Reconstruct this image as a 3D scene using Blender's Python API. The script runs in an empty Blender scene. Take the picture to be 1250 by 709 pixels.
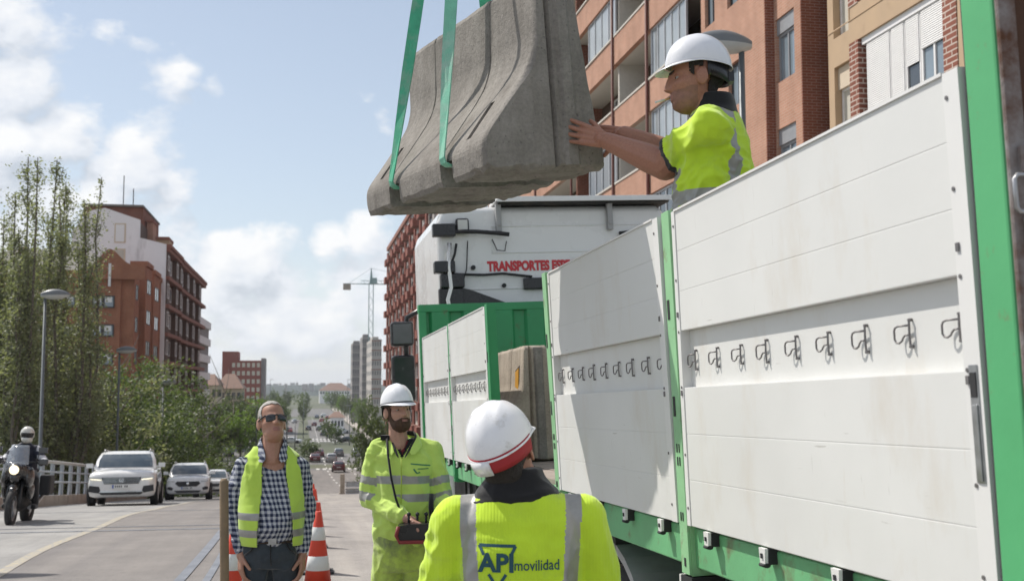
import bpy, bmesh, math, random
import numpy as np
from math import sin, cos, pi, radians, sqrt, atan2, exp
from mathutils import Vector, Matrix, Euler, noise
from mathutils.bvhtree import BVHTree
random.seed(7)
R = random.Random(11)
S = bpy.context.scene
COL = S.collection
# ------------------------------------------------------------------ camera
YAW = math.atan(253/1400); PITCH = math.atan(114.5/1400)
cam_d = bpy.data.cameras.new("camera"); cam = bpy.data.objects.new("camera", cam_d); COL.objects.link(cam)
cam.location = (0, 0, 1.88)
cam.rotation_euler = (pi/2+PITCH, 0, -YAW)
cam_d.sensor_width = 36; cam_d.lens = 1400/1250*36
cam_d.clip_start = 0.05; cam_d.clip_end = 20000
cam_d.dof.use_dof = True; cam_d.dof.focus_distance = 5.0; cam_d.dof.aperture_fstop = 6.3
S.camera = cam
# ------------------------------------------------------------------ render / exposure
S.view_settings.view_transform = 'Standard'; S.view_settings.look = 'None'
S.view_settings.exposure = 0.18; S.view_settings.gamma = 1.0
S.render.engine = 'CYCLES'
S.cycles.use_denoising = True
try: S.cycles.denoiser = 'OPENIMAGEDENOISE'
except Exception: pass
S.cycles.max_bounces = 6; S.cycles.diffuse_bounces = 3; S.cycles.transparent_max_bounces = 12
S.cycles.volume_bounces = 0
# ------------------------------------------------------------------ sun and sky
SUN_DIR = Vector((-0.58, 0.56, 1.0)).normalized()          # towards the sun
EL = math.asin(SUN_DIR.z); AZ = atan2(SUN_DIR.x, SUN_DIR.y)
sd = bpy.data.lights.new("sun", 'SUN'); sd.energy = 4.3; sd.angle = radians(0.53); sd.color = (1.0, 0.95, 0.87)
so = bpy.data.objects.new("sun", sd); COL.objects.link(so)
so.rotation_euler = (-SUN_DIR).to_track_quat('-Z', 'Y').to_euler(); so.location = (-40, 40, 80)
W = bpy.data.worlds.new("World"); S.world = W; W.use_nodes = True
wt = W.node_tree; wt.nodes.clear()
class NT:
    """small helper for building node graphs"""
    def __init__(s, t): s.t = t
    def n(s, typ, **kw):
        x = s.t.nodes.new(typ)
        for k, v in kw.items(): setattr(x, k, v)
        return x
    def put(s, sock, v):
        if v is None: return
        if hasattr(v, 'is_linked') or isinstance(v, bpy.types.NodeSocket): s.t.links.new(v, sock)
        else: sock.default_value = v
    def m(s, op, a, b=None, c=None, clamp=False):
        x = s.n('ShaderNodeMath', operation=op, use_clamp=clamp)
        for i, v in enumerate((a, b, c)): s.put(x.inputs[i], v)
        return x.outputs[0]
    def v(s, op, a, b=None, scale=None):
        x = s.n('ShaderNodeVectorMath', operation=op); s.put(x.inputs[0], a)
        if b is not None: s.put(x.inputs[1], b)
        if scale is not None: s.put(x.inputs['Scale'], scale)
        return x.outputs['Value'] if op in ('DOT_PRODUCT', 'LENGTH') else x.outputs[0]
    def mix(s, f, a, b, blend='MIX'):
        x = s.n('ShaderNodeMix', data_type='RGBA', blend_type=blend, clamp_factor=True)
        s.put(x.inputs[0], f); s.put(x.inputs[6], a); s.put(x.inputs[7], b)
        return x.outputs[2]
    def noise(s, vec, scale, detail=4, rough=.55, dist=0.0):
        x = s.n('ShaderNodeTexNoise'); s.put(x.inputs['Vector'], vec)
        x.inputs['Scale'].default_value = scale; x.inputs['Detail'].default_value = detail
        x.inputs['Roughness'].default_value = rough; x.inputs['Distortion'].default_value = dist
        return x.outputs[0]
    def ramp(s, f, stops):
        x = s.n('ShaderNodeValToRGB'); s.put(x.inputs[0], f)
        e = x.color_ramp.elements
        while len(e) > 1: e.remove(e[-1])
        e[0].position = stops[0][0]; e[0].color = stops[0][1]
        for p, c in stops[1:]:
            q = e.new(p); q.color = c
        return x.outputs[0]
    def mr(s, v, a, b, c=0.0, d=1.0):
        x = s.n('ShaderNodeMapRange'); s.put(x.inputs[0], v)
        for i, q in enumerate((a, b, c, d)): x.inputs[i+1].default_value = q
        return x.outputs[0]
def cam_ray(px, py):
    fwv = Vector((sin(YAW)*cos(PITCH), cos(YAW)*cos(PITCH), sin(PITCH)))
    rt = Vector((cos(YAW), -sin(YAW), 0)); up = rt.cross(fwv)
    return (fwv + rt*((px-625)/1400) - up*((py-354.5)/1400)).normalized()
g = NT(wt)
tc = g.n('ShaderNodeTexCoord'); d0 = g.v('NORMALIZE', tc.outputs['Generated'])
sky = g.n('ShaderNodeTexSky'); sky.sky_type = 'NISHITA'; sky.sun_disc = False
sky.sun_elevation = EL; sky.sun_rotation = AZ; sky.altitude = 700; sky.air_density = 1.0; sky.dust_density = 1.6; sky.ozone_density = 1.0
# cumulus: banks of cloud at the places they stand in the sky, broken up by noise that covers the whole dome
blobs = [(-5, 30, 62, .9), (15, 105, 58, .9), (70, 160, 44, .9), (0, 180, 60, .9), (228, 92, 30, .62), (258, 106, 24, .55), (170, 205, 46, .85), (135, 238, 50, .8), (212, 240, 40, .75),
         (466, 158, 26, .5), (445, 285, 50, 1), (405, 300, 48, 1), (345, 305, 55, .9), (275, 305, 60, .95), (460, 350, 80, .85), (205, 290, 70, .95), (330, 335, 85, .95), (425, 335, 75, .95), (250, 360, 80, .9), (390, 400, 90, .85),
         (300, 370, 95, .85), (400, 385, 95, .7), (250, 400, 80, .8), (350, 440, 90, .5), (120, 330, 110, .8), (40, 270, 90, .75), (700, 330, 140, .8), (820, 180, 90, .6), (980, 360, 160, .8), (1130, 120, 120, .7)]
def density(vec):
    st = g.v('MULTIPLY', vec, (1.0, 1.0, 1.55))
    n1 = g.noise(st, 5.5, 8, .57); n2 = g.noise(st, 19, 5, .55)
    d = g.m('ADD', g.m('MULTIPLY', g.m('SUBTRACT', n1, .5), 2.3), g.m('MULTIPLY', g.m('SUBTRACT', n2, .5), .75))
    tot = None
    for (px, py, r, a) in blobs:
        c = cam_ray(px, py); k = 1.0/((r/1400)**2)
        dt = g.v('DOT_PRODUCT', vec, tuple(c))
        e = g.m('MULTIPLY', g.m('EXPONENT', g.m('MULTIPLY', g.m('SUBTRACT', 1.0, dt), -2*k*.8)), a*.9)
        tot = e if tot is None else g.m('MAXIMUM', tot, e)
    # beyond the banks listed above the same kind of cloud goes on round the dome
    far = g.m('MULTIPLY', g.mr(g.v('DOT_PRODUCT', vec, tuple(cam_ray(625, 354))), .9, .75), .42)
    tot = g.m('MAXIMUM', tot, far)
    return g.m('ADD', d, tot)
den = density(d0)
den_up = density(g.v('NORMALIZE', g.v('ADD', d0, tuple(SUN_DIR*0.03))))
sep = g.n('ShaderNodeSeparateXYZ'); wt.links.new(d0, sep.inputs[0])
mask = g.mr(den, .36, .58)
light = g.mr(g.m('SUBTRACT', den_up, den), -.30, .24, 1.0, 0.0)
ccol = g.ramp(light, [(0.0, (5.0, 5.45, 6.1, 1)), (.42, (7.1, 7.4, 7.9, 1)), (1.0, (8.7, 8.7, 8.7, 1))])
hz = g.mr(sep.outputs[2], 0.0, .12, 1.0, 0.0)
hz2 = g.mr(sep.outputs[2], 0.0, .62, 1.0, .30)
skyc = g.mix(g.m('MULTIPLY', hz2, .50), g.mix(1.0, sky.outputs[0], (1.02, 1.0, .97, 1), 'MULTIPLY'), (7.1, 7.7, 8.3, 1))
skyc = g.mix(g.m('MULTIPLY', hz, .42), skyc, (8.3, 8.5, 8.6, 1))
ccol = g.mix(g.m('MULTIPLY', hz, .28), ccol, (8.2, 8.35, 8.5, 1))
cl = g.mix(g.m('MULTIPLY', mask, .92), skyc, ccol)
# below the horizon the dome is plain ground haze
cl = g.mix(g.mr(sep.outputs[2], -.02, -.06), cl, (2.6, 2.6, 2.5, 1))
bg = g.n('ShaderNodeBackground'); bg.inputs['Strength'].default_value = 0.104
wt.links.new(cl, bg.inputs[0]); out = g.n('ShaderNodeOutputWorld'); wt.links.new(bg.outputs[0], out.inputs[0])
W.cycles.sampling_method = 'MANUAL'; W.cycles.sample_map_resolution = 512

# ------------------------------------------------------------------ materials
def mat(name, col, rough=.6, metal=0.0, var=.12, vscale=6.0, bump=0.0, bscale=60, dirt=None, dirt_amt=.0, dscale=3.0, spec=.5, coat=0.0, trans=0.0, streak=None, bdet=4):
    m = bpy.data.materials.new(name); m.use_nodes = True
    t = m.node_tree; q = NT(t); bs = t.nodes['Principled BSDF']
    tcx = q.n('ShaderNodeTexCoord'); ob = tcx.outputs['Object']
    c = (*col, 1)
    n1 = q.noise(ob, vscale, 5, .6)
    base = q.mix(1.0, c, q.ramp(n1, [(.25, (1-var,)*3+(1,)), (.75, (1+var,)*3+(1,))]), 'MULTIPLY')
    if dirt is not None:
        vec = ob
        if streak:
            vec = q.v('MULTIPLY', ob, streak)
        nd = q.noise(vec, dscale, 8, .68)
        base = q.mix(q.mr(nd, .62-dirt_amt*.5, .78-dirt_amt*.35), base, (*dirt, 1))
    t.links.new(base, bs.inputs['Base Color'])
    bs.inputs['Roughness'].default_value = rough; bs.inputs['Metallic'].default_value = metal
    bs.inputs['Specular IOR Level'].default_value = spec; bs.inputs['Coat Weight'].default_value = coat
    bs.inputs['Transmission Weight'].default_value = trans
    if rough > .2:
        t.links.new(q.mr(n1, .3, .7, rough-.08, min(1, rough+.08)), bs.inputs['Roughness'])
    if bump > 0:
        b = q.n('ShaderNodeBump'); b.inputs['Strength'].default_value = bump; b.inputs['Distance'].default_value = .01
        t.links.new(q.noise(ob, bscale, bdet, .6), b.inputs['Height']); t.links.new(b.outputs[0], bs.inputs['Normal'])
    return m
def emis(name, col, s):
    m = bpy.data.materials.new(name); m.use_nodes = True; b = m.node_tree.nodes['Principled BSDF']
    b.inputs['Base Color'].default_value = (*col, 1); b.inputs['Emission Color'].default_value = (*col, 1); b.inputs['Emission Strength'].default_value = s
    return m
M = {}
def glass(name, col, rough=.06, var=.25):
    m = mat(name, col, rough, var=var, vscale=.8, spec=.9); return m

# ------------------------------------------------------------------ mesh builder
class MB:
    def __init__(s): s.v = []; s.f = []; s.mi = []; s.sm = []
    def add(s, vs, fs, mi=0, sm=False):
        o = len(s.v); s.v += [tuple(p) for p in vs]
        for f in fs: s.f.append([i+o for i in f]); s.mi.append(mi); s.sm.append(sm)
        return s
    def box(s, c, d, rot=None, mi=0, taper=None):
        x, y, z = d[0]/2, d[1]/2, d[2]/2
        P = [Vector((sx*x, sy*y, sz*z)) for sz in (-1, 1) for sy in (-1, 1) for sx in (-1, 1)]
        if taper:
            for p in P[4:]: p.x *= taper[0]; p.y *= taper[1]
        if rot is not None:
            Rm = Euler(rot).to_matrix(); P = [Rm@p for p in P]
        return s.add([p+Vector(c) for p in P], [(0, 2, 3, 1), (4, 5, 7, 6), (0, 1, 5, 4), (2, 6, 7, 3), (0, 4, 6, 2), (1, 3, 7, 5)], mi)
    def bb(s, x0, x1, y0, y1, z0, z1, mi=0):
        return s.box(((x0+x1)/2, (y0+y1)/2, (z0+z1)/2), (abs(x1-x0), abs(y1-y0), abs(z1-z0)), mi=mi)
    def tube(s, pts, r, n=8, mi=0, cap=True, flat=1.0):
        pts = [Vector(p) for p in pts]; k = len(pts)
        rs = r if isinstance(r, (list, tuple)) else [r]*k
        o = len(s.v); prev = None
        for i, p in enumerate(pts):
            t = (pts[min(i+1, k-1)]-pts[max(i-1, 0)])
            t = t.normalized() if t.length > 1e-9 else Vector((0, 0, 1))
            if prev is None:
                a = t.orthogonal().normalized()
            else:
                a = prev-t*prev.dot(t)
                a = a.normalized() if a.length > 1e-6 else t.orthogonal().normalized()
            prev = a; b = t.cross(a)
            for j in range(n):
                q = 2*pi*j/n; s.v.append(tuple(p+a*(cos(q)*rs[i])+b*(sin(q)*rs[i]*flat)))
        for i in range(k-1):
            for j in range(n):
                s.f.append([o+i*n+j, o+i*n+(j+1) % n, o+(i+1)*n+(j+1) % n, o+(i+1)*n+j]); s.mi.append(mi); s.sm.append(n > 5)
        if cap:
            s.f.append([o+j for j in range(n)][::-1]); s.mi.append(mi); s.sm.append(False)
            s.f.append([o+(k-1)*n+j for j in range(n)]); s.mi.append(mi); s.sm.append(False)
        return s
    def lathe(s, prof, n=24, c=(0, 0, 0), axis='Z', mi=0, cap=True, sm=True):
        o = len(s.v); c = Vector(c)
        for (r, h) in prof:
            for j in range(n):
                q = 2*pi*j/n; a, b = r*cos(q), r*sin(q)
                p = {'Z': (a, b, h), 'X': (h, a, b), 'Y': (b, h, a)}[axis]
                s.v.append(tuple(Vector(p)+c))
        for i in range(len(prof)-1):
            for j in range(n):
                s.f.append([o+i*n+j, o+i*n+(j+1) % n, o+(i+1)*n+(j+1) % n, o+(i+1)*n+j]); s.mi.append(mi); s.sm.append(sm)
        if cap:
            s.f.append([o+j for j in range(n)][::-1]); s.mi.append(mi); s.sm.append(False)
            e = o+(len(prof)-1)*n; s.f.append([e+j for j in range(n)]); s.mi.append(mi); s.sm.append(False)
        return s
    def prism(s, prof, a0, a1, axis='Y', mi=0, sm=False):
        """closed 2-D outline swept along an axis"""
        n = len(prof); P = []
        for a in (a0, a1):
            for (u, w) in prof:
                P.append({'Y': (u, a, w), 'X': (a, u, w), 'Z': (u, w, a)}[axis])
        fs = [[i, (i+1) % n, n+(i+1) % n, n+i] for i in range(n)]
        s.add(P, fs, mi, sm); s.add(P, [list(range(n))[::-1], list(range(n, 2*n))], mi, False)
        return s
    def grid(s, nu, nv, fn, mi=0, sm=True, keep=None, wrap=False):
        o = len(s.v)
        for i in range(nu):
            for j in range(nv): s.v.append(tuple(fn(i, j)))
        for i in range(nu if wrap else nu-1):
            for j in range(nv-1):
                if keep and not keep(i, j): continue
                i2 = (i+1) % nu
                s.f.append([o+i*nv+j, o+i2*nv+j, o+i2*nv+j+1, o+i*nv+j+1]); s.mi.append(mi(i, j) if callable(mi) else mi); s.sm.append(sm)
        return s
    def mesh(s, name, mats):
        me = bpy.data.meshes.new(name); me.from_pydata(s.v, [], s.f)
        me.polygons.foreach_set('material_index', s.mi); me.polygons.foreach_set('use_smooth', s.sm)
        for m in (mats if isinstance(mats, (list, tuple)) else [mats]): me.materials.append(m)
        bm = bmesh.new(); bm.from_mesh(me); bmesh.ops.recalc_face_normals(bm, faces=bm.faces); bm.to_mesh(me); bm.free()
        me.update(); return me
    def build_each(s, name, mats, parent=None, **k):
        """every loose piece becomes an object of its own"""
        par = list(range(len(s.v)))
        def find(a):
            while par[a] != a: par[a] = par[par[a]]; a = par[a]
            return a
        for f in s.f:
            for i in f[1:]: par[find(i)] = find(f[0])
        grp = {}
        for q, f in enumerate(s.f): grp.setdefault(find(f[0]), []).append(q)
        res = []
        for qs in grp.values():
            ids = sorted({i for q in qs for i in s.f[q]}); mp = {i: j for j, i in enumerate(ids)}; b = MB()
            b.v = [s.v[i] for i in ids]; b.f = [[mp[i] for i in s.f[q]] for q in qs]; b.mi = [s.mi[q] for q in qs]; b.sm = [s.sm[q] for q in qs]
            res.append(b.build(name, mats, parent, **k))
        return res
    def build(s, name, mats, parent=None, bevel=0, seg=2, loc=None, rot=None, solid=0, subd=0):
        o = bpy.data.objects.new(name, s.mesh(name, mats)); COL.objects.link(o)
        if parent: o.parent = parent
        if loc is not None: o.location = loc
        if rot is not None: o.rotation_euler = rot
        if solid:
            md = o.modifiers.new('thickness', 'SOLIDIFY'); md.thickness = solid; md.offset = 0
        if subd:
            md = o.modifiers.new('subd', 'SUBSURF'); md.levels = subd; md.render_levels = subd
        if bevel:
            md = o.modifiers.new('bevel', 'BEVEL'); md.width = bevel; md.segments = seg; md.limit_method = 'ANGLE'; md.angle_limit = radians(40)
        return o
def tag(o, label=None, cat=None, group=None, kind=None):
    if label: o['label'] = label
    if cat: o['category'] = cat
    if group: o['group'] = group
    if kind: o['kind'] = kind
    return o
def empty(name, loc, rot=(0, 0, 0), label=None, cat=None, group=None):
    o = bpy.data.objects.new(name, None); COL.objects.link(o); o.location = loc; o.rotation_euler = rot; o.empty_display_size = .2
    return tag(o, label, cat, group)
def put(name, me, parent=None, loc=(0, 0, 0), rot=(0, 0, 0), scale=None):
    o = bpy.data.objects.new(name, me); COL.objects.link(o); o.location = loc; o.rotation_euler = rot
    if parent: o.parent = parent
    if scale: o.scale = scale
    return o
def kids(o): return [c for c in bpy.data.objects if c.parent == o]
def dup(root, loc, rot=None, label=None, group=None, deep=True, cat=None):
    r = root.copy(); COL.objects.link(r); r.location = loc
    if rot is not None: r.rotation_euler = rot
    if label: r['label'] = label
    if group: r['group'] = group
    if deep:
        for ch in list(root.children):
            c = ch.copy(); COL.objects.link(c); c.parent = r
            for gc in list(ch.children):
                d = gc.copy(); COL.objects.link(d); d.parent = c
    return r
def recolor(root, old, new):
    """swap a material on a copied thing through object-linked slots, so mesh data stays shared"""
    for o in [root]+list(root.children)+[q for c in root.children for q in c.children]:
        if o.type != 'MESH': continue
        for sl in o.material_slots:
            if sl.material == old: sl.link = 'OBJECT'; sl.material = new
# road profile along the street (y) in metres
GY = np.array([-60, 0, 6, 14, 22, 37, 52, 70, 100, 135, 165, 190, 215, 300, 600, 5000.])
GZ = np.array([0, 0, -.0, -.19, -.6, -1.8, -3.1, -4.62, -7.0, -9.15, -10.5, -11.2, -11.55, -12.0, -12.6, -13.5])
def _slopes():
    h = np.diff(GY); dl = np.diff(GZ)/h; m = np.zeros(len(GY)); m[0] = dl[0]; m[-1] = dl[-1]
    for i in range(1, len(GY)-1):
        if dl[i-1]*dl[i] <= 0: m[i] = 0
        else:
            w1 = 2*h[i]+h[i-1]; w2 = h[i]+2*h[i-1]; m[i] = (w1+w2)/(w1/dl[i-1]+w2/dl[i])
    return m
GM = _slopes()
def gz(y):
    i = int(min(max(np.searchsorted(GY, y)-1, 0), len(GY)-2)); h = GY[i+1]-GY[i]; t = (y-GY[i])/h
    return float((2*t**3-3*t*t+1)*GZ[i]+(t**3-2*t*t+t)*h*GM[i]+(-2*t**3+3*t*t)*GZ[i+1]+(t**3-t*t)*h*GM[i+1])
def gslope(y): return (gz(y+.5)-gz(y-.5))
def xat(px, y):
    """x of image column px at street distance y, level ray (used when laying out the far street)"""
    a = YAW+math.atan((px-625)/1400); return math.tan(a)*y
def text_mesh(body, size, extrude, mats, name='lettering', bold=0.0, sub=0):
    cu = bpy.data.curves.new(name, 'FONT'); cu.body = body; cu.size = size; cu.extrude = extrude; cu.offset = bold; cu.align_x = 'LEFT'; cu.resolution_u = 3
    to = bpy.data.objects.new(name, cu); COL.objects.link(to)
    dg = bpy.context.evaluated_depsgraph_get(); me = bpy.data.meshes.new_from_object(to.evaluated_get(dg), depsgraph=dg)
    bpy.data.objects.remove(to); bpy.data.curves.remove(cu); me.name = name
    me.materials.clear()
    for m in (mats if isinstance(mats, list) else [mats]): me.materials.append(m)
    if sub:
        bm = bmesh.new(); bm.from_mesh(me); bmesh.ops.triangulate(bm, faces=bm.faces)
        bmesh.ops.subdivide_edges(bm, edges=bm.edges, cuts=sub, use_grid_fill=True); bm.to_mesh(me); bm.free()
    return me
# ------------------------------------------------------------------ ground, road, markings
def road_mat(name, col, scale=1.0, speck=.22, patch=.16, bump=.35):
    m = bpy.data.materials.new(name); m.use_nodes = True; t = m.node_tree; q = NT(t); b = t.nodes['Principled BSDF']
    ob = q.n('ShaderNodeTexCoord').outputs['Object']
    n_f = q.noise(ob, 90*scale, 3, .7); n_m = q.noise(ob, 1.1, 6, .6); lng = q.noise(q.v('MULTIPLY', ob, (2.2, .05, 1)), 1.0, 5, .6)
    n_l = q.noise(ob, 9, 5, .65)
    c = q.mix(1.0, (*col, 1), q.ramp(n_f, [(.3, (1-speck,)*3+(1,)), (.7, (1+speck,)*3+(1,))]), 'MULTIPLY')
    c = q.mix(1.0, c, q.ramp(n_m, [(.3, (1-patch,)*3+(1,)), (.7, (1+patch*.6,)*3+(1,))]), 'MULTIPLY')
    c = q.mix(1.0, c, q.ramp(lng, [(.35, (1-patch, 1-patch, 1-patch*.9, 1)), (.65, (1.04, 1.03, 1.02, 1))]), 'MULTIPLY')
    c = q.mix(1.0, c, q.ramp(n_l, [(.32, (.82, .82, .83, 1)), (.42, (1, 1, 1, 1))]), 'MULTIPLY')
    t.links.new(c, b.inputs['Base Color']); b.inputs['Roughness'].default_value = .88; b.inputs['Specular IOR Level'].default_value = .25
    bp = q.n('ShaderNodeBump'); bp.inputs['Strength'].default_value = bump; bp.inputs['Distance'].default_value = .006
    t.links.new(n_f, bp.inputs['Height']); t.links.new(bp.outputs[0], b.inputs['Normal'])
    return m
M['asphalt'] = road_mat('worn_asphalt', (.225, .210, .200))
M['lane'] = road_mat('pale_asphalt', (.315, .31, .30))
M['worklane'] = road_mat('milled_concrete', (.345, .322, .298), 1.0, .25, .2)
M['avenue'] = road_mat('avenue_asphalt', (.175, .17, .165), .3)
M['pave'] = road_mat('pavement_slabs', (.42, .38, .34), .5)
M['terrain'] = mat('dry_ground', (.085, .095, .055), .95, var=.35, vscale=.02, dirt=(.15, .14, .10), dirt_amt=.2, dscale=.01)
M['tar'] = mat('bluish_tar', (.165, .178, .205), .6, var=.3, vscale=4, bump=.3, bscale=40)
M['yellow_paint'] = mat('worn_yellow_paint', (.50, .42, .25), .8, var=.2, dirt=(.30, .285, .265), dirt_amt=.62, dscale=14)
M['white_paint'] = mat('worn_white_paint', (.66, .65, .62), .8, var=.15, dirt=(.3, .29, .28), dirt_amt=.25, dscale=9)
M['concrete'] = mat('kerb_concrete', (.34, .285, .24), .9, var=.2, vscale=2, bump=.3, bscale=30)
def strip(name, x0, x1, ys, m, dz=0.0, side=None, kind='structure'):
    b = MB(); xs = [x0, x1]
    b.grid(len(ys), 2, lambda i, j: ((xs[j](ys[i]) if callable(xs[j]) else xs[j]), ys[i], gz(ys[i])+dz), sm=True)
    if side:   # retaining wall down to the lower ground
        for sx in side:
            f = (lambda i, j, sx=sx: ((sx(ys[i]) if callable(sx) else sx), ys[i], (gz(ys[i])+dz) if j else -13.2))
            b.grid(len(ys), 2, f, mi=1, sm=False)
    o = b.build(name, [m, M['concrete']]); tag(o, kind=kind); return o
ys_deck = [-20]+[i*1.5 for i in range(0, 60)]+[90+i*6 for i in range(0, 15)]
ys_deck = sorted(set(ys_deck+[174]))
bx = lambda y: -3.19-.022*(min(y, 60)-13)
strip('road_lane', -8.6, bx, ys_deck, M['lane'], side=(-8.6,))
strip('road', bx, .02, ys_deck, M['asphalt'])
strip('work_lane', .02, 10.6, [y for y in ys_deck if y <= 72], M['worklane'], side=(10.6,))
strip('right_road', .02, 10.6, [y for y in ys_deck if y >= 72], M['asphalt'], side=(10.6,))
# lower ground: one sheet to the horizon
tx = [-4000, -1200, -400, -120, -60, -30, -8.8, 10.8, 30, 60, 120, 400, 1200, 4000]
ty = [-300, -50, 40, 100, 150, 168, 176, 200, 215, 300, 420, 600, 900, 1500, 2500, 5000]
b = MB(); b.grid(len(tx), len(ty), lambda i, j: (tx[i], ty[j], min(gz(ty[j]), -11.55)-.35 if ty[j] < 170 else gz(ty[j])-.03), sm=True)
tag(b.build('ground', M['terrain']), kind='structure')
# the avenue beyond the foot of the ramp
ya = [174, 182, 190, 200, 215, 240, 270, 300, 350, 420, 500, 600, 700]
strip('avenue', lambda y: 1.6 if y > 200 else .02, lambda y: 15.5 if y > 200 else 10.6+(y-174)*.188, ya, M['avenue'])
strip('avenue_left', lambda y: -6.0 if y > 200 else -9.0, lambda y: -1.6 if y > 200 else 0.0, ya, M['avenue'])
strip('median_strip', -1.59, 1.59, [202, 215, 240, 270], M['terrain'], .12)
strip('pavement_left', -22, -15.0, [150]+ya, M['pave'], .13)
strip('pavement_right', 16.0, 21, ya[3:], M['pave'], .13)
strip('park_path', -15.0, -11.5, ya, M['avenue'], .02)
strip('side_street', -15.0, -9.01, [150, 158, 166, 173.9], M['avenue'], .004)
ys_m = [i*1.5 for i in range(0, 34)]
def line_x(y): return bx(y)-.03+.04*sin(y*.7)
tag(strip('yellow_line', lambda y: line_x(y)-.07, lambda y: line_x(y)+.07, [y*.75 for y in range(2, 62)], M['yellow_paint'], .004), kind='structure')
for yy, w in ((12.1, .10), (19.3, .16), (20.3, .10), (27.5, .18)):
    tag(strip('expansion_joint', -8.0, -.1, [yy, yy+w], M['tar'], .005), kind='structure')
tag(strip('tar_line', lambda y: -1.29+.03*sin(y*.5), lambda y: -1.18+.03*sin(y*.5), [7+i*.5 for i in range(25)], M['tar'], .009), kind='structure')
tag(strip('tar_line', lambda y: -1.02+.02*sin(y*.6), lambda y: -.94+.02*sin(y*.6), [7+i*.5 for i in range(22)], M['tar'], .009), kind='structure')
tag(strip('white_line', .3, .42, [34+i*1.5 for i in range(25)], M['white_paint'], .005), kind='structure')
# painted dashes and the far crossing
b = MB()
for lane in (3.6, 7.0, 10.4):
    y = 80
    while y < 520:
        z = gz
        if y > 205 or lane < 9:
            b.add([(lane-.09, y, z(y)+.012), (lane+.09, y, z(y)+.012), (lane+.09, y+4, z(y+4)+.012), (lane-.09, y+4, z(y+4)+.012)], [(0, 1, 2, 3)])
        y += 11
for k in range(14):
    x = 2.2+k*.95
    for yy in (286, 296):
        b.add([(x, yy, gz(yy)+.012), (x+.5, yy, gz(yy)+.012), (x+.5, yy+4, gz(yy+4)+.012), (x, yy+4, gz(yy+4)+.012)], [(0, 1, 2, 3)])
for k in range(9):
    x = 2.0+k*.95
    b.add([(x, 176, gz(176)+.012), (x+.5, 176, gz(176)+.012), (x+.5, 180, gz(180)+.012), (x, 180, gz(180)+.012)], [(0, 1, 2, 3)])
tag(b.build('road_markings', M['white_paint']), kind='structure')
# kerb under the railing, laid in separate stones along the near part
M['kerb'] = mat('kerb_stone', (.33, .27, .225), .9, var=.22, vscale=1.5, bump=.4, bscale=25)
kerb = empty('kerb', (0, 0, 0)); tag(kerb, kind='structure')
y = 8.0
kb = MB().box((0, 0, 0), (.5, 1.46, .36)); kme = kb.mesh('kerb_stone', M['kerb'])
while y < 66:
    put('kerb_stone', kme, kerb, (-8.0+R.uniform(-.01, .01), y+.75, gz(y+.75)+.15+R.uniform(-.008, .008)), (math.atan(gslope(y+.75)), 0, 0)); y += 1.5
# ------------------------------------------------------------------ surfaces for the built things
M['green'] = mat('green_paint', (.035, .27, .10), .42, var=.12, vscale=3, dirt=(.12, .07, .04), dirt_amt=.05, dscale=6, spec=.5, bump=.05, bscale=40)
M['green_light'] = mat('faded_green_paint', (.27, .53, .28), .5, var=.14, vscale=4, dirt=(.20, .14, .08), dirt_amt=.10, dscale=9, bump=.05)
M['green_rail'] = mat('grimy_green_rail', (.15, .43, .20), .5, var=.18, vscale=3, dirt=(.16, .12, .07), dirt_amt=.16, dscale=7, bump=.08)
M['green_post'] = mat('scuffed_green_post', (.085, .385, .155), .45, var=.10, vscale=3, dirt=(.20, .11, .06), dirt_amt=.03, dscale=15, bump=.06, bscale=25)
M['panel'] = mat('white_aluminium_board', (.68, .68, .662), .42, var=.035, vscale=2.2, dirt=(.63, .605, .56), dirt_amt=.16, dscale=2.6, streak=(3, 1.6, .7), bump=.05, bscale=14)
def scratched(m):
    t = m.node_tree; q = NT(t); bs = t.nodes['Principled BSDF']; ob = q.n('ShaderNodeTexCoord').outputs['Object']; src = bs.inputs['Base Color'].links[0].from_socket
    a = q.noise(q.v('MULTIPLY', ob, (1, 46, 3.2)), 2.0, 3, .5, .3); b = q.noise(q.v('ADD', q.v('MULTIPLY', ob, (1, 5, 60)), (3, 7, 1)), 1.3, 3, .5, .4); k = q.noise(ob, 2.3, 3, .6)
    s = q.m('MULTIPLY', q.m('MAXIMUM', q.mr(a, .70, .74), q.mr(b, .71, .75)), q.mr(k, .5, .62, 0, .55))
    rr = q.noise(q.v('MULTIPLY', ob, (1, 9, 1.1)), 2.2, 5, .65); c = q.mix(q.mr(rr, .66, .80, 0, .35), src, (.50, .40, .30, 1))
    t.links.new(q.mix(s, c, (.36, .34, .31, 1)), bs.inputs['Base Color'])
scratched(M['panel'])
M['panel_end'] = mat('white_end_profile', (.72, .715, .70), .4, var=.04, vscale=3)
M['metal'] = mat('zinc_steel', (.42, .42, .43), .4, .9, var=.2, vscale=20)
M['hook'] = mat('dull_hook_steel', (.20, .19, .19), .45, .6, var=.25, vscale=40)
M['rust'] = mat('rusty_steel', (.27, .25, .245), .75, .2, var=.25, vscale=5, dirt=(.10, .04, .018), dirt_amt=.42, dscale=8, bump=.4, bscale=30)
M['rust_dark'] = mat('dark_rust', (.075, .035, .02), .85, .1, var=.4, vscale=8, bump=.5, bscale=30)
M['black'] = mat('black_rubber', (.022, .022, .024), .7, var=.3, vscale=8)
M['black_gloss'] = mat('black_plastic', (.02, .02, .022), .3, var=.2, vscale=5)
M['tyre'] = mat('tyre_rubber', (.03, .03, .031), .85, var=.3, vscale=10, dirt=(.10, .09, .08), dirt_amt=.12, dscale=5)
M['mudguard'] = mat('grey_mudguard', (.36, .36, .36), .65, var=.2, vscale=5, dirt=(.3, .28, .25), dirt_amt=.2)
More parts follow.
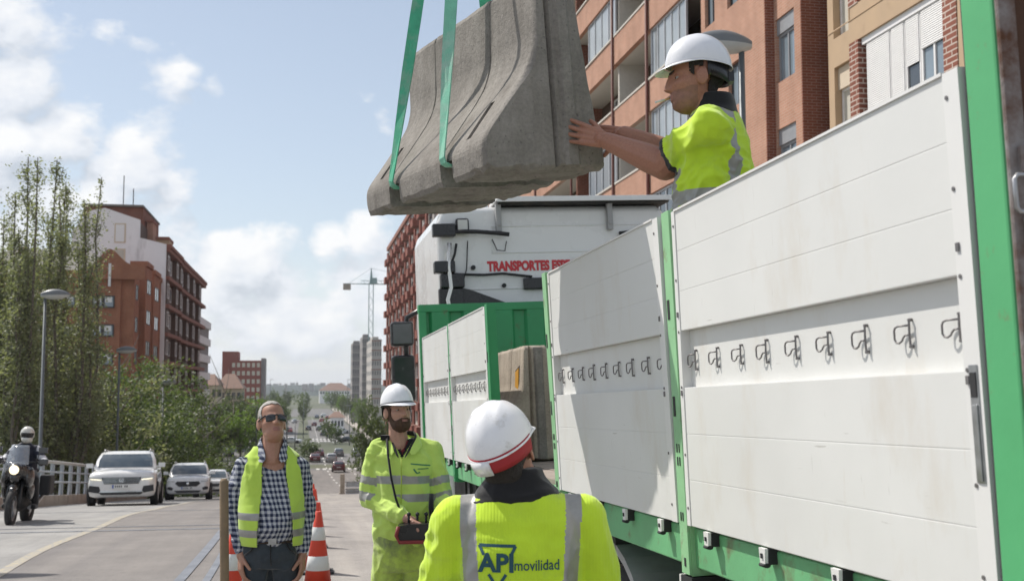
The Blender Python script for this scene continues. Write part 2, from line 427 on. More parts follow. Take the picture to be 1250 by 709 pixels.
M['chassis'] = mat('chassis_black', (.03, .03, .03), .7, var=.3, vscale=5, dirt=(.10, .085, .07), dirt_amt=.2)
M['cab'] = mat('white_cab_paint', (.72, .72, .71), .3, var=.03, vscale=2, dirt=(.55, .53, .5), dirt_amt=.05, dscale=3, coat=.3)
M['bed'] = mat('worn_bed_planks', (.30, .25, .21), .9, var=.3, vscale=6, bump=.3, bscale=20)
M['red_letter'] = mat('red_lettering', (.55, .035, .045), .5, var=.1)
M['concrete_b'] = None
def concrete_mat(name, col, damp):
    m = bpy.data.materials.new(name); m.use_nodes = True; t = m.node_tree; q = NT(t); b = t.nodes['Principled BSDF']
    ob = q.n('ShaderNodeTexCoord').outputs['Object']
    a = q.noise(ob, 3.2, 8, .65); f = q.noise(ob, 55, 4, .7); s = q.noise(q.v('MULTIPLY', ob, (9, 9, 1.3)), 1.6, 6, .6); st = q.noise(q.v('ADD', ob, (4.2, 1.3, 2.7)), 2.3, 7, .7)
    c = q.mix(1.0, (*col, 1), q.ramp(a, [(.28, (.70, .69, .67, 1)), (.72, (1.16, 1.15, 1.13, 1))]), 'MULTIPLY')
    c = q.mix(1.0, c, q.ramp(f, [(.28, (.79, .79, .79, 1)), (.7, (1.13, 1.13, 1.13, 1))]), 'MULTIPLY')
    c = q.mix(1.0, c, q.ramp(s, [(.3, (.82, .81, .80, 1)), (.6, (1.04, 1.04, 1.04, 1))]), 'MULTIPLY')
    c = q.mix(q.mr(st, .57, .72, 0, damp), c, (.115, .095, .08, 1))
    vo = q.n('ShaderNodeTexVoronoi'); vo.inputs['Scale'].default_value = 38; t.links.new(ob, vo.inputs['Vector'])
    pit = q.mr(vo.outputs['Distance'], .08, .16, 0, 1)
    c = q.mix(q.m('MULTIPLY', q.m('SUBTRACT', 1.0, pit), .55), c, (.09, .085, .08, 1))
    t.links.new(c, b.inputs['Base Color']); b.inputs['Roughness'].default_value = .92; b.inputs['Specular IOR Level'].default_value = .2
    bp = q.n('ShaderNodeBump'); bp.inputs['Strength'].default_value = .65; bp.inputs['Distance'].default_value = .006
    t.links.new(q.m('ADD', q.m('ADD', f, q.m('MULTIPLY', a, 1.5)), q.m('MULTIPLY', pit, .5)), bp.inputs['Height']); t.links.new(bp.outputs[0], b.inputs['Normal'])
    return m
M['concrete_b'] = concrete_mat('weathered_concrete', (.275, .257, .238), .75)
M['concrete_dark'] = concrete_mat('stained_concrete', (.20, .175, .15), .5)
M['sling'] = mat('green_webbing', (.075, .43, .26), .8, var=.18, vscale=14, bump=.4, bscale=160, dirt=(.25, .42, .33), dirt_amt=.3, dscale=9)
M['sling_pale'] = mat('pale_green_webbing', (.20, .53, .38), .8, var=.16, vscale=14, bump=.4, bscale=160, dirt=(.35, .52, .43), dirt_amt=.35, dscale=9)
M['dark'] = mat('dark_recess', (.025, .022, .02), .9)
M['orange_reflector'] = mat('orange_reflector', (.62, .30, .03), .35, var=.15, vscale=30)
# ------------------------------------------------------------------ the flatbed truck
TR = empty('flatbed_truck', (1.3805, 0, 1.4881), (-.0231, -.0428, .0213), 'white and green flatbed truck with white drop sides and the red lettered cab', 'truck')
H_P = 1.083; POST = [2.06, 3.862, 5.70, 7.461, 9.24, 11.018]
LEAN = [-.0144, 0, .018, .007, .003, -.003]
# one drop side: frame plus boards plus hooks; local origin at its lower near corner, y along the truck
def board_profile(z0, z1, x):   # slight edge rounding gives the joint lines
    return [(x+.0003, z0+.0002), (x-.0003, z0+.0022), (x-.0003, z1-.0022), (x+.0003, z1-.0002), (x+.0213, z1-.0002), (x+.0213, z0+.0002)]
BAY = 1.70
core = MB(); core.bb(.034, .050, .01, BAY-.01, .012, H_P-.004); core.bb(.0215, .0339, .0553, BAY-.0303, .012, .4685); core.bb(.0215, .0339, .0553, BAY-.0303, .6645, H_P-.004)
core.bb(-.004, .0339, 0, .055, 0, H_P); core.bb(-.004, .0339, BAY-.03, BAY, 0, H_P)
core.bb(-.006, .04, .0552, BAY-.0302, H_P-.003, H_P+.004)
core_me = core.mesh('side_panel', [M['panel_end']])
boards = [(.0, .155, 0), (.155, .31, 0), (.31, .469, 0), (.469, .664, .024), (.664, .80, 0), (.80, .94, 0), (.94, 1.08, 0)]
board_me = []
for z0, z1, dx in boards:
    bm_ = MB(); bm_.prism([(p[0], p[1]) for p in board_profile(z0, z1, 0)] if dx == 0 else [(.030, z0+.0005), (.030, z1-.0005), (.0335, z1-.0005), (.0335, z0+.0005)], .0552, BAY-.0302)
    board_me.append(bm_.mesh('board', [M['panel']]))
hk = MB()
r = .0031
hk.tube([(-.006, 0, -.040), (-.008, 0, -.034), (-.009, 0, 0), (-.008, 0, .034), (-.006, 0, .040)], r*1.15, 6)
lp = [(-.010, .0, .023), (-.016, .052, .023), (-.018, .066, .019), (-.018, .072, .010), (-.018, .072, -.014), (-.017, .063, -.024), (-.016, .050, -.026), (-.014, .036, -.020), (-.013, .031, -.012), (-.012, .021, -.005), (-.010, .0, -.004)]
hk.tube(lp, r, 6)
hk.tube([(.004, 0, .038), (-.011, 0, .038)], .0048, 6); hk.tube([(.004, 0, -.038), (-.011, 0, -.038)], .0048, 6)
hook_me = hk.mesh('rope_hook', [M['hook']])
rv = MB()
for z in (.06, .24, .47, .66, .84, 1.03): rv.tube([(-.0035, 0, z), (-.0065, 0, z)], .005, 6)
for z in (.45, .72): rv.box((-.006, 0, z), (.004, .010, .018))
rv_me = rv.mesh('rivets', [M['hook']])
def lean_obj(o, l): o.rotation_euler = (0, -l, 0)
for i in (0, 1, 3, 4):
    y0 = POST[i]+(.05 if i else .004); bay = POST[i+1]-.05-y0
    p = put('side_panel', core_me, TR, (-.0, y0, 0)); lean_obj(p, (LEAN[i]+LEAN[i+1])/2); p.scale = (1, bay/BAY, 1)
    for bme in board_me: put('board', bme, p)
    for k in range(9):
        put('rope_hook', hook_me, p, (.028, .10+k*.188+R.uniform(-.004, .004), .560)).scale = (.8, .72*BAY/bay, .74+.05*((k*7+i*3) % 3))
    tag(put('rivets', rv_me, p, (0, .043, 0)), kind='stuff'); tag(put('rivets', rv_me, p, (0, BAY-.018, 0)), kind='stuff')
    if i == 0:   # latch of the rearmost side
        lt = MB(); lt.bb(-.0065, -.0045, .010, .038, .245, .48, 0)
        lt.bb(-.010, -.0066, .015, .033, .25, .40, 1); lt.bb(-.0085, -.0067, .014, .034, .415, .465, 2)
        lt.build('latch', [M['metal'], M['metal'], M['black']], p, bevel=.002)
# hinge brackets under the sides
hg = MB(); hg.prism([(-.03, 0), (.03, 0), (.022, -.085), (-.022, -.085)], -.014, -.004, 'X', 0); hg.bb(-.0035, .03, -.028, .028, -.075, -.005, 1); hg.box((-.015, 0, -.035), (.006, .014, .022), mi=1)
hg.tube([(-.008, -.026, -.078), (-.008, .026, -.078)], .011, 8, 1)
hg_me = hg.mesh('hinge', [M['panel_end'], M['black']])
for i in (0, 1, 2, 3, 4):
    for k in range(4): put('hinge', hg_me, TR, (0, POST[i]+.22+k*.445, -.003)).scale = (1, .72, .62)
# posts
for i, y in enumerate(POST[1:-1], 1):
    b = MB(); m_i = 'green_light' if i < 3 else 'green'
    b.bb(-.002, .008, -.038, .038, -.17, H_P+.01); b.bb(.0082, .06, -.036, .036, -.005, H_P+.008); b.bb(.0082, .15, -.040, .040, -.175, -.0052, 0)
    for z in (.37, .71): b.bb(-.004, -.0021, .004, .026, z, z+.07, 1)
    for z in (.20, .245): b.bb(-.004, -.0021, -.014, -.004, z, z+.03, 1); b.bb(-.004, -.0021, .008, .018, z, z+.03, 1)
    b.bb(-.004, -.0021, -.010, .006, -.145, -.115, 1); b.bb(-.004, -.0021, -.012, -.002, .01, .04, 1); b.bb(-.004, -.0021, .008, .018, .01, .04, 1)
    if i == 1: b.prism([(-.05, -.178), (.05, -.178), (.10, -.6), (-.10, -.6)], .0, .12, 'X', 1); b.prism([(.0502, -.178), (.062, -.178), (.112, -.6), (.1002, -.6)], -.004, .12, 'X', 3)
    p = b.build('side_post', [M[m_i], M['black'], M['green'], M['panel_end']], TR, loc=(0, y, 0), bevel=.003); lean_obj(p, LEAN[i])
# rail, floor, chassis
b = MB(); b.bb(.024, .10, 1.96, 11.05, -.148, -.012)
b.build('bed_rail', M['green_rail'], TR, bevel=.006)
b = MB(); b.bb(.1005, 2.50, 1.96, 11.05, -.135, -.03); b.bb(2.42, 2.5, 1.96, 11.05, -.0299, .95); b.build_each('bed_frame', M['green'], TR)
fl = empty('bed_floor', (0, 0, 0)); fl.parent = TR
pl_me = MB().box((0, 0, 0), (.178, 9.0, .04)).mesh('plank', [M['bed']])
for k in range(13): put('plank', pl_me, fl, (.2+k*.181, 6.5, -.0095+R.uniform(-.003, .003)))
b = MB(); b.bb(.75, .95, 2.2, 13.4, -.62, -.137); b.bb(1.55, 1.75, 2.2, 13.4, -.62, -.137); b.bb(.6, 2.0, 6.2, 7.4, -.75, -.2)
for y in (2.6, 3.6, 5.2, 6.0, 7.6, 9.6): b.bb(.14, .74, y, y+.1, -.32, -.137)
b.bb(.2, .72, 9.4, 10.6, -.75, -.18)
b.build_each('chassis_beam', M['chassis'], TR)
# rear corner post, gate and its ring latch
b = MB(); b.bb(-.012, .055, 1.937, 2.040, -.5, 1.32, 0); b.bb(-.0095, .030, 1.922, 1.9368, -.5, 1.32, 1); b.bb(-.002, .052, 2.0402, 2.058, -.4, 1.3, 2)
rp = b.build('corner_post', [M['green_post'], M['rust'], M['black']], TR, bevel=.006); lean_obj(rp, LEAN[0])
b = MB(); b.bb(.0305, 2.36, 1.928, 1.9365, -.5, 1.30, 0)
for z in (.15, .5, .85, 1.2): b.bb(.06, 2.35, 1.914, 1.9278, z, z+.07, 1)
b.build('tail_gate', [M['rust_dark'], M['rust']], TR)
b = MB(); b.tube([(.03, 1.905, .828), (.004, 1.905, .828), (-.003, 1.905, .820), (-.003, 1.905, .766), (.004, 1.905, .758), (.03, 1.905, .758), (.055, 1.905, .758), (.055, 1.905, .828), (.03, 1.905, .828)], .0045, 8)
b.build('ring_latch', M['metal'], TR)
b = MB(); b.box((.035, 1.917, .86), (.03, .012, .05)); b.box((.035, 1.917, .72), (.03, .012, .06))
b.build_each('latch_plate', M['rust'], TR)
# headboard
b = MB(); b.bb(.0, 2.5, 11.06, 11.10, -.1, 1.34, 0); b.bb(-.02, 2.52, 11.02, 11.12, 1.341, 1.415, 0)
for k in range(8): b.prism([(.08+k*.315, 11.0595), (.30+k*.315, 11.0595), (.27+k*.315, 11.02), (.11+k*.315, 11.02)], 0, 1.34, 'Z', 0)
b.bb(-.02, .05, 11.0, 11.058, -.1, 1.34, 0)
b.build('headboard', M['green'], TR, bevel=.004)
# wheels and mudguards
wh = MB(); wh.lathe([(.36, -.13), (.47, -.135), (.515, -.10), (.52, 0), (.515, .10), (.47, .135), (.36, .13)], 36, axis='X', mi=0, cap=False)
wh_me = wh.mesh('tyre', [M['tyre']])
rm_ = MB(); rm_.lathe([(.06, -.06), (.14, -.09), (.16, -.06), (.20, -.03), (.29, -.045), (.31, -.12), (.36, -.13), (.36, .12), (.05, .12)], 32, axis='X', mi=0)
for k in range(10): rm_.tube([(-.028, cos(k*pi/5)*.235, sin(k*pi/5)*.235), (-.075, cos(k*pi/5)*.235, sin(k*pi/5)*.235)], .016, 6)
rm_me = rm_.mesh('rim', [mat('pale_wheel_paint', (.45, .44, .43), .5, var=.15, vscale=5, dirt=(.2, .18, .16), dirt_amt=.3)])
def guard_mesh():
    b = MB(); n = 20
    for r0, r1, x0, x1 in ((.595, .635, -.20, .46),):
        def fn(i, j):
            a = radians(-8)+radians(196)*i/(n-1); rr = [r0, r1, r1, r0, r0][j]; xx = [x0, x0, x1, x1, x0][j]
            return (xx, cos(a)*rr, sin(a)*rr)
        b.grid(n, 5, fn, sm=False)
    return b.mesh('mudguard', [M['mudguard']])
gd_me = guard_mesh()
for k, y in enumerate((2.65, 4.0, 5.35, 8.35)):
    for x in (.34, 2.2):
        w = empty('wheel', (x, y, -.93-(.0 if k < 3 else .02)+.012*y*.9)); w.parent = TR
        put('tyre', wh_me, w); put('rim', rm_me, w)
        if x > 1: w.scale = (-1, 1, 1)
    if True: put('mudguard', gd_me, TR, (.34, y, -.90+.01*y))
for k, y in enumerate((12.55,)):
    for x in (.30, 2.25):
        w = empty('wheel', (x, y, -.84)); w.parent = TR; put('tyre', wh_me, w); put('rim', rm_me, w)
b = MB(); b.bb(.18, .56, 6.05, 6.065, -.95, -.2); b.bb(.18, .56, 7.6, 7.615, -.95, -.3); b.build_each('mud_flap', M['black'], TR)
for y in (6.3, 8.9, 10.2):
    b = MB(); b.tube([(.03, y, -.30), (.055, y, -.30)], .028, 10, 0); b.bb(.056, .075, y-.05, y+.05, -.34, -.137, 1); b.build('side_marker', [mat('amber_lens', (.75, .28, .02), .25), M['black']], TR)
# ---- cab
CAB = empty('cab', (.25, 11.42, 0)); CAB.parent = TR
cz = 2.44
def cab_prof(e): return [(e, -.55), (2.44-e, -.55), (2.44-e*.6, cz-.16), (2.44-.03-e, cz-.06), (2.44-.10-e, cz-e), (.10+e, cz-e), (.03+e, cz-.06), (e*.6, cz-.16)]
b = MB(); n = len(cab_prof(0)); rings = [(0.0, .05), (.05, 0.0), (1.95, 0.0), (2.22, .06)]
vs = []
for (yy, e) in rings: vs += [(p[0], yy+(0 if yy < 1 else (0.0 if p[1] > .8 else .12)), p[1]) for p in cab_prof(e)]
fs = [list(range(n))[::-1], [n*3+i for i in range(n)]]
for k in range(3):
    for i in range(n): fs.append([k*n+i, k*n+(i+1) % n, (k+1)*n+(i+1) % n, (k+1)*n+i])
b.add(vs, fs); b.build('cab_body', M['cab'], CAB, bevel=.03, seg=3)
# embossed rear wall panels
b = MB()
for (x0, x1, z0, z1) in ((.55, 2.2, 1.95, 2.24), (.30, 1.25, 1.42, 1.60), (1.35, 2.25, 1.42, 1.70)):
    for j, (a0, a1, c0, c1) in enumerate(((x0, x1, z0, z0+.018), (x0, x1, z1-.018, z1), (x0, x0+.018, z0+.0182, z1-.0182), (x1-.018, x1, z0+.0182, z1-.0182))): b.bb(a0, a1, -.008, .02, c0, c1)
b.build('embossed_frame', M['cab'], CAB, bevel=.006)
# roof spoiler with brackets
b = MB(); b.bb(.60, 2.46, -.16, .30, cz+.035, cz+.062, 0); b.bb(.62, 2.44, -.12, .28, cz+.004, cz+.0345, 1); b.bb(.60, 2.46, -.175, -.161, cz+.015, cz+.068, 0)
for x in (.60, 1.78): b.bb(x, x+.055, -.07, -.012, cz-.27, cz+.0145, 2); b.box((x+.027, -.075, cz-.2), (.03, .02, .03), mi=2)
b.build('roof_spoiler', [M['cab'], M['chassis'], M['mudguard']], CAB, bevel=.004)
# work lamp
wl = MB(); wl.bb(.18, .32, -.08, -.02, 2.17, 2.31, 0); wl.build('work_lamp', [M['black_gloss']], CAB, bevel=.025)
wl2 = MB(); wl2.bb(.20, .30, -.088, -.0805, 2.19, 2.29, 0); wl2.build('lamp_lens', [mat('lamp_glass', (.55, .55, .52), .15, var=.1)], CAB, bevel=.003)
# latches, hoses, exhaust pipe and air intake
b = MB(); b.bb(-.06, .17, -.12, -.02, 2.12, 2.25, 0); b.bb(-.06, .15, -.14, -.02, 1.75, 1.87, 0); b.bb(.0, .24, -.13, -.02, 1.60, 1.74, 0)
b.bb(-.02, .22, -.11, -.02, 1.0, 1.598, 0); b.prism([(.221, 1.60), (.30, 1.58), (.66, 1.44), (.66, 1.1), (.221, 1.1)], -.08, -.02, 'Y', 0); b.bb(.86, 1.20, -.05, -.01, 1.57, 1.69, 0)
b.build_each('cab_mount', M['black_gloss'], CAB, bevel=.012)
b = MB(); b.tube([(.10, -.12, .9), (.09, -.13, 1.3), (.06, -.13, 1.48), (.10, -.12, 1.6), (.085, -.12, 1.8), (.10, -.12, 2.05)], .024, 10); b.build('exhaust_pipe', mat('polished_pipe', (.62, .60, .55), .25, .9, var=.1), CAB)
b = MB()
b.tube([(.1, -.10, 2.17), (.4, -.09, 2.165), (.6, -.10, 2.145), (.72, -.10, 2.13)], .022, 8)
b.tube([(.18, -.06, 2.05), (.16, -.07, 1.95), (.08, -.08, 1.75)], .013, 6); b.tube([(.30, -.04, 2.08), (.28, -.03, 1.8), (.22, -.03, 1.6)], .006, 6)
b.tube([(.12, -.05, 1.745), (.45, -.04, 1.73), (.65, -.04, 1.74), (.95, -.04, 1.70)], .013, 6)
b.tube([(.55, -.05, 2.09), (.60, -.04, 1.98), (.68, -.04, 1.97), (.70, -.05, 2.07)], .006, 6); b.tube([(1.9, -.05, 2.13), (2.25, -.05, 2.16)], .02, 8)
b.tube([(.35, -.03, 1.81), (.35, .0, 1.81)], .024, 10); b.tube([(.66, -.03, 1.62), (.66, .0, 1.62)], .022, 10)
b.build_each('hose', M['black'], CAB)
tm = text_mesh('TRANSPORTES ESPECIALES', .132, .0015, M['red_letter'], 'lettering', .0075)
t_ = put('lettering', tm, CAB, (.50, -.004, 1.775), (pi/2, 0, 0)); t_.scale = (.74, 1, 1)
# mirrors on a bent arm
b = MB(); b.tube([(.06, 1.50, 1.50), (-.02, 1.55, 1.52), (-.16, 1.60, 1.45), (-.18, 1.62, 1.30), (-.18, 1.62, .35)], .03, 8); b.build('mirror_arm', M['black_gloss'], CAB)
for nm, z0, z1 in (('mirror', 1.12, 1.40), ('mirror', .50, 1.02)):
    b = MB(); b.bb(-.36, -.10, 1.50, 1.64, z0, z1, 0); q = b.build(nm, [M['black_gloss']], CAB, bevel=.035, seg=3)
    b = MB(); b.bb(-.335, -.125, 1.490, 1.4985, z0+.03, z1-.03, 0)
    b.build('mirror_glass', [mat('mirror_reflection_tone', (.10, .105, .11) if z0 > 1 else (.025, .027, .03), .22, 0, var=.1)], CAB)  # the dark reflection in each mirror is painted into the glass colour
b = MB(); b.tube([(.03, 1.3, -.2), (.02, 1.32, .35)], .05, 10); b.build('grab_handle', M['black_gloss'], CAB)
# ------------------------------------------------------------------ concrete barriers
def eval_mesh(o, name):
    dg = bpy.context.evaluated_depsgraph_get(); dg.update()
    me = bpy.data.meshes.new_from_object(o.evaluated_get(dg), depsgraph=dg); me.name = name; return me
def barrier_mesh():
    L, B_ = 1.518, .5913
    def bez(a, c, e, n): return [tuple((Vector(a)*(1-t)**2+Vector(c)*2*t*(1-t)+Vector(e)*t*t)) for t in [i/n for i in range(n+1)]]
    key = [(0.0, .022), (0.0, .098)]+bez((.0, .098), (.0, .136), (.034, .178), 4)[1:]+bez((.196, .378), (.283, .486), (.2955, .60), 9)+[(.3135, .855), (.325, .8773), (.485, .8773), (.497, .866), (.578, .128), (.5913, .10), (.5913, .012), (.578, 0), (.012, 0)]
    prof = []
    for i in range(len(key)):
        a, b_ = Vector(key[i]), Vector(key[(i+1) % len(key)]); n = max(1, int((b_-a).length/.035))
        for k in range(n): prof.append(a+(b_-a)*(k/n))
    ys = {0.0, .012, L-.012, L}
    gro = [.455, 1.125]
    y = .012
    while y < L-.02: ys.add(round(y, 4)); y += .035
    for q in gro: ys = {v for v in ys if abs(v-q) > .016}; ys |= {q-.009, q-.006, q+.006, q+.009}
    ys = sorted(ys); n = len(prof); cen = Vector((.36, .42))
    V = []
    ys = sorted(set(ys) | {.004, .010, .020, .032, L-.004, L-.010, L-.020, L-.032})
    for y in ys:
        e_ = min(y, L-y); inset = .022*(1-min(1, e_/.030))**2
        if any(abs(y-q) < .0065 for q in gro): inset = .011
        for p in prof:
            d = (p-cen); d = d.normalized() if d.length > 0 else d
            q = p-d*inset
            w = Vector((q.x, y, q.y))
            k = noise.noise(w*9)*.0035+noise.noise(w*28)*.002
            edge = max(0, 1-p.y/.05)*max(0, noise.noise(w*14)-.05)*.05
            V.append((q.x-d.x*edge*.4+k*d.x, y, q.y-d.y*edge+k*d.y))
    F = []
    for i in range(len(ys)-1):
        for j in range(n): F.append([i*n+j, i*n+(j+1) % n, (i+1)*n+(j+1) % n, (i+1)*n+j])
    F.append(list(range(n))[::-1]); F.append([(len(ys)-1)*n+j for j in range(n)])
    b = MB(); b.add(V, F, 0, False); o = b.build('barrier_source', M['concrete_b'])
    cut = MB()
    for y0, y1 in ((.335, .475), (1.005, 1.145)): cut.bb(-.1, .72, y0, y1, -.05, .105)
    # slots in the sloping face
    for yc in (.205, 1.33):
        cut.add([(.0, yc-.024, .185), (.0, yc+.024, .185), (.12, yc-.024, .355), (.12, yc+.024, .355),
                 (.16, yc-.024, .12), (.16, yc+.024, .12), (.28, yc-.024, .295), (.28, yc+.024, .295)],
                [(0, 1, 3, 2), (4, 6, 7, 5), (0, 4, 5, 1), (2, 3, 7, 6), (0, 2, 6, 4), (1, 5, 7, 3)])
    # key recess in both ends
    cut.add([(.325, -.02, -.05), (.375, -.02, -.05), (.345, .035, -.05), (.325+.03, .035, -.05), (.340, -.02, .95), (.385, -.02, .95), (.355, .035, .95), (.34+.02, .035, .95)],
            [(0, 1, 2, 3), (4, 7, 6, 5), (0, 4, 5, 1), (1, 5, 6, 2), (2, 6, 7, 3), (3, 7, 4, 0)])
    co = cut.build('cutter_source', M['dark'])
    md = o.modifiers.new('cut', 'BOOLEAN'); md.operation = 'DIFFERENCE'; md.object = co; md.solver = 'EXACT'; md.use_self = True
    me = eval_mesh(o, 'concrete_barrier')
    bpy.data.objects.remove(co); bpy.data.objects.remove(o)
    # tongue beside the key recess
    return me
bar_me = barrier_mesh()
tng = MB(); tng.prism([(.388, 0), (.402, -.016), (.448, -.016), (.462, 0)], .02, .86, 'Z'); tng_me = tng.mesh('joint_key', [M['concrete_b']])
BP = Vector((.6875, 4.3947, 2.7132)); BR = (.0045, -.0981, .2762); BS = .9375
bar = empty('concrete_barrier', BP, BR, 'grey concrete barrier hanging in the air from two green slings', 'concrete barrier', 'concrete road barriers')
put('barrier_block', bar_me, bar); put('joint_key', tng_me, bar); bar.scale = (BS,)*3
# those already loaded on the truck
refl = MB(); refl.prism([(-.0, -.085), (.125, -.055), (.125, .055), (0, .085)], -.004, .004, 'X', 0); refl_me = refl.mesh('reflector', [M['orange_reflector']])
rfb = MB(); rfb.prism([(-.018, -.105), (.14, -.066), (.14, .066), (-.018, .105)], -.003, .003, 'X', 0); rfb_me = rfb.mesh('reflector_frame', [M['dark']])
Tm = Euler((-.0231, -.0428, .0213)).to_matrix().to_4x4(); Tm.translation = (1.3805, 0, 1.4881)
M['concrete_pale'] = concrete_mat('pale_concrete', (.44, .385, .325), .2)  # paler copy for the loaded barriers, their sunlight put into the colour
bar2_me = bar_me.copy(); bar2_me.materials.clear(); bar2_me.materials.append(M['concrete_pale'])
for k, (lx, ly, lab) in enumerate(((.06, 8.02, 'pale concrete barrier with an orange reflector standing at the edge of the truck bed'), (.86, 8.10, 'pale concrete barrier on the truck bed behind the one with the orange reflector'))):
    q = empty('concrete_barrier', Tm@Vector((lx, ly, .015)), (-.0231, -.0428, .0213), lab, 'concrete barrier', 'concrete road barriers')
    put('barrier_block', bar2_me, q); put('joint_key', tng_me, q); q.scale = (BS,)*3
    if k == 0:
        put('reflector', refl_me, q, (.296, .14, .63), (0, radians(4), 0)).scale = (1, 1.0, 1); put('reflector_frame', rfb_me, q, (.299, .14, .63), (0, radians(4), 0))
# ------------------------------------------------------------------ the two slings
Bm = Matrix.Translation(BP)@Euler(BR).to_matrix().to_4x4()@Matrix.Scale(BS, 4)
apex = Vector((.66, 4.94, 4.78))
def sling(yb, dx, label, m='sling'):
    ap = apex+Vector((dx, 0, 0))
    pts = [(ap, Vector((0, 1, 0)))]
    loc = [(-.020, yb, .122), (-.014, yb, .100), (.006, yb, .088), (.10, yb, .086), (.30, yb, .088), (.50, yb, .088), (.596, yb, .09), (.612, yb, .10), (.615, yb, .13)]
    P = [ap]; a = Bm@Vector(loc[0])
    for k in range(1, 8): P.append(ap.lerp(a, k/8)+Vector((0, .004*sin(k*1.1), 0)))
    P += [Bm@Vector(p) for p in loc]
    z = Bm@Vector(loc[-1])
    for k in range(1, 9): P.append(z.lerp(ap, k/8))
    b = MB(); w = .031; n = len(P)
    ax = (Bm.to_3x3()@Vector((0, 1, 0)))
    V = []
    for i, p in enumerate(P):
        t = (P[min(i+1, n-1)]-P[max(i-1, 0)]).normalized(); s = ax-t*ax.dot(t); s.normalize(); nn = t.cross(s)
        if i < 8 or i > n-8:      # the hanging legs turn their broad side outwards
            k = min(i, n-1-i); wgt = min(1, (8-k)/3.0); e = Vector((.93, -.36, 0)); e = (e-t*e.dot(t)).normalized()
            if e.dot(s) < 0: e = -e
            s = (s*(1-wgt)+e*wgt).normalized()
        nn = t.cross(s); ww = w*(.95 if i > 9 else .88+.06*sin(i*1.3))
        for (u, v_) in ((-ww, -.003), (ww, -.003), (ww, .003), (-ww, .003)): V.append(p+s*u+nn*v_)
    F = []
    for i in range(n-1):
        for j in range(4): F.append([i*4+j, i*4+(j+1) % 4, (i+1)*4+(j+1) % 4, (i+1)*4+j])
    b.add(V, F); o = b.build('lifting_sling', M[m]); return tag(o, label, 'sling', 'green lifting slings')
sling(1.06, -.02, 'green webbing sling round the far end of the hanging barrier')
sling(.395, .02, 'pale green webbing sling round the near end of the hanging barrier', 'sling_pale')
# ------------------------------------------------------------------ traffic cones
M['cone_red'] = mat('cone_red', (.62, .055, .025), .5, var=.10, vscale=6, dirt=(.3, .1, .07), dirt_amt=.1)
M['cone_white'] = mat('cone_white', (.68, .68, .66), .45, var=.06, dirt=(.45, .43, .4), dirt_amt=.15, dscale=8)
def cone_parts():
    r = lambda z: .142-(.142-.030)*z/.75
    bands = [(.03, .19, 0), (.19, .325, 1), (.325, .475, 0), (.475, .60, 1), (.60, .745, 0)]
    body = MB(); body.lathe([(r(.03), .03), (r(.745), .745), (r(.75)-.004, .75), (.018, .75), (.018, .60)], 32)
    base = MB(); base.box((0, 0, .012), (.36, .36, .024)); base.lathe([(.165, .0241), (.15, .038), (.135, .038)], 24, cap=False)
    rb = []
    for z0, z1, k in bands:
        if k: rb.append(MB().lathe([(r(z0)+.0005, z0), (r(z0)+.003, z0+.002), (r(z1)+.003, z1-.002), (r(z1)+.0005, z1)], 32, cap=False).mesh('reflective_band', [M['cone_white']]))
    return body.mesh('cone_body', [M['cone_red']]), base.mesh('cone_base', [M['black']]), rb
cb, cbase, crb = cone_parts()
def slope_rot(y): return (math.atan(gslope(y)), 0, 0)
cones = [(.158, 11.5, 'nearest red and white traffic cone, beside the grey haired man'), (.164, 12.8, 'second traffic cone from the front of the row'), (.15, 15.5, 'third traffic cone from the front, half hidden by the two before it'), (.14, 17.3, 'fourth traffic cone from the front, its tip over the first three'),
         (.12, 19.5, 'fifth traffic cone from the front, showing only its tip'), (.10, 21.8, 'sixth traffic cone in the row, its tip beside the elbow of the man'), (.08, 24.5, 'seventh traffic cone in the row, behind the man in the checked shirt'), (.05, 30, 'farthest traffic cone of the row, on the downhill slope'), (-.53, 9.4, 'traffic cone standing between the wooden pole and the man in the checked shirt')]
for i, (x, y, lab) in enumerate(cones):
    q = empty('traffic_cone', (x, y, gz(y)+.002), slope_rot(y), lab, 'traffic cone', 'traffic cones beside the work lane')
    put('cone_base', cbase, q); put('cone_body', cb, q)
    for rb in crb: put('reflective_band', rb, q)
# wooden tool handle standing in front of the man
b = MB(); b.tube([(-.318, 5.42, 0.0), (-.336, 5.46, .7), (-.357, 5.50, 1.43), (-.358, 5.50, 1.447)], [.021, .021, .0205, .014], 12)
tag(b.build('wooden_pole', mat('weathered_wood', (.23, .165, .10), .8, var=.25, vscale=8, bump=.3, bscale=40)), 'brown wooden pole upright in front of the man in the checked shirt', 'pole')
# stacked guard rails at the edge of the slope
M['galv'] = mat('galvanised_steel', (.50, .51, .52), .5, .5, var=.15, vscale=5, dirt=(.3, .28, .26), dirt_amt=.1)
def wbeam(n=13):
    return [(.0, 0), (.02, .03), (.075, .06), (.075, .10), (.02, .14), (.0, .16), (.02, .18), (.075, .22), (.075, .26), (.02, .29), (0, .32), (-.004, .32), (.016, .286), (.070, .256), (.070, .224), (.016, .184), (-.004, .16), (.016, .136), (.070, .096), (.070, .064), (.016, .034), (-.004, 0)]
wb = MB(); wb.prism([(-.0+p[0], p[1]) for p in wbeam()], -2.1, 2.1, 'X'); wb_me = None
for (x, y, z, rz, lab) in ((4.2, 67.5, .55, .02, 'lower steel guard rail in the stack at the edge of the slope'), (4.2, 67.8, .95, -.02, 'upper steel guard rail in the stack at the edge of the slope')):
    b = MB(); b.prism([(p[0], p[1]) for p in wbeam()], -1.75, 1.75, 'X'); o = b.build('guard_rail', M['galv'], loc=(x, y, gz(y)+z-.55), rot=(0, 0, rz)); tag(o, lab, 'guard rail', 'stacked guard rails')
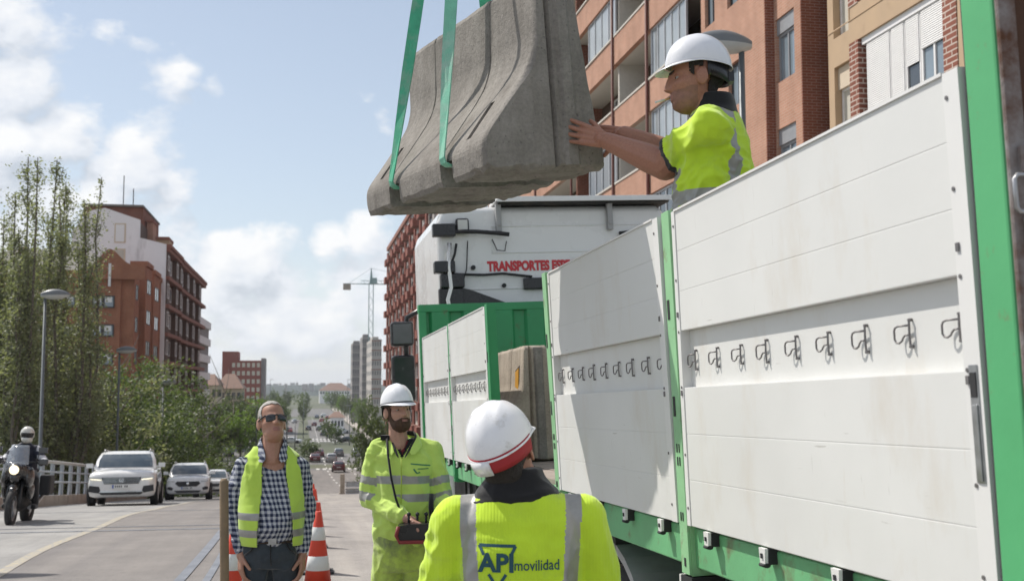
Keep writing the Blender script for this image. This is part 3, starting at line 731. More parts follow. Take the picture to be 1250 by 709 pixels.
b = MB(); b.bb(-.13, .13, -.1, .1, 0, 1.15); b.bb(-.17, .17, -.14, .14, 0, .1); o = b.build('concrete_bollard', M['concrete_pale'], loc=(2.25, 67.3, gz(67.3)), bevel=.02); tag(o, 'pale square bollard left of the stacked guard rails', 'bollard')
# ------------------------------------------------------------------ figures: shapes are joined by voxel remeshing into one continuous skin
class Blob:
    def __init__(s): s.b = MB()
    def ell(s, c, r, rot=None, n=18, T=None):
        V = []; F = []; Rm = Euler(rot).to_matrix() if rot else Matrix.Identity(3); m = n//2
        for i in range(m+1):
            a = pi*i/m
            for j in range(n):
                q = 2*pi*j/n; p = Vector((sin(a)*cos(q)*r[0], sin(a)*sin(q)*r[1], cos(a)*r[2])); p = Rm@p+Vector(c)
                V.append(T@p if T else p)
        for i in range(m):
            for j in range(n): F.append([i*n+j, i*n+(j+1) % n, (i+1)*n+(j+1) % n, (i+1)*n+j])
        s.b.add(V, F); return s
    def cap(s, p0, p1, r0, r1=None, n=12, flat=1.0, T=None):
        """tapered capsule"""
        r1 = r0 if r1 is None else r1; p0, p1 = Vector(p0), Vector(p1)
        if T: p0, p1 = T@p0, T@p1
        t = (p1-p0); L = t.length; t = t.normalized() if L > 1e-6 else Vector((0, 0, 1))
        pts = []; rs = []
        for k in range(4): a = pi/2*(1-k/4)*1.0; pts.append(p0-t*(r0*sin(a))); rs.append(max(r0*cos(a), r0*.02))
        pts += [p0, p0.lerp(p1, .5), p1]; rs += [r0, (r0+r1)/2, r1]
        for k in range(1, 5): a = pi/2*k/4; pts.append(p1+t*(r1*sin(a))); rs.append(max(r1*cos(a), r1*.02))
        s.b.tube(pts, rs, n, flat=flat); return s
    def chain(s, pts, rs, n=12, T=None):
        for i in range(len(pts)-1): s.cap(pts[i], pts[i+1], rs[i], rs[i+1], n, T=T)
        return s
    def loft(s, rings, n=28, ex=2.4, T=None):
        """horizontal superellipse rings (cx, cy, cz, rx, ry)"""
        V = []; F = []
        for (cx, cy, cz, rx, ry) in rings:
            for j in range(n):
                q = 2*pi*j/n; c_, s_ = cos(q), sin(q)
                p = Vector((cx+rx*math.copysign(abs(c_)**(2/ex), c_), cy+ry*math.copysign(abs(s_)**(2/ex), s_), cz)); V.append(T@p if T else p)
        for i in range(len(rings)-1):
            for j in range(n): F.append([i*n+j, i*n+(j+1) % n, (i+1)*n+(j+1) % n, (i+1)*n+j])
        F.append(list(range(n))[::-1]); F.append([(len(rings)-1)*n+j for j in range(n)])
        s.b.add(V, F); return s
    def mesh(s, name, mats, voxel=.006, smooth=4, fold=None, mi=None, keep=None, fac=.5):
        src = s.b.build('source', M['dark'])
        md = src.modifiers.new('r', 'REMESH'); md.mode = 'VOXEL'; md.voxel_size = voxel; md.use_smooth_shade = True
        if smooth:
            m2 = src.modifiers.new('s', 'SMOOTH'); m2.factor = fac; m2.iterations = smooth
        me = eval_mesh(src, name); bpy.data.objects.remove(src)
        me.materials.clear()
        for m in (mats if isinstance(mats, (list, tuple)) else [mats]): me.materials.append(m)
        if fold or keep:
            bm = bmesh.new(); bm.from_mesh(me); bm.normal_update()
            if fold:
                mv = [(v, fold(v.co, v.normal)) for v in bm.verts]
                for v, d in mv: v.co += v.normal*d
            if keep: bmesh.ops.delete(bm, geom=[f for f in bm.faces if not keep(f.calc_center_median())], context='FACES')
            bm.to_mesh(me); bm.free()
        if mi:
            me.polygons.foreach_set('material_index', [mi(Vector(p.center)) for p in me.polygons])
        me.polygons.foreach_set('use_smooth', [True]*len(me.polygons)); me.update()
        return me
    def build(s, name, mats, parent, **k): return put(name, s.mesh(name, mats, **k), parent)
def folds(amp, freq=7, st=(1, 1, .45), seed=0.0):
    o = Vector((seed, seed*1.7, -seed))
    def f(p, n):
        q = Vector((p.x*st[0], p.y*st[1], p.z*st[2]))*freq+o
        w = Vector((noise.noise(q*.7), noise.noise(q*.7+Vector((9, 0, 0))), noise.noise(q*.7+Vector((0, 9, 0)))))*.7
        a = 1-abs(noise.noise(q+w))*2.2
        q2 = Vector((p.x, p.y, p.z*1.6))*freq*1.9+o*2+w*1.2; b = (1-abs(noise.noise(q2))*2.4)
        return amp*(a-.5)+amp*.55*max(b, -.2)*max(0, .5+noise.noise(q*.5)*1.5)-amp*.15
    return f
HEAD_ELL = (((0, .018, .040), (.0765, .097, .083)), ((0, -.012, -.028), (.0655, .080, .088)), ((0, -.028, -.074), (.0535, .057, .046)))
FEAT = [(.026, .021, .019, .0065, .0050), (0, .016, .010, .010, .0025), (.031, .001, .014, .0085, -.0085), (0, .004, .0065, .013, .0085), (0, -.014, .0075, .012, .0125), (0, -.029, .0095, .0075, .0170), (.0125, -.034, .0055, .0055, .0085),
        (0, -.0585, .019, .0042, .0052), (0, -.0705, .015, .0046, .0058), (0, -.0645, .022, .0018, -.0040), (0, -.081, .017, .005, -.0030), (0, -.099, .016, .011, .0075), (.047, -.017, .015, .011, .0050), (.029, -.050, .0045, .013, -.0028), (.050, -.058, .013, .016, -.0045),
        (.045, -.085, .016, .014, .003), (0, .055, .035, .016, .002)]
def head_r(d, jowl=0.0):
    """distance of the face surface from the head centre along unit direction d (face towards -Y)"""
    rs = []
    for c, r in HEAD_ELL:
        a = sum((d[k]/r[k])**2 for k in range(3)); b = -2*sum(d[k]*c[k]/r[k]**2 for k in range(3)); e = sum((c[k]/r[k])**2 for k in range(3))-1
        q = b*b-4*a*e; rs.append((-b+sqrt(q))/(2*a) if q > 0 else 0.0)
    k = .009; m = max(rs); r = m+k*math.log(sum(exp((v-m)/k) for v in rs))-.0015
    x, y, z = d[0]*r, d[1]*r, d[2]*r
    w = min(1, max(0, (-y-.012)/.03))
    if w > 0:
        for fx, fz, sx, sz, am in FEAT:
            g_ = exp(-((abs(x)-fx)/sx)**2*.5-((z-fz)/sz)**2*.5); r += am*g_*w
    if jowl: r += jowl*exp(-((abs(x)-.048)/.02)**2*.5-((z+.085)/.025)**2*.5)
    return r
def head_grid(nu, nv, off=None):
    P = []
    for i in range(nu):
        for j in range(nv):
            a = 2*pi*i/nu; e = -pi/2+pi*(j+.02)/(nv-1+.04); d = (cos(e)*sin(a), cos(e)*cos(a), sin(e)); r = head_r(d); p = Vector(d)*r
            if off: p = Vector(d)*(r+off(p))
            P.append(p)
    return P
_HG = {}
def head(B, T, jowl=0.0):
    nu, nv = 120, 84
    if 'g' not in _HG: _HG['g'] = head_grid(nu, nv)
    P = _HG['g']; F = []
    for i in range(nu):
        for j in range(nv-1): F.append([i*nv+j, ((i+1) % nu)*nv+j, ((i+1) % nu)*nv+j+1, i*nv+j+1])
    F.append([i*nv for i in range(nu)]); F.append([i*nv+nv-1 for i in range(nu)][::-1])
    B.b.add([T@p for p in P], F)
    k = dict(T=T)
    if jowl: B.ell((0, -.030, -.098), (.050, .046, .026), **k)
    for sx in (-1, 1):
        B.ell((sx*.0785, .014, -.008), (.0085, .021, .033), rot=(.15, 0, -sx*.42), **k); B.ell((sx*.083, .026, -.002), (.005, .010, .028), rot=(.15, 0, -sx*.5), **k)
        B.cap((sx*.019, -.0745, .0085), (sx*.043, -.0675, .0075), .0042, .0036, n=8, **k); B.cap((sx*.020, -.0725, -.0095), (sx*.043, -.0665, -.0085), .0045, .0038, n=8, **k)
    B.cap((0, .022, -.06), (0, .045, -.20), .057, .062, **k)
def shell(parent, name, T, m, region, off, thick=.003, nu=110, nv=76, T2=None):
    """hair or beard that follows the head surface where region(p) holds"""
    P = head_grid(nu, nv, off); b = MB()
    base = head_grid(nu, nv)
    def keep(i, j):
        q = (base[i*nv+j]+base[((i+1) % nu)*nv+j+1])*.5; return region(q)
    b.grid(nu, nv, lambda i, j: T@P[i*nv+j], keep=keep, wrap=True)
    return b.build(name, m, parent, solid=thick)
def hair_region(p, front=.078, side=-.040, nape=-.075, temple=.0):
    n_ = .006*noise.noise(p*60)
    if abs(p.x) > .055 and abs(p.y-.016) < .026 and p.z < .026: return False
    if p.y > .035: return p.z > nape+n_
    if p.z > front-.25*max(0, p.y+.05)+n_ and p.y > -.075: return True
    return p.y > side+n_ and p.y < .02 and p.z > temple+.9*max(0, -.008-p.y)+n_ and abs(p.x) > .05
def face_mi(T, stub=False):
    Ti = T.inverted()
    def f(p):
        q = Ti@p
        if q.y < -.06 and abs(q.x) < .023-.4*abs(q.z+.0645) and -.0755 < q.z < -.0545: return 1
        if stub and q.z > -.135 and q.y < .0 and q.z < -.043-.35*max(0, .03-abs(q.x))+.9*max(0, abs(q.x)-.055) and abs(q.x) < .085: return 2
        return 0
    return f
def neck_hair(): pass
def eyes(parent, T, iris=None):
    for sx in (-1, 1):
        b = MB(); c = Vector((sx*.0315, -.0605, -.0005)); 
        b.lathe([(.0, -.012), (.006, -.0105), (.0105, -.006), (.012, 0), (.0105, .006), (.0, .011)], 12, axis='Y', c=c, mi=0, cap=False)
        b.lathe([(.0, -.0132), (.003, -.0130), (.0052, -.0118)], 10, axis='Y', c=c, mi=1, cap=False)
        me = b.mesh('eye', [M['shaded_eye_white'], M['iris']]); me.transform(T); put('eye', me, parent)
def frame(loc, yaw=0, pitch=0, roll=0):
    """yaw about Z, pitch tips the face up (+), roll tips it sideways"""
    return Matrix.Translation(Vector(loc))@Matrix.Rotation(yaw, 4, 'Z')@Matrix.Rotation(-pitch, 4, 'X')@Matrix.Rotation(roll, 4, 'Y')
def hand(B, wrist, fingers_dir, palm_n, thumb_side, curl=.35, s=1.0, spread=.06, curls=None, thumb_out=.7):
    """wrist point, direction to the fingers, palm normal (the side fingers close towards), thumb_side = vector towards the thumb"""
    f = Vector(fingers_dir).normalized(); nrm = Vector(palm_n); nrm = (nrm-f*nrm.dot(f)).normalized(); t = f.cross(nrm)
    if t.dot(Vector(thumb_side)) < 0: t = -t
    w = Vector(wrist)
    B.cap(w-f*.03*s, w+f*.012*s, .027*s, .026*s, n=12)
    for k, u in enumerate((-1.5, -.5, .5, 1.5)):     # metacarpals: little finger .. index
        B.cap(w+t*(u*.013*s)+f*.01*s, w+t*(u*.0205*s)+f*.082*s, .0135*s, .0112*s, n=10)
    B.cap(w+t*.022*s+f*.02*s+nrm*.006*s, w+t*.030*s+f*.045*s+nrm*.010*s, .015*s, .012*s, n=10)
    LEN = ((.033, .020, .017), (.041, .026, .019), (.045, .029, .020), (.040, .025, .019))
    for k, u in enumerate((-1.5, -.5, .5, 1.5)):
        p = w+t*(u*.0215*s)+f*(.086-.004*abs(u-.5))*s; a = 0.0; d0_ = (f+t*(u*spread)).normalized()
        c = curls[k] if curls else curl*(1+.12*(1.5-u)*.5)
        rr = (.0097 if k else .0086)*s
        for j, ln in enumerate(LEN[k]):
            a += c*(.75, 1.15, .8)[j]; dd = (d0_*cos(a)+nrm*sin(a)).normalized(); q = p+dd*ln*s
            B.cap(p, q, rr, rr*.92, n=9); p = q; rr *= .92
    p = w+t*.030*s+f*.030*s+nrm*.006*s; dd = (f*.75+t*thumb_out+nrm*.35).normalized(); q = p+dd*.040*s; B.cap(p, q, .0125*s, .0105*s, n=9)
    d2 = (dd+f*.35+nrm*.35).normalized(); B.cap(q, q+d2*.032*s, .0105*s, .0085*s, n=9)
def helmet(parent, T, m, band=None, name='helmet', ridge=True):
    """safety helmet facing -Y; origin at the head centre"""
    b = MB(); nu, nv = 48, 18
    def shell(i, j):
        a = 2*pi*i/nu; e = (j/(nv-1))*(pi/2); ca, sa = cos(a), sin(a)      # a = -pi/2 is the front
        rx, ry, rz = .101, .126, .118
        r = cos(e)**.86; z = sin(e)**1.0*rz
        x = ca*rx*r; y = sa*ry*r+.008
        fr = max(0, -sa)
        if ridge:
            rg = exp(-((x-.0)/.016)**2)*.006*sin(e)+exp(-((abs(x)-.045)/.008)**2)*.0045*(sin(e)**.6)*(1 if e > .45 else 0)
            z += rg*.8
        return Vector((x, y, z+.024-.004*fr*(1-j/(nv-1))-.016*max(0, sa)*(1-j/(nv-1))))
    b.grid(nu, nv, shell, wrap=True)
    def brim(i, j):
        a = 2*pi*i/nu; ca, sa = cos(a), sin(a); fr = max(0, -sa)**2.2
        w = (.0035+.040*fr)*(j/3); rx, ry = .101+w, .126+w
        return Vector((ca*(rx if fr < .02 else rx-.0*fr), sa*ry+.008, .024-.004*max(0, -sa)-.016*max(0, sa)-.003*(j/3)-.020*fr*(j/3)-(.003 if j == 3 else 0)))
    b.grid(nu, 4, brim, wrap=True)
    o = b.build(name, m, parent, solid=.003, subd=1); o.data.transform(T); return o
def neck_band(parent, T, m, knob=True):
    b = MB()
    def fn(i, j):
        a = radians(12)+radians(156)*i/24; return Vector((cos(a)*.094, sin(a)*.112+.008, (.028, .000, -.028)[j]-.03*max(0, sin(a))))
    b.grid(25, 3, fn); 
    if knob: b.box((0, .125, -.030), (.055, .02, .034))
    o = b.build('neck_band', m, parent, solid=.004, bevel=.0); o.data.transform(T); return o
def skin_mat(name, col):
    m = bpy.data.materials.new(name); m.use_nodes = True; t = m.node_tree; q = NT(t); b = t.nodes['Principled BSDF']
    ob = q.n('ShaderNodeTexCoord').outputs['Object']; n1 = q.noise(ob, 22, 5, .6); n2 = q.noise(ob, 140, 3, .6)
    c = q.mix(q.mr(n1, .35, .7, 0, .4), (*col, 1), (col[0]*.95, col[1]*.82, col[2]*.78, 1))
    c = q.mix(1.0, c, q.ramp(n2, [(.3, (.88, .88, .88, 1)), (.7, (1.08, 1.08, 1.08, 1))]), 'MULTIPLY')
    t.links.new(c, b.inputs['Base Color']); b.inputs['Roughness'].default_value = .5; b.inputs['Subsurface Weight'].default_value = .12; b.inputs['Subsurface Radius'].default_value = (.012, .005, .003); b.inputs['Subsurface Scale'].default_value = .6
    bp = q.n('ShaderNodeBump'); bp.inputs['Strength'].default_value = .25; bp.inputs['Distance'].default_value = .002; t.links.new(n2, bp.inputs['Height']); t.links.new(bp.outputs[0], b.inputs['Normal']); return m
M['skin_a'] = skin_mat('tanned_skin', (.42, .225, .155)); M['skin_b'] = skin_mat('fair_skin', (.48, .27, .20)); M['skin_c'] = skin_mat('ruddy_skin', (.37, .175, .115))
M['shaded_eye_white'] = mat('shaded_eye_white', (.30, .27, .25), .35, var=.02); M['iris'] = mat('iris', (.03, .02, .015), .2)  # shade over the eyes is put into the darkened white
M['lips'] = mat('lips', (.33, .15, .12), .5)
M['stubble'] = mat('stubble_skin', (.265, .135, .098), .7, var=.2, vscale=60, bump=.3, bscale=200)
def fabric(name, col, var=.08, dirt=None, damt=.0, rough=.85, weave=700, bump=.12, dscale=4, sheen=.3):
    m = mat(name, col, rough, var=var, vscale=9, dirt=dirt, dirt_amt=damt, dscale=dscale, bump=bump, bscale=weave, spec=.2)
    m.node_tree.nodes['Principled BSDF'].inputs['Sheen Weight'].default_value = sheen; return m
M['hivis'] = fabric('hi_vis_yellow', (.55, .77, .04), dirt=(.42, .58, .08), damt=.22, dscale=6); M['hivis2'] = fabric('hi_vis_jacket', (.56, .75, .16), dirt=(.38, .46, .12), damt=.0)
M['hivis_dirty'] = fabric('grubby_hi_vis_trousers', (.50, .66, .12), dirt=(.22, .26, .12), damt=.34, dscale=5)
M['vest'] = fabric('hi_vis_vest', (.50, .70, .10), .06)
M['band'] = mat('grey_reflective_tape', (.34, .335, .32), .42, .25, var=.12, vscale=30, bump=.08, bscale=300)
M['black_cloth'] = fabric('black_cloth', (.016, .016, .018)); M['jeans'] = fabric('dark_jeans', (.045, .056, .068), .35)
M['helmet'] = mat('white_helmet', (.80, .80, .82), .28, var=.02, vscale=9, dirt=(.45, .43, .40), dirt_amt=.07, dscale=11, coat=.3)
M['helmet_clean'] = mat('clean_white_helmet', (.82, .82, .85), .25, var=.015, coat=.4)
M['red_band'] = mat('red_sweat_band', (.36, .022, .03), .7, var=.2)
M['hair_dark'] = mat('dark_hair', (.022, .016, .012), .7, var=.4, vscale=60, bump=.8, bscale=150); M['hair_grey'] = mat('grey_hair', (.42, .40, .37), .75, var=.3, vscale=60, bump=.8, bscale=150)
M['beard'] = mat('brown_beard', (.085, .045, .028), .85, var=.4, vscale=60, bump=.9, bscale=160)
def plaid_mat():
    m = bpy.data.materials.new('checked_shirt_cloth'); m.use_nodes = True; t = m.node_tree; q = NT(t); b = t.nodes['Principled BSDF']
    ob = q.n('ShaderNodeTexCoord').outputs['Object']; sp = q.n('ShaderNodeSeparateXYZ'); t.links.new(ob, sp.inputs[0])
    P = .030
    def st(v, off, wd): return q.m('LESS_THAN', q.m('FRACT', q.m('ADD', q.m('DIVIDE', v, P), off)), wd)
    ux = q.m('ADD', sp.outputs[0], q.m('MULTIPLY', sp.outputs[1], .8))
    a, c = st(ux, 0.0, .5), st(sp.outputs[2], .0, .5); a2, c2 = st(ux, .25-.03, .08), st(sp.outputs[2], .22, .08)
    s = q.m('MULTIPLY', q.m('ADD', a, c), .5)
    col = q.ramp(s, [(0, (.55, .56, .58, 1)), (.5, (.185, .20, .26, 1)), (1.0, (.028, .036, .068, 1))])
    col = q.mix(q.m('MULTIPLY', q.m('MAXIMUM', a2, c2), .55), col, (.45, .47, .52, 1))
    t.links.new(col, b.inputs['Base Color']); b.inputs['Roughness'].default_value = .9; b.inputs['Specular IOR Level'].default_value = .2; return m
M['plaid'] = plaid_mat()
def torso_rings(sh=1.46, hip=.92, w=1.0, d=1.0, belly=0.0, cx=0, cy=0):
    H_ = sh-hip
    return [(cx, cy, hip, .165*w, .115*d), (cx, cy-.01*belly, hip+.10, .163*w, .118*d+.02*belly), (cx, cy-.045*belly, hip+H_*.38, .160*w, .112*d+.045*belly), (cx, cy-.035*belly, hip+H_*.58, .172*w, .118*d+.03*belly),
            (cx, cy, hip+H_*.78, .185*w, .122*d), (cx, cy, hip+H_*.92, .172*w, .105*d), (cx, cy+.01, hip+H_*1.0, .12*w, .085*d), (cx, cy+.018, hip+H_*1.06, .062, .062)]
# ------------------------------------------------------------------ the man in the checked shirt
LEFT = -YAW
def cpt(px, d): return (( (px-625)/1400*d)*cos(YAW)+d*cos(0)*sin(YAW), d*cos(YAW)-((px-625)/1400*d)*sin(YAW))
x, y = cpt(335, 6.45)
A = empty('person', (x, y, gz(y)), (0, 0, LEFT), 'grey haired man in sunglasses, checked shirt and open yellow vest looking up', 'person')
def chk():
    HT = frame((-.005, -.025, 1.672), radians(16), radians(19), 0)@Matrix.Diagonal((1.03, 1.0, 1.0, 1))
    B = Blob(); head(B, HT, .004)
    A.scale = (.89, .95, 1.0); A.rotation_euler = (0, 0, LEFT+radians(11))
    B.loft([(.0, .02, z, .10, .07) for z in (.88, .95, 1.3)]+[(0, .02, 1.42, .08, .06)], n=14); B.ell((0, -.012, 1.415), (.12, .088, .10)); B.cap((0, .015, 1.42), (0, .02, 1.56), .068, .066)
    for sx, sh, el, wr in ((-1, (-.185, .02, 1.43), (-.228, .035, 1.19), (-.180, -.03, .985)), (1, (.175, .03, 1.43), (.218, .055, 1.20), (.195, -.015, .975))):
        B.chain([(sx*.06, .02, 1.42), sh, el, wr], [.045, .045, .04, .027])
        hand(B, Vector(wr)+Vector((0, -.005, -.025)), (sx*-.02, -.12, -1), (-sx*.9, .25, -.1), (-sx*.25, -1, 0), curl=.42, s=1.06)
    for sx in (-1, 1): B.chain([(sx*.09, .02, .9), (sx*.10, .02, .5), (sx*.10, .04, .09)], [.06, .045, .035]); B.cap((sx*.10, .05, .05), (sx*.11, -.12, .035), .035, .03)
    B.build('body', [M['skin_a'], M['lips']], A, voxel=.0036, smooth=1, mi=face_mi(HT))
    shell(A, 'hair', HT, M['hair_grey'], lambda p: hair_region(p, .086, -.024, -.070, -.002), lambda p: .0026+.0022*noise.noise(p*150), .003)
    # dark wrap sunglasses
    g_ = MB()
    for sx in (-1, 1):
        def fn(i, j, sx=sx):
            u = i/9; v = j/5; xx = sx*(.006+.056*u); zz = .014-.036*v-(.006*u*v); yy = -.108+.020*u**1.6+.004*(v-.5)**2*4
            rnd = .006*(1 if j in (0, 5) else 0)*(abs(u-.5)*2)**3; zz += -rnd if j == 0 else rnd
            return (xx, yy, zz)
        g_.grid(10, 6, fn)
        g_.tube([(sx*.064, -.086, .010), (sx*.079, -.03, .010), (sx*.083, .01, .008)], .0035, 6)
    g_.tube([(-.012, -.108, .006), (0, -.111, .009), (.012, -.108, .006)], .003, 6)
    o = g_.build('sunglasses', [mat('black_lens', (.008, .008, .01), .08, spec=.8)], A, solid=.003); o.data.transform(HT)
    # shirt: one skin with sleeves, belly and collar
    c = Blob(); c.loft([(0, .02, .95, .176, .125), (0, .005, 1.03, .184, .145), (.0, -.025, 1.10, .188, .168), (0, -.022, 1.2, .186, .160), (0, .0, 1.30, .190, .142), (0, .015, 1.39, .185, .122), (0, .022, 1.455, .150, .100), (0, .025, 1.51, .098, .085), (0, .03, 1.54, .078, .075)], ex=2.3)
    for sx, sh, el, wr in ((-1, (-.178, .02, 1.41), (-.232, .035, 1.19), (-.190, -.025, 1.02)), (1, (.165, .03, 1.41), (.218, .055, 1.20), (.200, -.01, 1.01))):
        c.chain([(sx*.09, .02, 1.43), sh, el, wr], [.06, .068, .057, .043]); c.cap(wr, Vector(wr)+Vector((-sx*.004, -.006, -.03)), .0435, .040)
    c.build('shirt', [M['plaid']], A, voxel=.007, smooth=3, fold=folds(.010, 8, (1, 1, .7), 2.0), keep=lambda p: not (p.y < .0 and p.z > 1.42 and abs(p.x-.004) < (p.z-1.42)*.45))
    cl = MB()   # open collar
    for sx in (-1, 1):
        cl.add([(sx*.005, .100, 1.600), (sx*.066, .070, 1.598), (sx*.080, -.005, 1.590), (sx*.056, -.074, 1.550), (sx*.022, -.128, 1.455), (sx*.085, -.118, 1.445), (sx*.110, -.03, 1.50), (sx*.105, .07, 1.515), (sx*.005, .120, 1.53)],
               [(0, 1, 7, 8), (1, 2, 6, 7), (2, 3, 6), (3, 4, 5, 6)])
    cl.build('collar', [M['plaid']], A, solid=.006, subd=1)
    # open vest: shell over the shirt with its front left open
    rings = [(0, .005, 1.005, .201, .165), (0, -.020, 1.08, .203, .180), (0, -.022, 1.18, .200, .175), (0, .0, 1.28, .202, .158), (0, .012, 1.37, .205, .142), (0, .02, 1.44, .200, .124), (0, .026, 1.495, .150, .102), (0, .030, 1.535, .104, .088)]
    v = MB(); nu, nv = 220, 64
    def fn(i, j):
        t = j/(nv-1)*(len(rings)-1); k = min(int(t), len(rings)-2); f = t-k; f = f*f*(3-2*f)*.5+f*.5; r = [rings[k][q]*(1-f)+rings[k+1][q]*f for q in range(5)]
        a = -pi/2+2*pi*(i+.5)/nu; ca, sa = cos(a), sin(a); p = Vector((r[0]+r[3]*math.copysign(abs(ca)**.86, ca), r[1]+r[4]*math.copysign(abs(sa)**.86, sa), r[2]))
        kk = folds(.012, 7, (1, 1, .35), 5.0)(p, None); return p+Vector((ca, sa, 0))*kk
    def keep(i, j):
        z = fn(i, j).z; a = 2*pi*(i+.5)/nu; a = min(a, 2*pi-a); p = fn(i, j)
        lo = -.062-.02*min(1, max(0, (1.3-z)/.2)); hi = .085+.045*min(1, max(0, (1.38-z)/.25))
        if p.y < .03 and lo < p.x < hi: return False
        if abs(p.x) > .152 and z > 1.19 and abs(p.y-.02) < .088 and z < 1.475: return False
        return True
    def mi(i, j):
        z = fn(i, j).z; return 1 if (1.05 < z < 1.095 or 1.14 < z < 1.185) else 0
    v.grid(nu, nv, fn, mi=mi, keep=keep, wrap=True)
    v.build('vest', [M['vest'], M['band']], A, solid=.006)
    tr = Blob(); tr.loft([(0, .015, .875, .165, .125), (0, .012, .96, .180, .142), (0, .01, 1.045, .178, .142)])
    for sx in (-1, 1): tr.chain([(sx*.084, .012, .90), (sx*.092, .016, .70), (sx*.10, .02, .5), (sx*.105, .04, .10)], [.100, .094, .085, .068])
    tr.build('jeans', [M['jeans']], A, voxel=.008, smooth=2, fold=folds(.014, 9, (1, 1, .6), 3.0))
    b = MB(); b.tube([(0, -.134, 1.03), (0, -.135, .96), (.004, -.124, .90)], .004, 6); b.build('fly_seam', [M['black_cloth']], A)
    for sx in (-1, 1):
        b = MB(); b.tube([(sx*.085, -.128, 1.03), (sx*.115, -.122, .985), (sx*.160, -.085, .955)], .0045, 6); b.build('pocket_seam', [M['black_cloth']], A)
    b = MB(); n = 40
    b.grid(n, 2, lambda i, j: (cos(2*pi*i/n)*.186, sin(2*pi*i/n)*.150+.008, .1+.92+.035*j), wrap=True); b.box((.01, -.150, 1.037), (.045, .012, .036), mi=1)
    b.build('belt', [mat('brown_belt', (.04, .025, .017), .5), M['metal']], A, solid=.006)
    for sx in (-1, 1):
        s_ = Blob(); s_.cap((sx*.105, .06, .05), (sx*.12, -.13, .04), .052, .045); s_.build('shoe', [M['black']], A, voxel=.008)
chk()
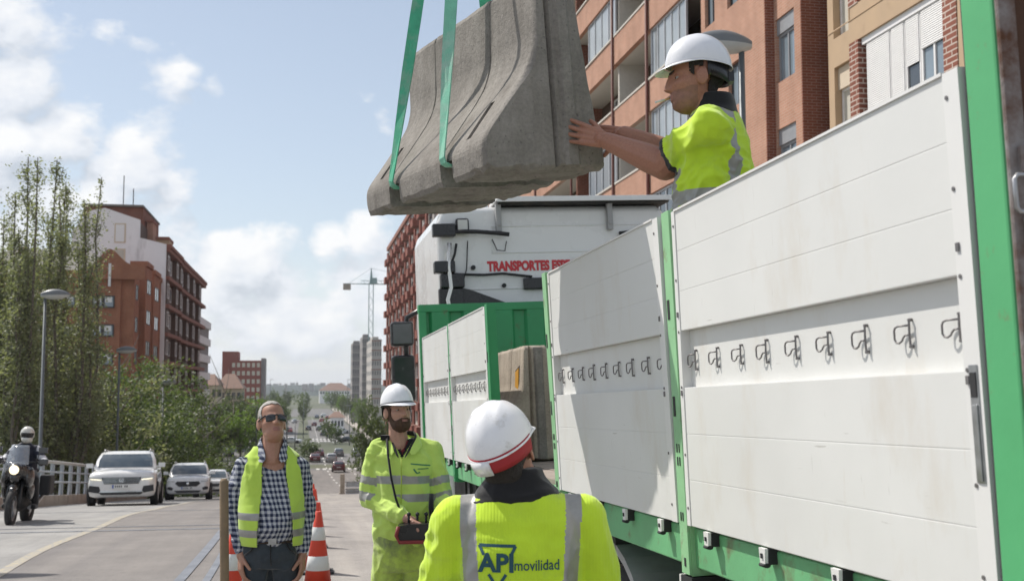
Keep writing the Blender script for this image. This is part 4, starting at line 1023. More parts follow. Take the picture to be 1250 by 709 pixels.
# ------------------------------------------------------------------ worker with the remote control
x, y = cpt(494, 7.0)
Bp = empty('person', (x, y, gz(y)), (0, 0, LEFT), 'bearded worker in white helmet and full yellow overalls holding a crane remote control', 'person')
def chk2():
    HT = frame((-.035, -.035, 1.722), radians(31), radians(10), radians(-2))
    Bp.scale = (.95, 1, 1)
    B = Blob(); head(B, HT)
    B.loft([(.0, .02, z, .10, .07) for z in (.88, .95, 1.35)]+[(0, .02, 1.50, .08, .06)], n=14)
    ARM = ((-1, (-.172, .02, 1.49), (-.225, .0, 1.21), (.055, -.24, 1.10)), (1, (.178, .03, 1.49), (.250, .0, 1.21), (.262, -.215, 1.11)))
    for sx, sh, el, wr in ARM:
        B.chain([(sx*.06, .02, 1.50), sh, el, wr], [.045, .045, .038, .028])
    hand(B, (.070, -.243, 1.097), (1, -.25, -.35), (0, -.2, -1), (.1, -1, .3), curl=.62, s=1.05)
    hand(B, (.259, -.222, 1.103), (.05, -.55, -.75), (-.6, .1, -.6), (-1, -.2, .2), curl=.55, s=1.05)
    for sx in (-1, 1): B.chain([(sx*.09, .02, .9), (sx*.10, .02, .5), (sx*.10, .04, .09)], [.06, .045, .035]); B.cap((sx*.10, .05, .05), (sx*.11, -.12, .035), .035, .03)
    B.build('body', [M['skin_b'], M['lips']], Bp, voxel=.0036, smooth=1, mi=face_mi(HT))
    eyes(Bp, HT)
    shell(Bp, 'hair', HT, M['beard'], lambda p: hair_region(p, .09, -.030, -.060, -.03), lambda p: .005+.002*noise.noise(p*110), .004)
    def bregion(p):
        n_ = .004*noise.noise(p*90)
        if p.y > .008 or p.z < -.130: return False
        if abs(p.x) > .052 and p.z < .028 and p.y > -.030: return abs(p.x) > .05 and p.y > -.030-.5*max(0, -.02-p.z)+n_ and p.z < .03
        if abs(p.x) < .020 and -.075 < p.z < -.0565: return False
        return -.122 < p.z < -.049-.42*max(0, abs(p.x)-.016)+1.7*max(0, abs(p.x)-.047)+n_
    shell(Bp, 'beard', HT, M['beard'], bregion, lambda p: .0034+.0026*noise.noise(p*150)+(.003 if p.z < -.09 else 0), .004)
    eb = Blob()
    for sx in (-1, 1): eb.cap((sx*.013, -.090, .018), (sx*.044, -.078, .022), .0042, .0032, T=HT)
    eb.build('eyebrows', [M['beard']], Bp, voxel=.003, smooth=1)
    T2 = HT@Matrix.Translation((0, .004, .024))@Matrix.Rotation(radians(3), 4, 'X'); helmet(Bp, T2, M['helmet_clean']); neck_band(Bp, T2, M['black_gloss'])
    b = MB()
    def fr(i, j):
        a = 2*pi*i/40; return Vector((cos(a)*(.104, .094)[j], sin(a)*(.131, .118)[j]+.008, (.026, .008)[j]))
    b.grid(40, 2, fr, wrap=True); o = b.build('helmet_harness', M['black'], Bp, solid=.003); o.data.transform(T2)
    # jacket
    c = Blob(); c.loft([(.0, .02, .93, .185, .135), (0, .01, 1.0, .196, .152), (0, .0, 1.12, .192, .152), (0, .0, 1.24, .190, .148), (0, .008, 1.36, .196, .145), (0, .015, 1.45, .190, .125), (0, .02, 1.51, .150, .10), (0, .022, 1.555, .09, .08)], ex=2.3)
    for sx, sh, el, wr in ARM:
        w2 = Vector(el).lerp(Vector(wr), .86)
        c.chain([(sx*.10, .02, 1.50), (sh[0]*1.0, sh[1], sh[2]-.015), el, w2], [.062, .072, .064, .048]); c.cap(w2, Vector(el).lerp(Vector(wr), .93), .051, .046)
    ARMS = [(Vector(sh), Vector(el), Vector(wr)) for _, sh, el, wr in ARM]
    def mi(p):
        onarm = False
        for sh, el, wr in ARMS:
            d = (el-sh); t = (p-sh).dot(d)/d.dot(d); q = sh+d*t
            if (p-q).length < .095 and abs(p.x) > .150 and 0 < t < 1.05: return 1 if (.58 < t < .74 or .90 < t < 1.06) else 0
            d = (wr-el); t = (p-el).dot(d)/d.dot(d); q = el+d*t
            if (p-q).length < .09 and t > .12: return 2 if t > .9 and False else 0
        return 1 if (1.295 < p.z < 1.345 or 1.19 < p.z < 1.24) else 0
    c.build('jacket', [M['hivis2'], M['band']], Bp, voxel=.0065, smooth=3, fold=folds(.015, 8, (1, 1, .8), 8.0), mi=mi, keep=lambda p: not (p.y < 0 and p.z > 1.445 and abs(p.x) < (p.z-1.445)*.62))
    # collar: black inner, yellow outer, red undershirt
    cl = MB(); ci = MB()
    for sx in (-1, 1):
        cl.add([(0, .100, 1.60), (sx*.072, .07, 1.60), (sx*.090, -.01, 1.585), (sx*.078, -.07, 1.55), (sx*.030, -.142, 1.47), (sx*.085, -.152, 1.455), (sx*.125, -.07, 1.515), (sx*.125, .05, 1.535), (0, .125, 1.545)], [(0, 1, 7, 8), (1, 2, 6, 7), (2, 3, 6), (3, 4, 5, 6)])
        ci.add([(0, .088, 1.605), (sx*.062, .06, 1.605), (sx*.078, -.01, 1.590), (sx*.066, -.07, 1.555), (sx*.0, -.150, 1.43), (sx*.030, -.149, 1.45), (sx*.078, -.075, 1.545), (sx*.088, -.0, 1.565), (sx*.075, .065, 1.57), (0, .098, 1.57)], [(0, 1, 8, 9), (1, 2, 7, 8), (2, 3, 6, 7), (3, 4, 5, 6)])
    cl.build('collar', [M['hivis2']], Bp, solid=.008, subd=1); ci.build('inner_collar', [M['black_cloth']], Bp, solid=.006, subd=1)
    us = Blob(); us.loft([(0, .01, 1.38, .14, .118), (0, .012, 1.45, .13, .100), (0, .018, 1.51, .092, .082), (0, .022, 1.55, .07, .066)]); us.build('undershirt', [mat('red_undershirt', (.22, .025, .03), .8)], Bp, voxel=.008, keep=lambda p: p.z < 1.545)
    us = Blob(); us.loft([(0, .01, 1.36, .155, .128), (0, .012, 1.45, .145, .110), (0, .018, 1.515, .108, .092), (0, .022, 1.56, .080, .074)]); us.build('inner_shirt', [M['black_cloth']], Bp, voxel=.008, keep=lambda p: p.z < 1.56 and not (p.y < 0 and p.z > 1.47 and abs(p.x) < (p.z-1.47)*.45))
    # zip line, pocket edge and the small chest print
    z = MB(); z.tube([(.0, -.150, 1.45), (.002, -.158, 1.3), (.0, -.162, 1.1), (.0, -.158, 1.0)], .004, 6); z.build('zip', [mat('zip_tape', (.40, .52, .06), .7)], Bp)
    tr = Blob(); tr.loft([(0, .015, .78, .178, .138), (0, .012, .90, .185, .145), (0, .01, 1.0, .178, .14)])
    for sx in (-1, 1): tr.chain([(sx*.088, .015, .84), (sx*.105, .02, .48), (sx*.11, .04, .10)], [.112, .098, .088])
    tr.build('trousers', [M['hivis_dirty']], Bp, voxel=.009, smooth=3, fold=folds(.014, 8, (1, 1, .6), 4.0))
    for sx in (-1, 1):
        s_ = Blob(); s_.cap((sx*.105, .06, .05), (sx*.12, -.13, .045), .055, .05); s_.build('boot', [M['black']], Bp, voxel=.008)
    return c
chk2()
# chest print lines, laid on the jacket
def on_body(parent, names, flat_me, origin, ray_dir, offs=.003):
    """drape a flat mesh (x right, y up) on the named children of a figure"""
    vs = []; fs = []
    for o in parent.children:
        if o.name.split('.')[0] in names:
            k = len(vs); vs += [v.co.copy() for v in o.data.vertices]; fs += [[i+k for i in p.vertices] for p in o.data.polygons]
    bv = BVHTree.FromPolygons(vs, fs); rd = Vector(ray_dir).normalized(); up = Vector((0, 0, 1)); rt = rd.cross(up).normalized(); up = rt.cross(rd)
    for v in flat_me.vertices:
        p = Vector(origin)+rt*v.co.x+up*v.co.y; h = bv.ray_cast(p-rd*.6, rd)
        v.co = (h[0] if h[0] else p)-rd*(offs+v.co.z)
    flat_me.update(); return flat_me
M['print'] = mat('dark_teal_print', (.012, .075, .105), .6, var=.1)
M['print_green'] = mat('green_print', (.03, .20, .10), .6, var=.1)
b = MB()
def flat_bar(b, p0, p1, w, mi=0, n=6):
    p0, p1 = Vector(p0), Vector(p1); d = (p1-p0); nn = Vector((-d.y, d.x)).normalized()*w/2
    b.grid(n, 2, lambda i, j: (*(p0+d*i/(n-1)+nn*(1 if j else -1)), 0), mi=mi, sm=False)
flat_bar(b, (-.06, .0), (.06, -.012), .007); flat_bar(b, (-.015, -.03), (.05, -.03), .005); flat_bar(b, (-.04, -.03), (-.02, -.055), .009); flat_bar(b, (.0, -.05), (-.02, -.055), .007)
me = b.mesh('chest_print', [M['print_green']]); put('chest_print', on_body(Bp, ('jacket',), me, (.115, -.3, 1.415), (0, 1, 0)), Bp)
# neck strap
b = MB()
pts = [(-.085, .02, 1.585), (-.100, -.07, 1.555), (-.085, -.140, 1.47), (-.06, -.165, 1.33), (-.03, -.185, 1.22), (.02, -.215, 1.10)]
b.tube(pts, .0075, 6); b.box((-.115, -.03, 1.565), (.055, .06, .03)); b.tube([(.19, -.165, 1.24), (.19, -.20, 1.17), (.20, -.22, 1.09)], .016, 8); b.build('strap', [M['black_cloth']], Bp)
# ---- remote control box, held
rc = empty('remote_control', Bp.matrix_basis@Vector((.165, -.265, 1.045)), (0, 0, LEFT+radians(6)), 'black and red crane remote control box held by the bearded worker', 'remote control')
b = MB(); b.prism([(-.15, -.055), (.15, -.055), (.165, -.02), (.16, .03), (.10, .042), (-.10, .042), (-.16, .03), (-.165, -.02)], -.065, .065, 'Y', 0); b.build('case', [M['black_gloss']], rc, bevel=.012)
b = MB(); b.tube([(-.16, -.075, .03), (-.172, -.078, -.02), (-.155, -.078, -.058), (.155, -.078, -.058), (.172, -.078, -.02), (.16, -.075, .03)], .011, 8); b.build('red_rim', [mat('dull_red_rubber', (.24, .03, .03), .6)], rc)
b = MB()
for k in range(5): b.tube([(-.10+k*.05, 0, .04), (-.10+k*.05, -.006, .085)], .007, 8); b.lathe([(.0, .105), (.011, .098), (.012, .088), (.006, .08)], 10, c=(-.10+k*.05, -.006, 0))
b.build_each('lever', [M['black']], rc)
# ------------------------------------------------------------------ the man in front, seen from behind
x, y = cpt(632, 3.5)
Fp = empty('person', (x, y, gz(y)), (0, 0, LEFT), 'man seen from behind in scuffed white helmet and yellow lettered shirt', 'person')
def chk3():
    HT = frame((-.035, .02, 1.645), radians(180-14), radians(16), radians(17))
    Fp.scale = (1.0, 1.0, 1.015)
    B = Blob(); head(B, HT)
    B.loft([(.0, .0, z, .10, .07) for z in (.88, .95, 1.3)]+[(0, .0, 1.42, .08, .06)], n=14)
    ARM = ((-1, (-.183, -.005, 1.46), (-.242, .02, 1.17), (-.21, .20, 1.01)), (1, (.195, -.005, 1.465), (.262, .02, 1.175), (.24, .21, 1.02)))
    for sx, sh, el, wr in ARM:
        B.chain([(sx*.06, .0, 1.44), sh, el, wr], [.05, .052, .046, .031])
        hand(B, Vector(wr)+Vector((0, .03, -.01)), (0, 1, -.25), (-sx, 0, -.2), (-sx*.2, .3, 1), curl=.5, s=1.08)
    for sx in (-1, 1): B.chain([(sx*.09, .0, .9), (sx*.11, .0, .5), (sx*.11, -.02, .09)], [.06, .045, .035]); B.cap((sx*.11, -.05, .05), (sx*.12, .12, .035), .035, .03)
    B.build('body', [M['skin_c']], Fp, voxel=.005, smooth=2)
    h = Blob(); h.ell((0, .040, .022), (.0795, .092, .082), T=HT); h.ell((0, .075, -.035), (.062, .046, .058), T=HT); h.build('hair', [M['hair_dark']], Fp, voxel=.005, smooth=3)
    T2 = HT@Matrix.Translation((0, .004, .022)); helmet(Fp, T2, M['helmet'], ridge=True)
    # low nape band of the helmet with its red sweat band
    b = MB()
    b.grid(30, 4, lambda i, j: (cos(radians(8+164*i/29))*(.101, .100, .097, .093)[j], sin(radians(8+164*i/29))*(.126, .125, .122, .117)[j]+.008, (.028, .012, -.004, -.020)[j]-.014*sin(radians(8+164*i/29))))
    o = b.build('sweat_band', [M['red_band']], Fp, solid=.004); o.data.transform(T2)
    b = MB(); b.grid(14, 3, lambda i, j: (cos(radians(12+72*i/13))*(.103, .103, .099)[j], sin(radians(12+72*i/13))*(.128, .128, .122)[j]+.008, (.02, .0, -.026)[j]-.012))
    o = b.build('nape_guard', [M['helmet']], Fp, solid=.004); o.data.transform(T2)
    # shirt
    c = Blob(); c.loft([(.008, .0, .93, .185, .13), (.008, 0, 1.02, .190, .14), (.008, 0, 1.14, .186, .145), (.008, .0, 1.27, .192, .148), (.008, -.005, 1.38, .194, .143), (.008, -.005, 1.46, .182, .124), (.006, -.0, 1.515, .146, .098), (0, .0, 1.555, .098, .08)], ex=2.5)
    for sx, sh, el, wr in ARM:
        e2 = Vector(sh).lerp(Vector(el), .80); c.chain([(sx*.12, .0, 1.465), (sh[0], sh[1], sh[2]-.010), e2], [.066, .076, .073])
    def cut(p):
        for sx, sh, el, wr in ARM:
            d = Vector(el)-Vector(sh); t = (p-Vector(sh)).dot(d)/d.dot(d)
            if t > .86 and abs(p.x) > .18 and p.z < 1.3: return False
        return True
    def mi(p):
        ax = abs(p.x-.008)
        if p.z > 1.532: return 2
        k = .012*sin((p.z-1.3)*6)
        if p.y < .03 and .122+k < ax < .168+k and p.z > .9: return 1
        if p.y >= .03 and .122 < ax < .168: return 1
        for sx, sh, el, wr in ARM:
            d = Vector(el)-Vector(sh); t = (p-Vector(sh)).dot(d)/d.dot(d)
            if t > .80 and ax > .185 and p.z < 1.32: return 2
        return 0
    rib = M['hivis'].copy(); rib.name = 'ribbed_hi_vis'; q = NT(rib.node_tree); bs = rib.node_tree.nodes['Principled BSDF']
    ob = q.n('ShaderNodeTexCoord').outputs['Object']; sp = q.n('ShaderNodeSeparateXYZ'); rib.node_tree.links.new(ob, sp.inputs[0])
    bp = q.n('ShaderNodeBump'); bp.inputs['Strength'].default_value = .35; bp.inputs['Distance'].default_value = .0015
    rib.node_tree.links.new(q.m('ABSOLUTE', q.m('SINE', q.m('MULTIPLY', sp.outputs[0], 330.0))), bp.inputs['Height']); rib.node_tree.links.new(bp.outputs[0], bs.inputs['Normal'])
    c.build('shirt', [rib, M['band'], M['black_cloth']], Fp, voxel=.006, smooth=3, fold=(lambda p, n, f_=folds(.015, 6.5, (1, 1, .55), 11.0): f_(p, n)*min(1, max(.08, (1.50-p.z)/.09))), keep=cut, mi=mi)
    k = Blob(); k.loft([(0, .0, 1.495, .150, .098), (0, .0, 1.515, .143, .101), (0, .0, 1.535, .126, .096), (-.005, .004, 1.575, .090, .084), (-.008, .008, 1.605, .080, .078)]); k.build('collar', [M['black_cloth']], Fp, voxel=.006, smooth=3, fold=folds(.004, 12, (1, 1, 2), 1.0))
    tr = Blob(); tr.loft([(0, .0, .80, .172, .13), (0, .0, .90, .178, .138), (0, .0, .98, .172, .13)])
    for sx in (-1, 1): tr.chain([(sx*.088, .0, .86), (sx*.105, -.0, .5), (sx*.11, -.02, .10)], [.108, .09, .075])
    tr.build('trousers', [M['jeans']], Fp, voxel=.009, smooth=3, fold=folds(.010, 8, (1, 1, .6), 3.0))
    for sx in (-1, 1):
        s_ = Blob(); s_.cap((sx*.11, -.06, .05), (sx*.12, .13, .045), .055, .05); s_.build('boot', [M['black']], Fp, voxel=.008)
chk3()
# print on the back: triangle outline with the lettering through it
def back_print(me, x0, z0): return on_body(Fp, ('shirt',), me, (x0, -.5, z0), (0, 1, 0), .0025)
b = MB()
for pcs in ((((-.050, .012), (.056, .012)), ((-.050, .012), (-.036, -.014)), ((.056, .012), (.042, -.014))), (((-.022, -.068), (.003, -.106)), ((.028, -.068), (.003, -.106)))):
    b = MB()
    for p0, p1 in pcs: flat_bar(b, p0, p1, .0085, n=8)
    put('back_emblem', back_print(b.mesh('back_emblem', [M['print']]), -.063, 1.384), Fp)
t_ = text_mesh('API', .072, 0, M['print'], 'lettering', .0026, 2); put('lettering', back_print(t_, -.113, 1.324), Fp)
t_ = text_mesh('movilidad', .043, 0, M['print'], 'lettering', .0004, 2)
for v in t_.vertices: v.co.x *= .80
put('lettering', back_print(t_, -.012, 1.328), Fp)
# ------------------------------------------------------------------ the worker standing on the truck bed, hand on the barrier
WD = 4.35; x, y = cpt(860, WD)
Wp = empty('person', (x, y, 1.41), (0, 0, LEFT), 'worker on the truck in white helmet and yellow polo shirt guiding the hanging barrier', 'person')
def chk4():
    SC = 1.09
    HT = frame((-.022, -.0, 1.643), radians(-93), radians(-2), 0)@Matrix.Scale(SC, 4)
    BT = Matrix.Translation((.045, 0, 0))@Matrix.Rotation(radians(-112), 4, 'Z')
    B = Blob(); head(B, HT, .003); B.cap((0, .03, -.08), (0, .085, -.19), .058, .068, T=HT)
    B.loft([(.045, .0, z, .09, .09) for z in (.88, .95, 1.3)]+[(.045, .0, 1.42, .07, .07)], n=14)
    NA = ((-.0, -.165, 1.425), (-.135, .04, 1.315), (-.345, .185, 1.440)); FA = ((.10, .165, 1.43), (-.10, .22, 1.40), (-.270, .265, 1.485))
    for (sh, el, wr), r in ((NA, (.058, .060, .056, .036)), (FA, (.055, .056, .050, .036))):
        B.chain([(.05, sh[1]*.4, 1.42), sh, el], [r[0], r[0], r[1]]); m_ = Vector(el).lerp(Vector(wr), .3); B.chain([el, m_, wr], [r[1], r[2]*1.02, r[3]])
    hand(B, Vector(NA[2])+Vector((-.015, .008, .007)), (-.86, .30, .32), (.22, 1, -.05), (.2, 0, 1), curl=.10, s=1.10, spread=.07, curls=(.22, .15, .11, .10), thumb_out=.5)
    hand(B, Vector(FA[2])+Vector((-.01, .006, .0)), (-.80, .50, .1), (.25, 1, -.1), (0, .2, -1), curl=.2, s=1.08)
    for sx in (-1, 1): B.chain([(.045, sx*.09, .9), (.045, sx*.12, .5), (.06, sx*.12, .09)], [.06, .045, .035]); B.cap((.08, sx*.12, .05), (-.10, sx*.13, .035), .035, .03)
    B.build('body', [M['skin_c'], M['lips'], M['stubble']], Wp, voxel=.0036, smooth=1, mi=face_mi(HT, True))
    eyes(Wp, HT)
    shell(Wp, 'hair', HT, M['hair_dark'], lambda p: hair_region(p, .09, -.026, -.078, -.006), lambda p: .006+.002*noise.noise(p*110), .004)
    eb = Blob()
    for sx in (-1, 1): eb.cap((sx*.013, -.0905, .019), (sx*.044, -.0785, .023), .0046, .0036, T=HT)
    eb.build('eyebrows', [M['hair_dark']], Wp, voxel=.003, smooth=1)
    T2 = HT@Matrix.Translation((0, .006, .026))@Matrix.Rotation(radians(0), 4, 'X')@Matrix.Scale(.93, 4); helmet(Wp, T2, M['helmet_clean']); neck_band(Wp, T2, M['black_gloss'])
    c = Blob(); c.loft([(0, .0, .90, .178, .135), (0, 0, 1.0, .182, .140), (0, -.008, 1.14, .184, .142), (0, .0, 1.26, .190, .138), (0, .004, 1.36, .190, .130), (0, .006, 1.43, .178, .112), (0, .01, 1.49, .128, .088), (0, .012, 1.53, .085, .075)], ex=2.4, T=BT)
    SL = []
    for (sh, el, wr), sx in ((NA, 1), (FA, -1)):
        e2 = Vector(sh).lerp(Vector(el), .70); c.chain([(.05, sh[1]*.55, 1.44), Vector(sh)+Vector((0, 0, -.01)), e2], [.072, .084, .080]); SL.append((Vector(sh), Vector(el)))
    Bi = BT.inverted()
    def cut(p):
        for sh, el in SL:
            d = el-sh; t = (p-sh).dot(d)/d.dot(d)
            if t > .80 and (p-(sh+d*t)).length < .12 and p.z > 1.22: return False
        return True
    def mi(p):
        for sh, el in SL:
            d = el-sh; t = (p-sh).dot(d)/d.dot(d)
            if t > .70 and (p-(sh+d*t)).length < .105 and p.z > 1.2: return 2
            if t > .12 and (p-(sh+d*t)).length < .095 and p.z < 1.47 and (p-sh).length > .09: return 0
        q = Bi@p
        if .095 < abs(q.x) < .142 and p.z > 1.0: return 1
        return 1 if 1.135 < p.z < 1.19 else 0
    c.build('polo_shirt', [M['hivis'], M['band'], M['black_cloth']], Wp, voxel=.0055, smooth=3, fold=folds(.017, 8, (1, 1, .75), 15.0), keep=cut, mi=mi)
    k = Blob(); k.loft([(0, .012, 1.49, .110, .086), (0, .010, 1.525, .082, .080), (-.0, .004, 1.565, .073, .078), (-.0, -.0, 1.58, .070, .075)], T=Matrix.Translation((.0, 0, 0))@BT); k.build('collar', [M['black_cloth']], Wp, voxel=.006, smooth=2)
    tr = Blob(); tr.loft([(.045, .0, .80, .13, .172), (.045, .0, .90, .138, .178), (.045, .0, .98, .13, .172)])
    for sx in (-1, 1): tr.chain([(.045, sx*.09, .86), (.045, sx*.115, .5), (.06, sx*.12, .10)], [.108, .09, .075])
    tr.build('trousers', [M['jeans']], Wp, voxel=.009, smooth=3, fold=folds(.010, 8, (1, 1, .6), 3.0))
    for sx in (-1, 1):
        s_ = Blob(); s_.cap((.10, sx*.12, .055), (-.10, sx*.13, .05), .055, .05); s_.build('boot', [M['black']], Wp, voxel=.008)
    cg = MB(); m0 = Wp.matrix_basis@(HT@Vector((.0, -.093, -.0645))); m1 = m0+Wp.matrix_basis.to_3x3()@Vector((-.058, -.012, -.018))
    cg.tube([m0, m0.lerp(m1, .35)], .0042, 8, 1); cg.tube([m0.lerp(m1, .352), m1], .0042, 8, 0)
    tag(cg.build('cigarette', [mat('paper', (.75, .74, .70), .8, var=.02), mat('cork_filter', (.50, .30, .13), .8)]), 'cigarette in the mouth of the worker on the truck', 'cigarette')
chk4()
# ------------------------------------------------------------------ buildings
def brick_mat(name, c1, c2, mortar, axis='x', scale=1.0, var=.12):
    """courses run along the wall; axis = direction the wall faces"""
    m = bpy.data.materials.new(name); m.use_nodes = True; t = m.node_tree; q = NT(t); b = t.nodes['Principled BSDF']
    ob = q.n('ShaderNodeTexCoord').outputs['Object']; sp = q.n('ShaderNodeSeparateXYZ'); t.links.new(ob, sp.inputs[0]); cb_ = q.n('ShaderNodeCombineXYZ')
    t.links.new(q.m('ADD', sp.outputs[1], sp.outputs[0]), cb_.inputs[0]); t.links.new(sp.outputs[2], cb_.inputs[1])
    br = q.n('ShaderNodeTexBrick'); t.links.new(cb_.outputs[0], br.inputs[0])
    br.inputs['Scale'].default_value = scale; br.inputs['Brick Width'].default_value = .25; br.inputs['Row Height'].default_value = .075; br.inputs['Mortar Size'].default_value = .010; br.inputs['Bias'].default_value = -.1
    br.inputs['Color1'].default_value = (*c1, 1); br.inputs['Color2'].default_value = (*c2, 1); br.inputs['Mortar'].default_value = (*mortar, 1)
    n1 = q.noise(ob, .9, 6, .6); n2 = q.noise(q.v('MULTIPLY', ob, (1, 1, .25)), 1.6, 5, .6)
    c = q.mix(1.0, br.outputs[0], q.ramp(n1, [(.3, (1-var,)*3+(1,)), (.7, (1+var,)*3+(1,))]), 'MULTIPLY'); c = q.mix(1.0, c, q.ramp(n2, [(.3, (.88, .87, .86, 1)), (.6, (1.03, 1.03, 1.03, 1))]), 'MULTIPLY')
    t.links.new(c, b.inputs['Base Color']); b.inputs['Roughness'].default_value = .9; b.inputs['Specular IOR Level'].default_value = .2
    bp = q.n('ShaderNodeBump'); bp.inputs['Strength'].default_value = .6; bp.inputs['Distance'].default_value = .01; t.links.new(q.m('SUBTRACT', 1.0, br.outputs[1]), bp.inputs['Height']); t.links.new(bp.outputs[0], b.inputs['Normal'])
    return m
M['brick'] = brick_mat('salmon_brick', (.47, .255, .18), (.42, .22, .15), (.46, .32, .25))
M['brick_dark'] = brick_mat('brown_and_shaded_brick', (.24, .085, .055), (.20, .07, .045), (.30, .19, .15))
M['brick_pillar'] = brick_mat('pillar_brick', (.27, .105, .075), (.22, .085, .06), (.55, .46, .40), scale=.62)
M['brick_orange'] = brick_mat('orange_brick', (.36, .14, .078), (.31, .118, .065), (.36, .22, .155))
M['beige'] = mat('beige_render', (.47, .335, .215), .85, var=.08, vscale=1.2, dirt=(.40, .28, .18), dirt_amt=.15, dscale=1.5, bump=.2, bscale=30)
M['beige_pale'] = mat('pale_panel', (.60, .50, .38), .8, var=.05)
M['white_wall'] = mat('white_render', (.80, .785, .79), .85, var=.05, vscale=.4, dirt=(.48, .46, .46), dirt_amt=.15, dscale=.5, streak=(1, 1, .3))
M['white_frame'] = mat('white_window_frame', (.76, .75, .74), .4, var=.03)
M['grey_frame'] = mat('grey_window_frame', (.27, .275, .29), .5, var=.1)
M['alu'] = mat('aluminium_glazing_bars', (.50, .51, .53), .4, .2, var=.08)
M['dark_frame'] = mat('dark_window_frame', (.05, .045, .045), .5)
M['pane'] = glass('window_glass', (.055, .065, .075), .05); M['pane_blue'] = glass('sky_blue_glass', (.20, .25, .29), .08); M['pane_grey'] = glass('grey_glazing', (.30, .325, .34), .15)
M['curtain'] = mat('curtain', (.50, .47, .40), .8, var=.1, vscale=2)
M['stone_sill'] = mat('pale_sill', (.55, .52, .47), .8, var=.1)
M['soffit'] = mat('balcony_soffit', (.58, .55, .50), .85, var=.08)
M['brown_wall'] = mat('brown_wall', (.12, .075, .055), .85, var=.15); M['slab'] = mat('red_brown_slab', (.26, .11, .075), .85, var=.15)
M['tile_roof'] = mat('clay_roof', (.20, .125, .095), .9, var=.2, vscale=2); M['grey_roof'] = mat('grey_roof', (.20, .185, .165), .9, var=.15, vscale=2, bump=.3, bscale=8)
def slat_mat():
    m = mat('roller_shutter', (.72, .71, .70), .5, var=.03); t = m.node_tree; q = NT(t); ob = q.n('ShaderNodeTexCoord').outputs['Object']; sp = q.n('ShaderNodeSeparateXYZ'); t.links.new(ob, sp.inputs[0])
    bp = q.n('ShaderNodeBump'); bp.inputs['Strength'].default_value = .8; bp.inputs['Distance'].default_value = .012
    t.links.new(q.m('ABSOLUTE', q.m('SINE', q.m('MULTIPLY', sp.outputs[2], 2*pi/.095))), bp.inputs['Height']); t.links.new(bp.outputs[0], t.nodes['Principled BSDF'].inputs['Normal']); return m
M['shutter'] = slat_mat()
def yat(px, X): return X/math.tan(YAW+math.atan((px-625)/1400))
def dep(X, Y): return X*sin(YAW)+Y*cos(YAW)
def zat(py, X, Y): return 1.88+(469-py)/1400*dep(X, Y)
_wc = {}
def window(parent, X, y0, y1, z0, z1, fr='white_frame', pane='pane', n=2, depth=.14, name='window', face=-1):
    """window in a wall facing -X (face=-1) or +X (face=1): frame with bars, panes as a sub-part, set back in its opening"""
    w, h = round(y1-y0, 2), round(z1-z0, 2); key = (w, h, fr, pane, n, depth)
    if key not in _wc:
        f = MB(); t = min(.07, w*.08)
        f.bb(-.02, .05, 0, t, 0, h); f.bb(-.02, .05, w-t, w, 0, h); f.bb(-.02, .05, t, w-t, 0, t); f.bb(-.02, .05, t, w-t, h-t, h)
        for k in range(1, n): f.bb(-.018, .05, w*k/n-t*.45, w*k/n+t*.45, t, h-t)
        p = MB(); p.bb(.015, .03, t*.5, w-t*.5, t*.5, h-t*.5)
        _wc[key] = (f.mesh('window', [M[fr]]), p.mesh('pane', [M[pane]]))
    o = put(name, _wc[key][0], parent, (X, y0 if face < 0 else y1, z0), (0, 0, 0 if face < 0 else pi)); put('pane', _wc[key][1], o); return o
GB = -11.9
# ---- near right: salmon brick block
X1 = 12.0
RB = empty('brick_apartment_building', (X1, 40, GB), label='salmon brick apartment block with stepped balconies behind the man on the truck', cat='building', group='apartment buildings'); RO = Matrix.Translation((-X1, -40, -GB))
def part(b, name, mats, parent, bevel=0):
    off = parent.location
    if parent.parent is None: b.v = [(v[0]-off.x, v[1]-off.y, v[2]-off.z) for v in b.v]
    return b.build(name, mats, parent, bevel=bevel)
def wpart(parent, X, y0, y1, z0, z1, **k): 
    o = window(parent, X-parent.location.x, y0-parent.location.y, y1-parent.location.y, z0-parent.location.z, z1-parent.location.z, **k); return o
TOP = 25.0
y940, y861 = yat(940, X1), yat(861, X1)
X2 = 12.25; y952, y985 = yat(952, X2), yat(985, X2)
X3 = 12.70; y1019 = yat(1019, X3)
SILL = [9.80+2.97*k for k in range(-6, 5)]
# walls with real window openings: stack boxes round each opening
def wall_x(name, X, th, y0, y1, z0, z1, openings, m, parent):
    """wall facing -X between y0..y1, openings = (y0,y1,z0,z1) sharing columns"""
    b = MB(); cols = sorted({(o[0], o[1]) for o in openings}); y = y0
    for (a, c) in cols:
        if a > y: b.bb(X, X+th, y, a, z0, z1)
        z = z0
        for o in sorted([o for o in openings if (o[0], o[1]) == (a, c)], key=lambda o: o[2]):
            if o[2] > z: b.bb(X, X+th, a, c, z, o[2])
            z = o[3]
        if z < z1: b.bb(X, X+th, a, c, z, z1)
        y = c
    if y < y1: b.bb(X, X+th, y, y1, z0, z1)
    return part(b, name, [m], parent)
op1 = []; wcols = [(yat(911, X1), yat(894, X1)), (yat(878, X1), yat(866, X1))]
for s in SILL:
    for c in wcols: op1.append((*c, s, s+1.28))
wall_x('wall', X1, .30, y940, y861, GB, TOP, op1, M['brick'], RB)
for o in op1: wpart(RB, X1+.12, *o, fr='dark_frame', pane='pane_blue', n=2)
op2 = []; c2 = (yat(977, X2), yat(953.5, X2))
for s in SILL: op2.append((*c2, s+.02, s+1.75))
wall_x('wall', X2, .30, y985, y952+.0, GB, TOP, op2, M['brick'], RB)
